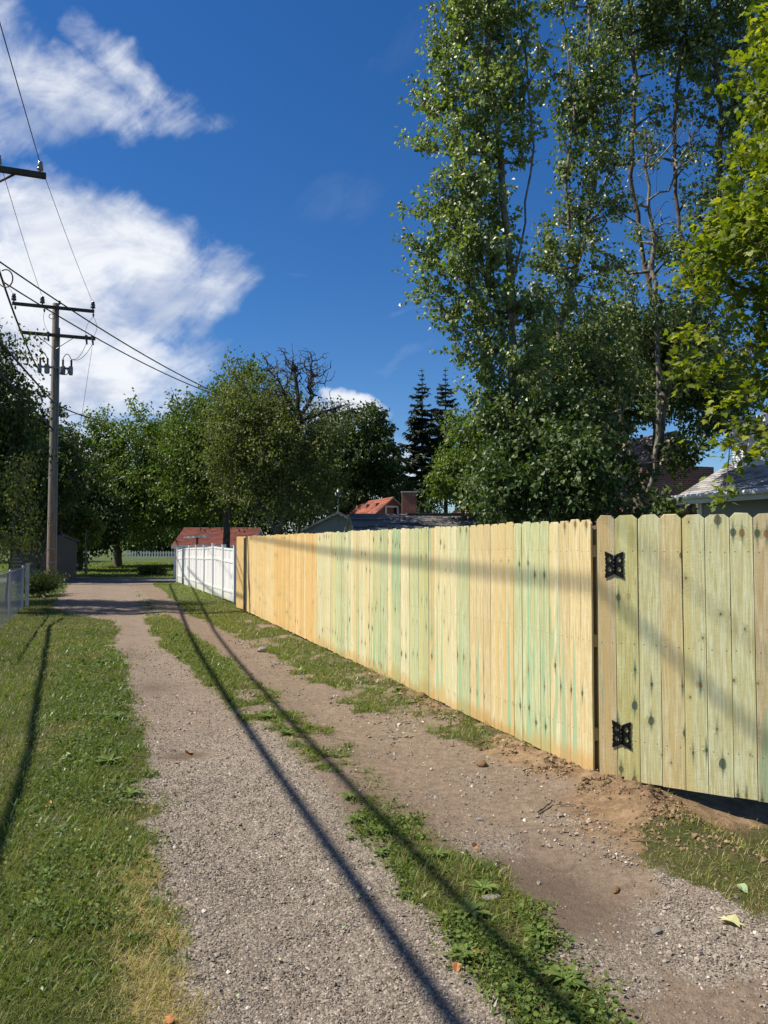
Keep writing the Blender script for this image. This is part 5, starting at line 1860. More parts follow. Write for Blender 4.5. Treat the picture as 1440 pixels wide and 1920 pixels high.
def grow_tree(name, label, trunks, blobs, ncl, per, lsize, tpl, mats, seed=1, r0=0.15, spread=0.45, twig=0.5, up=0.35, group=None, cat='tree',
              tint=(0.1, 0.75), droop=0.0, dead_tips=0, tipr=0.006, shell=0.45, flat=0.0, wig=0.05, seg=0.35, twigs=True, hang=0.3, k_ring=5, min_z=None, tn=0.75, tu=0.35, nk=5):
    rng = np.random.default_rng(seed)
    wts = np.array([a * b * c * w_ for (_, a, b, c, w_) in blobs])
    wts = wts / wts.sum()
    pick = rng.choice(len(blobs), ncl, p=wts)
    u = rng.normal(0, 1, (ncl, 3)); u /= np.linalg.norm(u, axis=1, keepdims=True)
    rr = rng.random(ncl) ** shell
    C = np.array([list(b[0]) for b in blobs]); R = np.array([[b[1], b[2], b[3]] for b in blobs])
    pts = C[pick] + u * rr[:, None] * R[pick]
    if min_z is not None: pts[:, 2] = np.maximum(pts[:, 2], min_z + rng.random(ncl) * 0.3)
    A, par, tips, nt, order = skeleton(trunks, pts, rng, seg, up, wig)
    n = len(A)
    # pipe-model radii
    w_ = np.zeros(n)
    w_[tips] += 1.0
    hasc = np.zeros(n, bool); hasc[par[par >= 0]] = True
    w_[(~hasc) & (w_ == 0)] = 1.0
    for i in range(n - 1, -1, -1):
        if par[i] >= 0: w_[par[i]] += w_[i]
    rad = tipr * w_ ** 0.46
    rad = np.minimum(rad * (r0 / max(rad.max(), 1e-6) if rad.max() > r0 else 1.0), r0)
    # trunk keeps a believable taper
    zt = A[:nt, 2]; z0_, z1_ = zt.min(), zt.max()
    first = np.zeros(n, bool)
    j = 0
    while j < nt and (j == 0 or par[j] != -1): first[j] = True; j += 1
    zf = A[first, 2]
    rad[first] = np.maximum(rad[first], r0 * (1 - 0.93 * (zf - z0_) / max(zf.max() - z0_, 0.1)) * 0.85)
    idx_ = np.arange(n)[par >= 0]
    root = thing(name, label, cat, tuple(np.array(trunks[0][0])), 0, group)
    org = np.array(trunks[0][0], dtype=float)
    V, Fc = tubes_np(A[par[idx_]] - org, A[idx_] - org, rad[par[idx_]] * 1.0, rad[idx_] * 1.0, k_ring)
    tr_ = idx_ < nt
    # trunk and limbs as two parts
    for nm, sel in (('trunk', tr_), ('branches', ~tr_)):
        if sel.sum() == 0: continue
        Vs, Fs = tubes_np(A[par[idx_[sel]]] - org, A[idx_[sel]] - org, rad[par[idx_[sel]]], rad[idx_[sel]], 9 if nm == 'trunk' else k_ring)
        if nm == 'branches' and twigs and per > 0: pass
        me = np_mesh(nm, Vs, Fs, mats[1], {'tint': np.full(len(Vs), 0.5)}, smooth=True)
        o = link(nm, me, root)
        if nm == 'branches': o['kind'] = 'stuff'
    if per > 0:
        tp = A[tips]
        # outward direction of each spray
        cen = C[pick][order]
        outd = tp - cen; outd /= np.maximum(np.linalg.norm(outd, axis=1, keepdims=True), 1e-6)
        pd = tp - A[par[tips]]; pd /= np.maximum(np.linalg.norm(pd, axis=1, keepdims=True), 1e-6)
        lead = (outd * 0.5 + pd * 0.8)[:, None] + rng.normal(0, tn, (len(tp), nk, 3)) + np.array([0, 0, tu - droop])
        lead /= np.linalg.norm(lead, axis=2, keepdims=True)
        lead = lead.reshape(-1, 3)
        tl = twig * (0.5 + rng.random(len(lead)))
        base = np.repeat(tp, nk, 0)
        m = max(1, per // nk)
        t = rng.random((len(lead), m)) ** 0.8
        pos = base[:, None] + lead[:, None] * (t * tl[:, None])[..., None]
        pos[..., 2] -= droop * 0.5 * (t ** 2) * tl[:, None]
        pos = pos + rng.normal(0, spread, pos.shape) * np.array([1, 1, 0.8])
        pos = pos.reshape(-1, 3)
        N_ = len(pos)
        nr = rng.normal(0, 1, (N_, 3)); nr[:, 2] = np.abs(nr[:, 2]) + flat
        # leaves hang: tip direction biased down and outwards
        Rm = rot_from(nr, rng.random(N_) * 6.283)
        if hang > 0:
            tipd = rng.normal(0, 1, (N_, 3)) + np.array([0, 0, -hang * 2.5]) + np.repeat(np.repeat(outd, nk, 0), m, 0) * 0.7
            tipd /= np.linalg.norm(tipd, axis=1, keepdims=True)
            nn = nr - (nr * tipd).sum(1, keepdims=True) * tipd
            nn /= np.maximum(np.linalg.norm(nn, axis=1, keepdims=True), 1e-6)
            xx = np.cross(tipd, nn)
            Rm = np.stack([xx, tipd, nn], -1)
        cl_t = np.repeat(rng.random(len(tp)), nk * m)
        ti = np.clip(tint[0] + (tint[1] - tint[0]) * (0.45 * cl_t + 0.55 * rng.random(N_)) + (rng.random(N_) > 0.96) * 0.25, 0, 1)
        sc = lsize * (0.65 + 0.6 * rng.random(N_))
        me = scatter_mesh('crown', pos - org, Rm, sc, tpl[0], tpl[1], mats[0], ti)
        o = link('crown', me, root); o['kind'] = 'stuff'
        if twigs:
            Vs, Fs = tubes_np(base - org, base + lead * tl[:, None] - np.array([0, 0, 1]) * (droop * 0.5 * tl[:, None]) - org, np.full(len(base), tipr * 0.75), np.full(len(base), tipr * 0.25), 3)
            o = link('twigs', np_mesh('twigs', Vs, Fs, mats[1], {'tint': np.full(len(Vs), 0.5)}), root); o['kind'] = 'stuff'
    return root


def tp(*pp):
    """trunk polyline from (px,py,Y) triples"""
    return [tuple(at_depth(*p)) for p in pp]


def foot(px, Y):
    v = at_depth(px, 1000, Y); return (v.x, v.y, -0.1)


# --- the tall poplar at the left of the group
YA = 13.2
blobsA = [blob(925, -110, YA, 85, 90), blob(905, 20, YA, 80, 80), blob(862, 90, YA, 62, 62), blob(950, 110, YA, 66, 70), blob(838, 205, YA, 50, 52), blob(905, 215, YA, 76, 60), blob(985, 170, YA, 34, 60),
          blob(860, 300, YA, 72, 52), blob(948, 300, YA, 44, 56), blob(808, 385, YA, 52, 34), blob(880, 400, YA, 85, 62), blob(800, 478, YA, 46, 34), blob(885, 495, YA, 90, 62), blob(950, 500, YA, 34, 60),
          blob(845, 570, YA, 66, 42), blob(935, 590, YA, 78, 52), blob(885, 655, YA, 58, 40), blob(960, 690, YA, 78, 58), blob(930, 780, YA, 48, 60), blob(985, 820, YA, 75, 60), blob(935, 905, YA, 50, 62), blob(1010, 620, YA, 50, 60)]
trA = [[foot(975, YA)] + tp((968, 900, YA), (963, 700, YA), (958, 520, YA), (945, 380, YA), (930, 230, YA), (915, 60, YA), (918, -150, YA)),
       tp((963, 690, YA), (925, 560, YA + 0.3), (880, 430, YA + 0.2), (862, 280, YA), (845, 130, YA)),
       tp((958, 560, YA), (985, 420, YA - 0.2), (1000, 280, YA - 0.2), (985, 120, YA), (970, -10, YA))]
grow_tree('poplar_tree', 'tall pale-trunked poplar with glossy fluttering leaves, leftmost of the high trees behind the fence', trA, blobsA, 380, 84, 0.078, T_POPLAR,
          (M['lf_poplar'], M['bark_poplar']), 11, 0.10, 0.050, 0.50, 0.6, tint=(0.1, 0.95), hang=0.35, shell=0.5, tn=0.5, tu=0.75, nk=6)
# --- the middle column
YB = 14.8
blobsB = [blob(1075, 20, YB, 42, 48), blob(1040, 120, YB, 40, 40, wgt=.6), blob(1100, -60, YB, 50, 60), blob(1110, 130, YB, 56, 52), blob(1075, 215, YB, 44, 42), blob(1135, 215, YB, 62, 52), blob(1085, 300, YB, 52, 48), blob(1150, 300, YB, 50, 50),
          blob(1080, 390, YB, 44, 44, wgt=.8), blob(1135, 410, YB, 46, 50, wgt=.7), blob(1065, 490, YB, 52, 46), blob(1120, 520, YB, 46, 50), blob(1040, 560, YB, 46, 44), blob(1090, 620, YB, 66, 54), blob(1040, 700, YB, 60, 54), blob(1120, 720, YB, 60, 54), blob(1060, 830, YB, 90, 60)]
trB = [[foot(1022, YB)] + tp((1018, 860, YB), (1006, 740, YB), (1045, 640, YB), (1080, 500, YB), (1115, 380, YB), (1120, 240, YB), (1105, 80, YB), (1100, -90, YB)),
       tp((1080, 500, YB), (1060, 360, YB), (1075, 220, YB), (1062, 60, YB)), tp((1115, 380, YB), (1150, 300, YB), (1165, 160, YB), (1150, 40, YB))]
grow_tree('poplar_tree', 'slender poplar between two taller trees with sky showing on both sides of its upper crown', trB, blobsB, 290, 72, 0.082, T_POPLAR,
          (M['lf_poplar2'], M['bark_poplar']), 12, 0.10, 0.06, 0.46, 0.5, tint=(0.1, 0.98), hang=0.35, shell=0.5, tn=0.5, tu=0.6, nk=6)
# --- the large leaning tree with bare twigs in its heart
YC = 16.5
blobsC = [blob(1235, 480, YC, 46, 56, wgt=.8), blob(1205, 390, YC, 36, 50, wgt=.7), blob(1265, 350, YC, 34, 46, wgt=.6), blob(1225, 250, YC, 40, 44, wgt=.7), blob(1150, 60, YC, 50, 60), blob(1260, 20, YC, 80, 60), blob(1180, -60, YC, 90, 70), blob(1300, -50, YC, 110, 80), blob(1400, -10, YC, 80, 90), blob(1170, 45, YC, 66, 48), blob(1260, 60, YC, 78, 52), blob(1345, 80, YC, 80, 56), blob(1420, 90, YC, 60, 60), blob(1245, 160, YC, 52, 50, wgt=.7), blob(1320, 190, YC, 66, 56),
          blob(1390, 220, YC, 60, 66), blob(1290, 270, YC, 48, 40, wgt=.8), blob(1360, 320, YC, 66, 60), blob(1310, 400, YC, 50, 56, wgt=.8), blob(1390, 430, YC, 60, 60), blob(1300, 500, YC, 50, 44), blob(1170, 560, YC, 50, 50), blob(1235, 610, YC, 78, 50), blob(1330, 590, YC, 66, 50),
          blob(1180, 660, YC, 60, 50), blob(1270, 700, YC, 80, 50), blob(1210, 770, YC, 56, 46), blob(1350, 690, YC, 60, 50)]
trC = [[foot(1188, YC)] + tp((1200, 930, YC), (1232, 850, YC), (1240, 760, YC), (1262, 650, YC), (1310, 560, YC), (1338, 460, YC), (1350, 330, YC), (1352, 200, YC), (1335, 60, YC), (1320, -80, YC)),
       tp((1240, 760, YC), (1225, 620, YC), (1205, 470, YC + 0.3), (1185, 330, YC), (1190, 150, YC), (1180, 0, YC)),
       tp((1310, 560, YC), (1275, 430, YC), (1262, 300, YC), (1270, 150, YC), (1290, 0, YC)), tp((1338, 460, YC), (1400, 330, YC), (1425, 180, YC), (1430, 20, YC))]
grow_tree('cottonwood_tree', 'large leaning cottonwood with a thick curved trunk, tallest at the right behind the gate', trC, blobsC, 470, 66, 0.086, T_POPLAR,
          (M['lf_poplar2'], M['bark_dark']), 13, 0.19, 0.07, 0.5, 0.5, tint=(0.1, 0.98), hang=0.35, shell=0.5, tn=0.6, tu=0.45, nk=6)
# bare dead twigs in its heart
blobsD = [blob(1215, 300, YC - 0.6, 70, 100), blob(1240, 430, YC - 0.6, 66, 90), blob(1090, 360, YC - 1, 60, 60), blob(1300, 250, YC - 0.6, 60, 90), blob(1060, 430, YC - 1, 90, 50)]
grow_tree('bare_sapling', 'leafless pale-twigged sapling standing in the gap between the two tallest crowns', [[foot(1190, YC - 0.6)] + tp((1230, 820, YC - 0.6), (1235, 640, YC - 0.6), (1225, 500, YC - 0.6), (1215, 350, YC - 0.6), (1205, 220, YC - 0.6))],
          blobsD, 330, 0, 0.1, T_POPLAR, (None, M['bark_poplar']), 14, 0.05, up=0.6, tipr=0.0042, shell=0.7, wig=0.09)
# --- understorey between trunks
YU = 13.8
blobsU = [blob(925, 930, 11.8, 36, 48), blob(975, 880, 12.4, 40, 60), blob(1000, 940, 11.9, 50, 36), blob(1060, 900, 12, 44, 70), blob(1105, 930, 12, 40, 44), blob(940, 800, 12.8, 34, 50, wgt=.7), blob(1050, 800, 12.8, 40, 40, wgt=.6)]
grow_tree('leafy_shrub', 'dense broad-leaved shrub growing against the back of the fence under the poplar', [[foot(1000, 12.0)] + tp((1000, 950, 12), (1005, 860, 12.1))], blobsU, 250, 60, 0.082, T_POPLAR,
          (M['lf_bush'], M['bark_dark']), 15, 0.05, 0.07, 0.45, 0.3, tu=0.6, tn=0.6, cat='shrub', tint=(0.1, 0.85), hang=0.5, shell=0.5)
blobsU2 = [blob(1120, 760, YU + 3.5, 80, 70), blob(1060, 690, YU + 3.5, 80, 70), blob(1160, 850, YU + 1.2, 26, 50, wgt=.6), blob(1240, 640, YU + 3.8, 70, 60), blob(1290, 720, YU + 3.8, 60, 40), blob(1225, 955, 12.6, 60, 14, wgt=1.5), blob(1330, 740, 18, 70, 44), blob(1285, 865, 16, 44, 40, wgt=.9), blob(1170, 880, 15.5, 40, 40, wgt=.6), blob(1150, 950, 11.9, 50, 26)]
grow_tree('leafy_shrub', 'tangle of saplings in deep shade round the foot of the leaning trunk', [[foot(1200, 15.4)] + tp((1210, 950, 15.4), (1180, 840, 15.8), (1150, 740, 16))], blobsU2, 280, 60, 0.10, T_POPLAR,
          (M['lf_dark'], M['bark_dark']), 16, 0.06, 0.11, 0.35, 0.3, cat='shrub', tint=(0.1, 0.9), hang=0.4)
# dark trees standing behind the group, closing the view low down
blobsV = [blob(1100, 640, 31, 110, 60), blob(1010, 720, 31, 90, 80), blob(1070, 760, 31, 80, 70), blob(1180, 720, 37, 140, 80), blob(1300, 700, 37, 110, 90), blob(1390, 760, 37, 90, 70), blob(1330, 800, 38, 60, 40), blob(960, 860, 27, 60, 80), blob(1040, 880, 27, 80, 60), blob(1220, 610, 34, 100, 50)]
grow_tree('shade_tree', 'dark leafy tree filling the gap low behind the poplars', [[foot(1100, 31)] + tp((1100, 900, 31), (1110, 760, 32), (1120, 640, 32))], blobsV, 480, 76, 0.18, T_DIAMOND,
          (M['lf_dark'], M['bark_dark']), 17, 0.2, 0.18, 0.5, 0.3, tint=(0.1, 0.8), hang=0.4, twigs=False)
# --- the bright maple at the right edge
YM = 8.6
mx = lambda px, py, rx, ry, Y=YM, w_=1.0: blob(px, py, Y, rx, ry, 0.7, w_)
blobsM = [mx(1425, 120, 34, 36), mx(1440, 200, 46, 44), mx(1405, 300, 34, 24), mx(1450, 290, 50, 36), mx(1400, 380, 44, 40), mx(1455, 420, 70, 52), mx(1345, 395, 24, 18), mx(1375, 470, 50, 34), mx(1440, 530, 60, 36), mx(1320, 480, 40, 16), mx(1350, 560, 36, 14),
          mx(1470, 620, 60, 70), mx(1420, 650, 26, 16), mx(1440, 710, 40, 22), mx(1375, 765, 34, 14, 8.9), mx(1425, 810, 30, 14, 8.9, 0.8), mx(1350, 838, 24, 7, 9.0), mx(1370, 895, 26, 6, 8.6, .7), mx(1425, 880, 22, 12, 8.6, .8), mx(1428, 935, 20, 16, 8.6, .9), mx(1395, 850, 34, 12, 8.8, .9), mx(1350, 905, 16, 6, 8.8, .6), mx(1320, 690, 30, 14, 9.5), mx(1330, 610, 24, 10),
          mx(1560, 300, 110, 160, YM + .5), mx(1580, 600, 110, 160, YM + .5), mx(1520, 60, 90, 120, YM + .5)]
bx0 = at_depth(1620, 1000, YM + 1.2)
trM = [[(bx0.x, bx0.y, -0.1)] + tp((1620, 800, YM + 1.2), (1610, 600, YM + 1.1), (1590, 380, YM + 1), (1560, 150, YM + .9), (1530, -20, YM + .8))]
grow_tree('maple_tree', 'bright yellow-green maple whose leafy boughs reach in from the right edge', trM, blobsM, 470, 34, 0.094, T_MAPLE,
          (M['lf_maple'], M['bark_dark']), 18, 0.16, 0.07, 0.26, 0.15, tint=(0.1, 1.0), hang=0.15, flat=1.2, shell=0.6, droop=0.3, tipr=0.0045)
# --- small tree left of the poplar
blobsS = [blob(872, 840, 27, 36, 56), blob(845, 905, 27, 34, 46), blob(885, 900, 27, 56, 52), blob(885, 800, 27, 24, 22), blob(915, 850, 27, 50, 60)]
grow_tree('small_tree', 'small fresh-green tree between the spruces and the tall poplar', [[foot(870, 27)] + tp((868, 920, 27), (866, 840, 27), (872, 780, 27))], blobsS, 200, 84, 0.125, T_DIAMOND,
          (M['lf_mid'], M['bark_dark']), 19, 0.10, 0.10, 0.5, 0.4, tint=(0.2, 0.85), hang=0.4, twigs=False)


# --- spruces
def spruce(label, px, Y, ytop, ybot, wpx, seed, sparse=0.9, base_py=None):
    rng = np.random.default_rng(seed)
    b = at_depth(px, 1000, Y); top = at_depth(px, ytop, Y); low = at_depth(px, ybot, Y)
    org = np.array([b.x, b.y, 0.0])
    H = top.z
    root = thing('spruce_tree', label, 'tree', (b.x, b.y, 0))
    P0 = np.array([[0, 0, 0.0]]); P1 = np.array([[0, 0, H]])
    segs = np.linspace(0, H, 12)
    A_ = np.stack([np.zeros(12), np.zeros(12), segs], -1)
    V, Fc = tubes_np(A_[:-1], A_[1:], 0.22 * (1 - segs[:-1] / H) + 0.02, 0.22 * (1 - segs[1:] / H) + 0.02, 8)
    link('trunk', np_mesh('trunk', V, Fc, M['bark_grey'], {'tint': np.full(len(V), .5)}, True), root)
    W = wpx / F * Y
    B0, B1, pos, dirs, upv = [], [], [], [], []
    z = low.z
    sz = []
    while z < H - 0.15:
        f = (z - low.z) / (H - low.z)
        L = W * (1 - f) ** 0.85 * rng.uniform(0.75, 1.1) + 0.12
        nb = rng.integers(5, 9)
        for _ in range(nb):
            if rng.random() > sparse: continue
            a = rng.random() * 6.283
            l = L * rng.uniform(0.6, 1.15)
            m = max(3, int(l / 0.16))
            d = np.array([math.cos(a), math.sin(a), 0])
            drop = rng.uniform(0.10, 0.30)
            prev = np.array([0, 0, z])
            side = np.array([-d[1], d[0], 0])
            for k in range(1, m + 1):
                t = k / m
                p = np.array([0, 0, z]) + d * l * t + np.array([0, 0, -drop * l * t + 0.28 * l * t * t * t]) 
                B0.append(prev); B1.append(p)
                # side sprays hanging from the limb
                if t > 0.12:
                    for s_ in (-1, 1, 0):
                        for q in range(2):
                            sl = (0.26 + 0.40 * (1 - abs(t - 0.45))) * min(1, l / 1.2) * rng.uniform(0.6, 1.2)
                            dd = side * s_ * rng.uniform(0.5, 1) + d * rng.uniform(0.35, 0.8) + np.array([0, 0, rng.uniform(-0.65, -0.05)])
                            dd /= np.linalg.norm(dd)
                            pos.append(prev + (p - prev) * rng.random()); dirs.append(dd); sz.append((sl * 0.42, sl))
                prev = p
        z += rng.uniform(0.20, 0.34) * (H / 12)
    B0, B1 = np.array(B0), np.array(B1)
    V, Fc = tubes_np(B0, B1, np.full(len(B0), 0.022), np.full(len(B0), 0.018), 4)
    o = link('branches', np_mesh('branches', V, Fc, M['bark_grey'], {'tint': np.full(len(V), .5)}), root); o['kind'] = 'stuff'
    pos, dirs, sz = np.array(pos), np.array(dirs), np.array(sz)
    nr = rng.normal(0, 0.5, pos.shape) + np.array([0, 0, 1])
    nn = nr - (nr * dirs).sum(1, keepdims=True) * dirs; nn /= np.linalg.norm(nn, axis=1, keepdims=True)
    R = np.stack([np.cross(dirs, nn), dirs, nn], -1)
    S = np.stack([sz[:, 0], sz[:, 1], sz[:, 1]], -1)
    T = (np.array([[0, 0, 0], [0.5, 0.3, 0.04], [0.28, 0.65, 0.03], [0, 1, -0.05], [-0.28, 0.65, 0.03], [-0.5, 0.3, 0.04]]), [np.array([[0, 1, 2], [0, 2, 3], [0, 3, 4], [0, 4, 5]])])
    me = scatter_mesh('needles', pos, R, S, T[0], T[1], M['lf_spruce'], rng.random(len(pos)))
    o = link('needles', me, root); o['kind'] = 'stuff'


spruce('left spruce of the pair, broad and feathery, against blue sky and cloud', 792, 62, 690, 925, 58, 31)
spruce('right spruce of the pair, narrower and standing slightly behind the other', 836, 66, 688, 925, 52, 32)

# --- round dark maple
blobsR = [blob(650, 850, 57, 62, 56), blob(700, 860, 57, 58, 60), blob(665, 800, 57, 60, 34), blob(620, 830, 57, 50, 50), blob(720, 920, 57, 44, 34), blob(640, 920, 57, 70, 40), blob(590, 870, 57, 50, 60), blob(700, 800, 57, 36, 28)]
grow_tree('round_tree', 'rounded dense dark-green tree above the red roof', [[foot(662, 57)] + tp((660, 930, 57), (662, 850, 57), (665, 800, 57))], blobsR, 420, 80, 0.25, T_DIAMOND,
          (M['lf_dark'], M['bark_dark']), 21, 0.28, 0.15, 0.7, 0.35, tint=(0.15, 0.8), hang=0.5, shell=0.36, twigs=False)
# --- olive tree with the leaning trunk, in front
YO = 26.5
blobsO = [blob(470, 780, YO, 58, 46), blob(515, 790, YO, 40, 40), blob(440, 830, YO, 52, 52), blob(505, 850, YO, 75, 56), blob(575, 830, YO, 50, 60), blob(470, 915, YO, 55, 42), blob(540, 930, YO, 62, 40), blob(590, 905, YO, 44, 50),
          blob(598, 740, YO, 16, 26, wgt=.6), blob(620, 860, YO, 26, 50), blob(600, 960, YO, 30, 22, wgt=.7), blob(470, 728, YO, 40, 26)]
trO = [[foot(515, YO)] + tp((520, 1000, YO), (538, 950, YO), (545, 880, YO), (530, 800, YO), (520, 740, YO)), tp((520, 1000, YO), (480, 930, YO), (498, 870, YO), (470, 790, YO), (465, 730, YO)), tp((545, 880, YO), (580, 800, YO), (575, 740, YO))]
grow_tree('olive_tree', 'spreading olive-green tree with pale leaning trunks behind the far end of the fence', trO, blobsO, 330, 90, 0.105, T_DIAMOND,
          (M['lf_olive'], M['bark_poplar']), 22, 0.17, 0.11, 0.95, 0.35, tn=0.6, tu=0.3, tint=(0.1, 0.8), hang=0.4, shell=0.5, tipr=0.009)
# --- dark tree crown behind at the left of the dead tree
blobsP = [blob(455, 725, 34, 40, 34), blob(440, 780, 34, 60, 50), blob(390, 800, 34, 50, 44), blob(420, 860, 34, 80, 60), blob(370, 870, 34, 60, 60), blob(490, 760, 34, 46, 46), blob(400, 925, 34, 80, 34)]
grow_tree('broadleaf_tree', 'dark broadleaf tree crown rising left of the dead tree', [[foot(425, 34)] + tp((425, 960, 34), (430, 850, 34), (445, 740, 34))], blobsP, 380, 80, 0.155, T_DIAMOND,
          (M['lf_mid'], M['bark_dark']), 23, 0.24, 0.13, 0.9, 0.4, tn=0.55, tu=0.6, tint=(0.05, 0.65), hang=0.5, twigs=False)
# --- dead tree
YD = 26.0
blobsDd = [blob(555, 690, YD, 78, 48), blob(525, 690, YD, 46, 34), blob(592, 705, YD, 44, 50), blob(630, 762, YD, 60, 20), blob(520, 735, YD, 56, 34)]
trD = [[foot(560, YD + 3)] + tp((562, 900, YD + 3), (564, 800, YD + 1.4), (564, 785, YD), (560, 745, YD), (552, 690, YD), (548, 655, YD)), tp((564, 790, YD), (580, 740, YD), (583, 690, YD), (576, 655, YD)), tp((564, 790, YD), (540, 750, YD), (518, 710, YD), (500, 690, YD)), tp((566, 788, YD), (605, 775, YD), (650, 758, YD))]
grow_tree('dead_tree', 'bare dead tree with blackish branches against blue sky', trD, blobsDd, 560, 0, 0.1, T_DIAMOND, (None, M['bark_grey']), 24, 0.11, up=0.35, tipr=0.0065, shell=0.8, wig=0.10, seg=0.3)
# --- big bright-green mass across the street
YE = 52
blobsE = [blob(265, 800, YE, 34, 38), blob(240, 850, YE, 70, 48), blob(190, 860, YE, 42, 44), blob(300, 850, YE, 60, 42), blob(250, 920, YE, 90, 60), blob(180, 930, YE, 60, 60), blob(310, 930, YE, 80, 64), blob(240, 990, YE, 80, 34), blob(190, 820, YE, 30, 30)]
grow_tree('maple_tree', 'sunlit leafy tree across the street, the brightest green crown right of the utility pole', [[foot(222, YE)] + tp((222, 1000, YE), (235, 900, YE), (255, 810, YE))], blobsE, 400, 90, 0.215, T_DIAMOND,
          (M['lf_mid'], M['bark_dark']), 25, 0.34, 0.2, 1.2, 0.4, tn=0.6, tu=0.5, tint=(0.15, 0.85), hang=0.5, shell=0.4, twigs=False)
blobsF = [blob(345, 800, 58, 36, 40), blob(330, 850, 58, 46, 56), blob(375, 850, 58, 50, 60), blob(350, 930, 58, 80, 60), blob(400, 900, 58, 60, 60)]
grow_tree('broadleaf_tree', 'bluish-green tree with upright leader shoots between the sunlit tree and the maroon roof', [[foot(350, 58)] + tp((350, 950, 58), (348, 860, 58), (345, 790, 58))], blobsF, 300, 90, 0.24, T_DIAMOND,
          (M['lf_dark'], M['bark_dark']), 26, 0.3, 0.2, 1.1, 0.4, tint=(0.2, 0.9), hang=0.3, tu=0.8, tn=0.5, twigs=False)
# --- dark shady trees low down across the street
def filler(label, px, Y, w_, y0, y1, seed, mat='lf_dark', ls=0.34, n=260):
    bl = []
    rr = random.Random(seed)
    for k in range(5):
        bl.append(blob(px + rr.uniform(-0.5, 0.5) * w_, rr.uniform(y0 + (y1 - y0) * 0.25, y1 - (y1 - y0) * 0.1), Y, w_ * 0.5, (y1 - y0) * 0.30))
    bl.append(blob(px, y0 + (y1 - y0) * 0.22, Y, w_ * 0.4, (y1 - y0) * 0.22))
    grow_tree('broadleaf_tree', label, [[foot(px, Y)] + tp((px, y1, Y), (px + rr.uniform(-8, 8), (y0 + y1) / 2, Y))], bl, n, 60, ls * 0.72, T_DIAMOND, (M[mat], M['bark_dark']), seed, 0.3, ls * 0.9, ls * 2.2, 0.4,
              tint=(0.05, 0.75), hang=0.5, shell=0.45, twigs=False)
filler('dark tree in deep shade directly right of the pole across the street', 150, 46, 110, 860, 1040, 41, ls=0.30)
filler('dark tree left of the utility pole above the pale garage', 60, 40, 110, 790, 1040, 42, ls=0.28)
filler('far tree filling the skyline behind the maroon-roofed garage', 420, 72, 120, 850, 1030, 43, ls=0.45)
filler('far low tree between the olive tree and the blue-grey gable', 528, 70, 80, 905, 1010, 50, ls=0.40, n=150)
filler('far dark tree behind the red brick house', 600, 75, 140, 850, 1000, 44, ls=0.45)
filler('far tree behind the brick chimney', 800, 78, 90, 905, 1000, 45, ls=0.40, n=120)
filler('far shaded tree above the picket fence', 300, 80, 140, 880, 1038, 46, ls=0.45)
filler('far tree at the left behind the shaded garage', -20, 60, 160, 800, 1030, 47, ls=0.40)
filler('tree beyond the brown roof', 960, 60, 100, 880, 1000, 48, ls=0.36, n=140)
filler('dark hanging tree over the street at the left', 112, 37, 60, 810, 1010, 49, ls=0.24, n=200)
# --- left near tree, hanging over the chain-link fence
YL = 21.5
blobsL = [blob(-220, 650, 18.9, 70, 40, wgt=1.2), blob(-150, 560, 19.6, 80, 50), blob(-290, 600, 18.2, 60, 50), blob(5, 640, YL, 44, 36), blob(-40, 690, YL, 80, 60), blob(10, 760, YL, 44, 56), blob(30, 745, YL, 30, 36), blob(-20, 860, YL, 80, 80), blob(10, 850, YL, 40, 56), blob(-60, 960, YL, 90, 60), blob(5, 960, YL, 30, 50)]
trL = [[foot(-90, YL)] + tp((-85, 900, YL), (-60, 760, YL), (-30, 640, YL)), tp((-60, 760, YL), (-140, 660, 20.3), (-220, 600, 19.3))]
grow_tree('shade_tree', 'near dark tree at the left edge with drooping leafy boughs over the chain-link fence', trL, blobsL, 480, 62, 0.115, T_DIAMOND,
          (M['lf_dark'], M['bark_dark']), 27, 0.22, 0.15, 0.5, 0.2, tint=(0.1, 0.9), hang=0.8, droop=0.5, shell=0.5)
blobsL2 = [blob(38, 900, 19.5, 22, 40, wgt=.8), blob(48, 960, 19.5, 16, 30, wgt=.8), blob(20, 1020, 19.5, 24, 26)]
grow_tree('climbing_vine', 'yellowish sunlit vine foliage hanging in front of the dark left tree', [[foot(15, 19.6)] + tp((22, 1000, 19.6), (35, 930, 19.5), (38, 880, 19.5))], blobsL2, 42, 40, 0.08, T_DIAMOND,
          (M['lf_olive'], M['bark_dark']), 28, 0.03, 0.12, 0.4, 0.2, cat='vine', tint=(0.5, 1.0), hang=0.8, droop=0.4)
# long branch reaching right from behind the pole
blobsL3 = [blob(118, 770, 34, 14, 5), blob(150, 780, 34, 18, 5), blob(185, 790, 34, 18, 5), blob(112, 830, 34, 24, 26), blob(140, 840, 34, 30, 14), blob(110, 900, 34, 40, 60), blob(60, 900, 34, 50, 70), blob(60, 780, 34, 30, 50), blob(40, 970, 34, 50, 40), blob(-30, 820, 34, 80, 90, wgt=.6)]
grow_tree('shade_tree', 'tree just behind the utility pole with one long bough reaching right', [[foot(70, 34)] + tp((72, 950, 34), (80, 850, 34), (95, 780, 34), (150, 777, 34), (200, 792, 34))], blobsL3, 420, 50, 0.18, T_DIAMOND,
          (M['lf_dark'], M['bark_dark']), 29, 0.14, 0.14, 0.4, 0.2, tint=(0.1, 0.8), hang=0.6, droop=0.3)
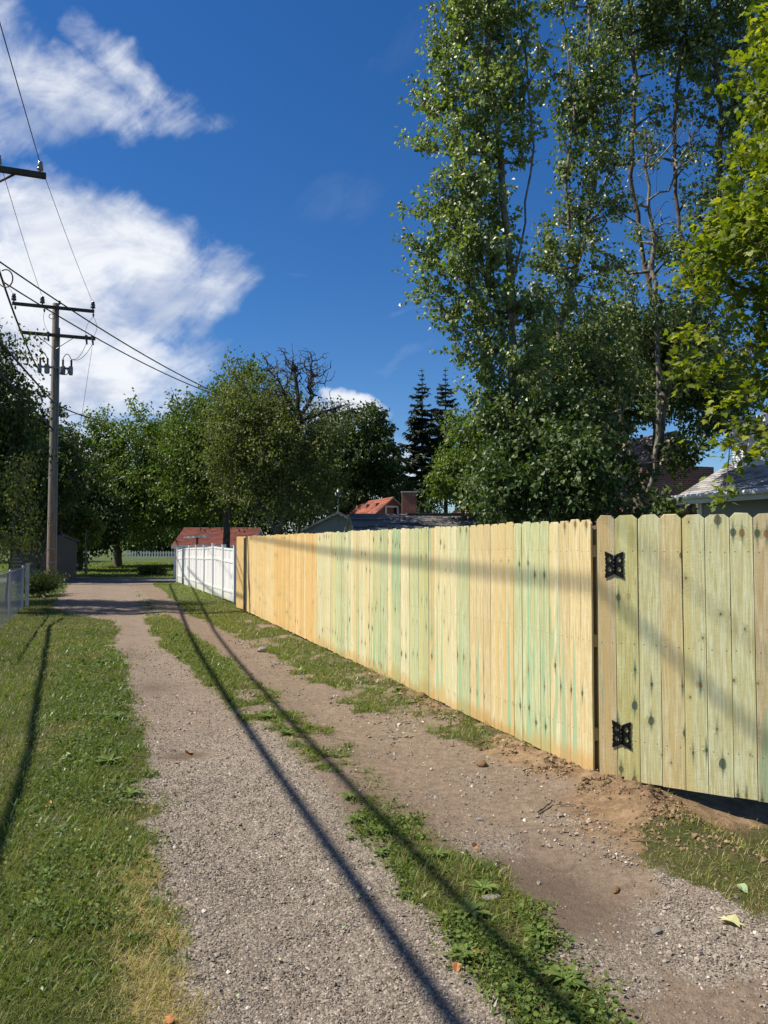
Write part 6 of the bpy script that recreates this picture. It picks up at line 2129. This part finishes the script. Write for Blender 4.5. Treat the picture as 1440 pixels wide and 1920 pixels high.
# shrub by the pole foot and under the chain-link end
blobsH = [blob(80, 1103, 24.5, 20, 12), blob(60, 1112, 24, 16, 12), blob(100, 1095, 25.5, 10, 6)]
grow_tree('low_shrub', 'dark spiky shrub at the foot of the utility pole by the fence end', [[tuple(on_ground(82, 1128, 0))] + tp((82, 1110, 24.5), (85, 1095, 24.5))], blobsH, 70, 50, 0.12, (T_DIAMOND[0] * np.array([0.35, 1, 1]), T_DIAMOND[1]),
          (M['lf_dark'], M['bark_dark']), 30, 0.02, 0.10, 0.35, 0.3, cat='shrub', hang=-1, droop=-0.2, min_z=0.05)
# young street tree and clipped bushes on the far lawn
blobsY = [blob(160, 1000, 41, 18, 26), blob(150, 975, 41, 22, 18), blob(170, 990, 41, 18, 30)]
grow_tree('young_tree', 'thin young tree with bright leaves beside the street, left of the far lawn', [[(at_depth(161, 1088, 40).x, 40, 0.0)] + tp((161, 1040, 40), (160, 985, 40.5))], blobsY, 70, 50, 0.17, T_DIAMOND,
          (M['lf_mid'], M['bark_poplar']), 33, 0.09, 0.12, 0.35, 0.4, tint=(0.3, 0.95), twigs=False)
for kk, (px, lab) in enumerate(((272, 'small dark clipped bush across the street, left of two'), (297, 'small dark clipped bush across the street, right of two'))):
    grow_tree('round_bush', lab, [[(at_depth(px, 1080, 41).x, 41, 0.0)] + tp((px, 1075, 41), (px, 1066, 41))], [blob(px, 1074, 41, 9, 9)], 40, 50, 0.09, T_DIAMOND,
              (M['lf_dark'], M['bark_dark']), 34 + kk, 0.02, 0.08, 0.15, 0.3, cat='bush', twigs=False, group='clipped bushes across the street', min_z=0.05)
# ================================================================== GROUND COVER
def scatter_grid(u0, u1, v0, v1, n, rng):
    u = rng.uniform(u0, u1, n); v = rng.uniform(v0, v1, n)
    return u, v


def in_view(X, Y, mx_=0.56):
    return (Y > 1.6) & (np.abs(X / Y) < mx_)


def sample_ground(bands, v0, v1, rng, maskfn):
    """bands: (Y-range lo, hi, density per m2, size factor)"""
    XS, YS, SZ = [], [], []
    for lo, hi, den, sz in bands:
        wd_ = 0.64 if hi < 7 else 0.58
        a = 2 * hi * wd_ * (hi - lo)
        n = int(a * den)
        Y = rng.uniform(lo, hi, n)
        X = rng.uniform(-wd_, wd_, n) * hi
        k = np.abs(X) < Y * wd_
        X, Y = X[k], Y[k]
        m = maskfn(X, Y)
        keep = rng.random(len(X)) < m
        XS.append(X[keep]); YS.append(Y[keep]); SZ.append(np.full(keep.sum(), sz))
    return np.concatenate(XS), np.concatenate(YS), np.concatenate(SZ)


T_BLADE = (np.array([[-0.5, 0, 0], [0.5, 0, 0], [0.32, 0.55, 0.10], [-0.32, 0.55, 0.10], [0, 1.0, 0.42]]), [np.array([[0, 1, 2, 3]]), np.array([[3, 2, 4]])])


def blades(name, X, Y, hgt, wid, lean, mat, tint, rng, label, cat=None):
    n = len(X)
    Z = height(X, Y)
    pos = np.stack([X, Y, Z - 0.004], -1)
    a = rng.random(n) * 6.283
    le = np.abs(rng.normal(lean, lean * 0.6, n))
    up = np.stack([np.cos(a) * np.sin(le), np.sin(a) * np.sin(le), np.cos(le)], -1)
    side = np.stack([-np.sin(a + rng.normal(0, .6, n)), np.cos(a), np.zeros(n)], -1)
    side -= (side * up).sum(1, keepdims=True) * up
    side /= np.linalg.norm(side, axis=1, keepdims=True)
    nn = np.cross(side, up)
    nn = np.where((nn * np.stack([np.cos(a), np.sin(a), np.zeros(n)], -1)).sum(1, keepdims=True) < 0, -nn, nn)
    R = np.stack([side, up, nn], -1)
    S = np.stack([wid, hgt, hgt], -1)
    me = scatter_mesh(name, pos, R, S, T_BLADE[0], T_BLADE[1], mat, tint)
    o = link(name, me)
    o['kind'] = 'stuff'
    o['label'] = label
    return o


rng = np.random.default_rng(99)


def m_lawn(X, Y):
    u, v, g, d, dk, fi = masks(X, Y)
    return np.where(v < 0.9, g, 0) * (Y < 33.5) * (v > -8)


def m_mid(X, Y):
    u, v, g, d, dk, fi = masks(X, Y)
    return np.where((v >= 0.9) & (v < 2.75 - 0.3 * (u > 18)), g, 0) * (Y < 32)


def m_right(X, Y):
    u, v, g, d, dk, fi = masks(X, Y)
    return np.where((v >= 2.45 - 0.3 * (u > 18)) & (v < 3.9 + 0.8 * (u < 4)), g, 0) * (Y < 33) * (1 - 0.55 * d)


# mown lawn on the left
X, Y, SZ = sample_ground([(1.9, 3.2, 15000, 1.0), (3.2, 4.6, 9500, 1.12), (4.6, 6.5, 5200, 1.35), (6.5, 9.5, 2600, 1.7), (9.5, 14, 1300, 2.3), (14, 22, 520, 3.2), (22, 34, 220, 4.6)], 0, 0, rng, m_lawn)
n = len(X)
u_, v_ = X * D.x + Y * D.y, X * N.x + Y * N.y
dr = dryness(X, Y)
clump = fbm(u_ * 2.2, v_ * 2.2, 200, 3)
h = (0.030 + 0.038 * clump) * (0.6 + 0.7 * rng.random(n)) * np.minimum(SZ, 2.2) ** 0.35
wv = 0.0030 * SZ * (0.7 + 0.6 * rng.random(n))
hue = fbm(u_ * 0.7, v_ * 0.7, 210, 3)
ti = np.clip(0.02 + 0.55 * rng.random(n) + 0.45 * (hue - 0.45), 0, 0.64)
ti = np.where(rng.random(n) < dr * 0.9 + 0.03, 0.72 + 0.28 * rng.random(n), ti)
blades('lawn_grass', X, Y, h, wv, 0.62, M['grass'], ti, rng, 'mown green lawn with straw patches along the left of the alley')
print('lawn blades', n)

# grass between the wheel tracks
X, Y, SZ = sample_ground([(1.9, 3.4, 7000, 1.0), (3.4, 5.2, 7000, 1.15), (5.2, 7.5, 5200, 1.4), (7.5, 11, 2600, 1.9), (11, 18, 1300, 2.6), (18, 32, 420, 4.0)], 0, 0, rng, m_mid)
n = len(X)
h = (0.030 + 0.03 * rng.random(n)) * np.minimum(SZ, 2.4) ** 0.4
wv = 0.0034 * SZ * (0.7 + 0.6 * rng.random(n))
ti = np.clip(0.15 + 0.5 * rng.random(n), 0, 0.64)
ti = np.where(rng.random(n) < 0.13, 0.75 + 0.25 * rng.random(n), ti)
blades('track_grass', X, Y, h, wv, 0.75, M['grass'], ti, rng, 'ragged strip of grass between the two wheel tracks')
print('mid blades', n)
# grass at the fence foot
X, Y, SZ = sample_ground([(2.6, 4.2, 6500, 1.0), (4.2, 6.2, 4200, 1.2), (6.2, 9, 3000, 1.6), (9, 14, 1500, 2.2), (14, 22, 900, 3.0), (22, 34, 420, 4.2)], 0, 0, rng, m_right)
n = len(X)
u_, v_ = X * D.x + Y * D.y, X * N.x + Y * N.y
h = (0.030 + 0.035 * rng.random(n)) * np.minimum(SZ, 2.4) ** 0.35
wv = 0.0032 * SZ * (0.7 + 0.6 * rng.random(n))
ti = np.clip(0.15 + 0.5 * rng.random(n), 0, 0.64)
ti = np.where(rng.random(n) < np.where(u_ < 5, 0.42, 0.18), 0.75 + 0.25 * rng.random(n), ti)
blades('fence_foot_grass', X, Y, h, wv, 0.8, M['grass'], ti, rng, 'patchy grass and straw along the foot of the fences')
print('right blades', n)

# clover and broad little leaves: in the centre strip near the camera and scattered through the lawn
def m_clover(X, Y):
    u, v, g, d, dk, fi = masks(X, Y)
    c = np.where((v >= 0.9) & (v < 2.6) & (u < 4.6), g, 0) * sstep(0.30, 0.50, fbm(u * 3, v * 3, 300, 3))
    l = np.where(v < 0.9, g, 0) * sstep(0.52, 0.64, fbm(u * 1.5, v * 1.5, 310, 3)) * 0.55
    e = np.where((v < 0.9) & (v > -0.35) & (u > 4.0) & (u < 12), g, 0) * sstep(0.40, 0.58, fbm(u * 2, v * 3, 320, 3)) * 0.7
    c2 = np.where((v >= 0.9) & (v < 2.2) & (u >= 4.6), g, 0) * 0.35
    return np.maximum(np.maximum(c, l), np.maximum(e, c2))
X, Y, SZ = sample_ground([(1.9, 3.6, 6500, 1.0), (3.6, 5.5, 2600, 1.2), (5.5, 9, 1100, 1.7), (9, 15, 420, 2.6)], 0, 0, rng, m_clover)
n = len(X)
pos = np.stack([X, Y, height(X, Y) + 0.008 + 0.032 * rng.random(n)], -1)
nr = rng.normal(0, 0.42, (n, 3)) + np.array([0, 0, 1])
T_CL = (np.array([[0, 0, 0], [0.42, 0.30, 0.10], [0.38, 0.78, 0.08], [0, 1, -0.02], [-0.38, 0.78, 0.08], [-0.42, 0.30, 0.10]]), [np.array([[0, 1, 2], [0, 2, 3], [0, 3, 4], [0, 4, 5]])])
me = scatter_mesh('clover', pos, rot_from(nr, rng.random(n) * 6.28), 0.017 * SZ ** 0.8 * (0.6 + 0.7 * rng.random(n)), T_CL[0], T_CL[1], M['clover'], rng.random(n))
o = link('clover', me); o['kind'] = 'stuff'; o['label'] = 'clover and small broad leaves growing through the grass'
print('clover', n)

# broad strap leaves of plantain and dandelion through the lawn edge and strip
def m_strap(X, Y):
    u, v, g, d, dk, fi = masks(X, Y)
    e = np.where((v < 0.9) & (v > -0.5) & (u > 3.2) & (u < 14), g, 0) * sstep(0.42, 0.56, fbm(u * 2.2, v * 3, 520, 3))
    c2 = np.where((v >= 0.9) & (v < 2.3) & (u < 14), g, 0) * sstep(0.45, 0.6, fbm(u * 3, v * 3, 530, 3)) * 0.6
    r = np.where((v > 2.5) & (v < 3.6) & (u > 5) & (u < 16), g, 0) * 0.4
    l = np.where(v < 0.2, g, 0) * sstep(0.60, 0.7, fbm(u * 2, v * 2, 540, 3)) * 0.5
    return np.maximum(np.maximum(e, c2), np.maximum(r, l))
X, Y, SZ = sample_ground([(2.0, 4.5, 1300, 1.0), (4.5, 8, 1500, 1.3), (8, 15, 700, 1.9)], 0, 0, rng, m_strap)
n = len(X)
blades('broad_leaf_weeds', X, Y, 0.060 * SZ ** 0.5 * (0.5 + 0.8 * rng.random(n)), 0.012 * SZ ** 0.6 * (0.6 + 0.8 * rng.random(n)), 1.05, M['weed'], 0.7 * rng.random(n), rng, 'plantain and dandelion leaves low among the grass')

# lawn across the street and by the pole
def m_far(X, Y):
    return ((Y > 38.7) | ((Y > 29) & (X * N.x + Y * N.y < -1.3) & (Y < 33.8))).astype(float) * (X > -28) * (X < -6)
X, Y, SZ = sample_ground([(29, 34, 60, 1.0), (38.5, 60, 60, 1.2)], 0, 0, rng, m_far)
n = len(X)
blades('far_lawn_grass', X, Y, 0.10 * (0.6 + 0.7 * rng.random(n)), 0.05 * (0.6 + 0.7 * rng.random(n)), 0.6, M['grass'], np.clip(0.2 + 0.45 * rng.random(n), 0, 0.64), rng, 'shaded green lawn across the street')

# ------------------------------------------------------------------ loose stone
T_ROCK = (np.array([[0, 0, 0.55], [0.5, 0.05, 0.05], [0.12, 0.48, 0.12], [-0.45, 0.2, 0.0], [-0.30, -0.40, 0.1], [0.28, -0.42, -0.05], [0, 0, -0.4]]),
          [np.array([[0, 1, 2], [0, 2, 3], [0, 3, 4], [0, 4, 5], [0, 5, 1], [6, 2, 1], [6, 3, 2], [6, 4, 3], [6, 5, 4], [6, 1, 5]])])
T_ROCK5 = (T_ROCK[0][:6], [T_ROCK[1][0][:5]])


def stone_mat():
    m, t, b = new_mat('loose_stone')
    tint = t.attr('tint')['Fac']
    P = t.coord('Object')
    c = t.ramp(tint, [(0.0, (0.105, 0.082, 0.064)), (0.4, (0.196, 0.164, 0.132)), (0.8, (0.30, 0.26, 0.212)), (0.93, (0.44, 0.38, 0.315)), (1.0, (0.58, 0.52, 0.45))])
    n_ = t.noise(P, 90.0, 3.0, 0.6)
    k = t.add(0.8, t.mul(n_, 0.4))
    t.l.new(t.mix(1.0, c, t.comb(k, k, k), 'MULTIPLY'), b.inputs['Base Color'])
    b.inputs['Roughness'].default_value = 0.92
    b.inputs['Specular IOR Level'].default_value = 0.2
    return m


M['loose_stone'] = stone_mat()


def m_stone(X, Y):
    u, v, g, d, dk, fi = masks(X, Y)
    r = (1 - g) * (v > -0.3) * (v < 3.4) * (1 - 0.93 * fi) * (1 - 0.8 * dk)
    r = r * (1 - 0.75 * d)
    return np.clip(r, 0, 1)
X, Y, SZ = sample_ground([(2.0, 3.0, 13000, 1.0), (3.0, 4.2, 8000, 1.2), (4.2, 6.0, 4200, 1.45), (6.0, 9, 1900, 1.9), (9, 13, 700, 2.5)], 0, 0, rng, m_stone)
n = len(X)
s = 0.0074 * SZ ** 0.75 * np.exp(rng.normal(0, 0.38, n))
s = np.clip(s, 0.004, 0.045)
pos = np.stack([X, Y, height(X, Y) + s * 0.05], -1)
nr = rng.normal(0, 0.30, (n, 3)) + np.array([0, 0, 1])
S3 = np.stack([s * (0.8 + 0.5 * rng.random(n)), s * (0.7 + 0.4 * rng.random(n)), s * (0.6 + 0.5 * rng.random(n))], -1)
me = scatter_mesh('gravel', pos, rot_from(nr, rng.random(n) * 6.28), S3, T_ROCK5[0], T_ROCK5[1], M['loose_stone'], np.clip(rng.normal(0.48, 0.22, n), 0, 1))
o = link('gravel', me); o['kind'] = 'stuff'; o['label'] = 'loose crushed limestone lying in the wheel tracks'
print('gravel', n)

# coarser rubble between track and fence, clods of clay at the fence foot
def m_rub(X, Y):
    u, v, g, d, dk, fi = masks(X, Y)
    band = np.exp(-((v - np.interp(u, [0, 3, 4.5, 6, 9, 14], [2.5, 2.55, 2.75, 2.65, 2.55, 2.4])) / 0.22) ** 2)
    return np.clip(band * sstep(0.42, 0.62, fbm(u * 2.5, v * 2.5, 401, 3)) * (1 - g * 0.6), 0, 1)
X, Y, SZ = sample_ground([(2.6, 5.0, 1300, 1.0), (5.0, 8, 700, 1.3), (8, 14, 240, 1.9)], 0, 0, rng, m_rub)
n = len(X)
s = np.clip(0.015 * SZ * np.exp(rng.normal(0, 0.40, n)), 0.006, 0.06)
pos = np.stack([X, Y, height(X, Y) + s * 0.12], -1)
S3 = np.stack([s, s * (0.6 + 0.4 * rng.random(n)), s * (0.5 + 0.4 * rng.random(n))], -1)
me = scatter_mesh('rubble', pos, rot_from(rng.normal(0, 0.4, (n, 3)) + np.array([0, 0, 1]), rng.random(n) * 6.28), S3, T_ROCK[0], T_ROCK[1], M['loose_stone'], np.clip(rng.normal(0.6, 0.2, n), 0, 1))
o = link('rubble', me); o['kind'] = 'stuff'; o['label'] = 'coarser stones strewn between the right wheel track and the fence'


def m_clod(X, Y):
    u, v, g, d, dk, fi = masks(X, Y)
    ridge = np.exp(-((v - 3.22) / 0.16) ** 2) * sstep(12, 6, u) * sstep(3.2, 3.7, u)
    mound = np.exp(-(((u - 4.2) / 0.45) ** 2 + ((v - 3.35) / 0.28) ** 2)) * 1.2
    return np.clip((ridge * 0.6 + mound) * sstep(0.35, 0.6, fbm(u * 6, v * 6, 410, 3)) + 0.03 * d, 0, 1) * (v < 3.75)
X, Y, SZ = sample_ground([(3.2, 6.0, 5200, 1.0), (6.0, 9, 1300, 1.4), (9, 14, 400, 2.0)], 0, 0, rng, m_clod)
n = len(X)
s = np.clip(0.013 * SZ * np.exp(rng.normal(0, 0.48, n)), 0.005, 0.055)
pos = np.stack([X, Y, height(X, Y) + s * 0.15], -1)
S3 = np.stack([s, s * (0.7 + 0.3 * rng.random(n)), s * (0.6 + 0.4 * rng.random(n))], -1)
cm, ct_, cb = new_mat('clay_clods')
cc_ = ct_.ramp(ct_.attr('tint')['Fac'], [(0.0, (0.10, 0.062, 0.034)), (0.5, (0.20, 0.135, 0.078)), (1.0, (0.32, 0.235, 0.145))])
ct_.l.new(cc_, cb.inputs['Base Color']); cb.inputs['Roughness'].default_value = 0.95
cb.inputs['Specular IOR Level'].default_value = 0.1
me = scatter_mesh('clay_clods', pos, rot_from(rng.normal(0, 0.4, (n, 3)) + np.array([0, 0, 1]), rng.random(n) * 6.28), S3, T_ROCK[0], T_ROCK[1], cm, rng.random(n))
o = link('clay_clods', me); o['kind'] = 'stuff'; o['label'] = 'crumbled orange-brown clay dug up at the foot of the fence and gate'
print('clods', n)

# leaf litter specks
def m_lit(X, Y):
    u, v, g, d, dk, fi = masks(X, Y)
    return (v > -1.5) * (v < 3.5) * (0.3 + 0.7 * sstep(0.5, 0.7, fbm(u * 2, v * 2, 420)))
X, Y, SZ = sample_ground([(2, 6, 11, 1.0), (6, 12, 6, 1.2), (12, 22, 3, 1.6)], 0, 0, rng, m_lit)
n = len(X)
pos = np.stack([X, Y, height(X, Y) + 0.012 + 0.015 * rng.random(n)], -1)
me = scatter_mesh('leaf_litter', pos, rot_from(rng.normal(0, 0.25, (n, 3)) + np.array([0, 0, 1]), rng.random(n) * 6.28), 0.026 * SZ * (0.4 + 0.6 * rng.random(n)), T_POPLAR[0], T_POPLAR[1], M['pale_leaf'], rng.random(n))
o = link('leaf_litter', me); o['kind'] = 'stuff'; o['label'] = 'tiny pale leaf bits scattered over grass and gravel'


# ------------------------------------------------------------------ weeds, single leaves, stones and sticks
def weed(label, px, py, r, seed, nl=14, group=None, width=0.125):
    r *= 0.66
    nl = int(nl * 1.5)
    rg_ = np.random.default_rng(seed)
    c = on_ground(px, py, 0)
    z = float(height(c.x, c.y))
    n = nl
    a = np.arange(n) * 2.399 + rg_.random(n) * 0.5
    el_ = rg_.uniform(0.12, 0.75, n)
    V, Fs = [], []
    ti = []
    for i in range(n):
        L = r * rg_.uniform(0.55, 1.1)
        w_ = L * width * rg_.uniform(0.8, 1.2)
        d = np.array([math.cos(a[i]), math.sin(a[i]), 0])
        s_ = np.array([-d[1], d[0], 0])
        base = len(V)
        K = 5
        for k in range(K + 1):
            t = k / K
            cpt = d * L * t * math.cos(el_[i] * (1 - 0.9 * t)) + np.array([0, 0, L * (math.sin(el_[i]) * t - 0.55 * t * t * math.sin(el_[i])) + 0.012])
            ww = w_ * (math.sin(math.pi * min(1, 0.08 + t * 0.92)) ** 0.8) * (1 + 0.25 * ((k % 2) - 0.5))
            if k == K: ww = 0.0005
            V += [cpt - s_ * ww + np.array([0, 0, ww * 0.35]), cpt, cpt + s_ * ww + np.array([0, 0, ww * 0.35])]
            ti += [0.2 + 0.6 * rg_.random()] * 3 if k == 0 else [ti[-1]] * 3
        for k in range(K):
            b0 = base + k * 3
            Fs += [[b0, b0 + 1, b0 + 4, b0 + 3], [b0 + 1, b0 + 2, b0 + 5, b0 + 4]]
    me = np_mesh('weed', np.array(V), [np.array(Fs)], M['weed'], {'tint': np.array(ti)}, True)
    o = link('weed', me, None, (c.x, c.y, z))
    tag(o, label, 'weed', group)


weeds = [('flat broad-leaved weed in the bare soil just right of the second shadow', 820, 1606, 0.11, 18), ('large leafy weed in the clover at the near end of the centre strip', 880, 1722, 0.16, 18),
         ('upright broad-leaved weed at the edge of the near clover patch', 905, 1672, 0.12, 14), ('weed rosette lying in the left cable shadow on the centre strip', 655, 1500, 0.12, 16),
         ('bright weed rosette between both cable shadows', 668, 1540, 0.11, 16), ('spreading weed in the centre strip below the bright rosette', 715, 1565, 0.11, 14),
         ('small weed rosette between the shadows on bare soil', 655, 1572, 0.07, 10), ('low weed tuft nearest the lower cable shadow in the dark soil', 713, 1605, 0.09, 12),
         ('leafy weed at the far tip of the grass strip clump', 537, 1380, 0.13, 18), ('thick green weed clump in the middle grass strip', 500, 1350, 0.15, 22),
         ('weed at the lawn edge with one leaf pointing over the gravel', 245, 1490, 0.17, 14), ('broad weed clump at the edge of the left lawn by the gravel', 205, 1430, 0.17, 18),
         ('weed clump farther along the lawn edge', 215, 1350, 0.20, 20), ('upper weed clump at the lawn edge near the puddle hollow', 190, 1245, 0.22, 20),
         ('single dark weed in the lawn at the lower left', 70, 1710, 0.10, 9), ('narrow-leaved weed in the lawn near the bottom left', 90, 1650, 0.13, 7),
         ('weed at the fence foot halfway along the pale boards', 745, 1300, 0.13, 14), ('weed at the near corner of the centre clover patch', 870, 1800, 0.13, 14),
         ('leafy weed on the right side of the centre clover patch', 1010, 1760, 0.13, 16), ('long-leaved weed at the bottom of the centre strip', 1060, 1850, 0.16, 16)]
for k, (lab, px, py, r_, nl) in enumerate(weeds):
    weed(lab, px, py, r_, 500 + k, nl)


def fallen_leaf(label, px, py, size, mat, tpl, seed, tilt=0.3):
    rg_ = np.random.default_rng(seed)
    c = on_ground(px, py, 0)
    z = float(height(c.x, c.y)) + 0.022
    nr = np.array([[rg_.normal(0, tilt), rg_.normal(0, tilt) - 0.2, 1.0]])
    me = scatter_mesh('fallen_leaf', np.zeros((1, 3)), rot_from(nr, rg_.random(1) * 6.28), np.array([size]), tpl[0] * np.array([1, 1, 1.6]), tpl[1], mat, np.array([rg_.random()]))
    o = link('fallen_leaf', me, None, (c.x, c.y, z))
    tag(o, label, 'leaf')


fallen_leaf('pale green maple leaf lying on the dirt at the lower right', 1367, 1738, 0.11, M['pale_leaf'], T_MAPLE, 1)
fallen_leaf('cream curled leaf on the grass below the gate', 1383, 1668, 0.07, M['pale_leaf'], T_POPLAR, 2)
fallen_leaf('yellowish leaf on bare dirt right of the shadows', 886, 1588, 0.05, M['dry_leaf'], T_POPLAR, 3)
fallen_leaf('orange dry leaf beside the clover, upper of two', 882, 1803, 0.06, M['dry_leaf'], T_MAPLE, 4)
fallen_leaf('orange dry leaf beside the clover, lower of two', 858, 1817, 0.05, M['dry_leaf'], T_POPLAR, 5)
fallen_leaf('orange leaf in the left wheel track by the shallow hollow', 356, 1404, 0.08, M['dry_leaf'], T_POPLAR, 6)
fallen_leaf('pinkish dry leaf at the bottom of the lawn edge', 320, 1911, 0.05, M['dry_leaf'], T_MAPLE, 7)
fallen_leaf('tan leaf lying in the lawn at the left', 97, 1518, 0.06, M['dry_leaf'], T_POPLAR, 8)
fallen_leaf('folded pale leaf in the lawn above the weeds', 133, 1421, 0.09, M['pale_leaf'], T_POPLAR, 9)


def rock(label, px, py, s3, seed, mat='stone'):
    rg_ = np.random.default_rng(seed)
    c = on_ground(px, py, 0)
    z = float(height(c.x, c.y))
    import bmesh
    bm = bmesh.new()
    bmesh.ops.create_icosphere(bm, subdivisions=2, radius=0.5)
    for v in bm.verts:
        d = v.co.normalized()
        k = 0.8 + 0.4 * float(fbm(np.array(d.x * 2 + seed), np.array(d.y * 2 + d.z * 3 + seed), seed, 3))
        v.co = Vector((d.x * s3[0] * k * 0.5, d.y * s3[1] * k * 0.5, max(d.z, -0.5) * s3[2] * k * 0.5))
    me = bpy.data.meshes.new('rock'); bm.to_mesh(me); bm.free()
    me.materials.append(M[mat])
    o = link('rock', me, None, (c.x, c.y, z + s3[2] * 0.22))
    o.rotation_euler = (0, 0, rg_.random() * 3)
    tag(o, label, 'stone')


rock('fist-sized flat stone in the right wheel track far up the alley', 492, 1217, (0.32, 0.16, 0.10), 1)
rock('squarish pale stone in the gravel at the lower right', 1231, 1738, (0.06, 0.045, 0.03), 2)
rock('grey flat stone at the lower right of the dirt track', 920, 1685, (0.10, 0.06, 0.02), 3)
rock('bluish chip of stone in the right track', 900, 1527, (0.05, 0.035, 0.02), 4)
rock('pale stone at the top of the left wheel track', 330, 1232, (0.10, 0.06, 0.04), 5)
rock('large clod of orange clay against the foot of the pale boards', 790, 1313, (0.20, 0.10, 0.07), 6, 'clay')
rock('brown clod of earth beside the fence corner', 903, 1432, (0.12, 0.08, 0.06), 7, 'clay')
rock('dark clod of earth in the gravel right of the soil patch', 1155, 1655, (0.07, 0.035, 0.028), 8, 'clay')
for lab, a, b_, r_ in (('short weathered stick lying on the dirt below the fence corner', (1008, 1522), (1034, 1506), 0.008), ('dark splinter of wood beside the weathered stick', (1042, 1510), (1078, 1511), 0.005),
                       ('thin twig across the straw below the gate', (1180, 1575), (1240, 1583), 0.004)):
    p, q = on_ground(*a), on_ground(*b_)
    mid_ = (p + q) / 2
    pts = []
    for k in range(7):
        t = k / 6
        w0 = p.lerp(q, t)
        w0.z = float(height(w0.x, w0.y)) + r_ + 0.008 + 0.004 * math.sin(k * 2.1)
        pts.append(w0 - Vector((mid_.x, mid_.y, 0)))
    mb = MB(); mb.tube(pts, [r_, r_ * 1.1, r_ * .9, r_, r_ * .8, r_ * .8, r_ * .5], 6)
    o = link('twig', mb.mesh('twig', M['twig']), None, (mid_.x, mid_.y, 0)); tag(o, lab, 'twig')
tot = sum(sum(len(p.vertices) - 2 for p in o.data.polygons) if len(o.data.polygons) < 3000 else len(o.data.loops) - 2 * len(o.data.polygons) for o in bpy.data.objects if o.type == 'MESH')
print('TRIANGLES', tot)
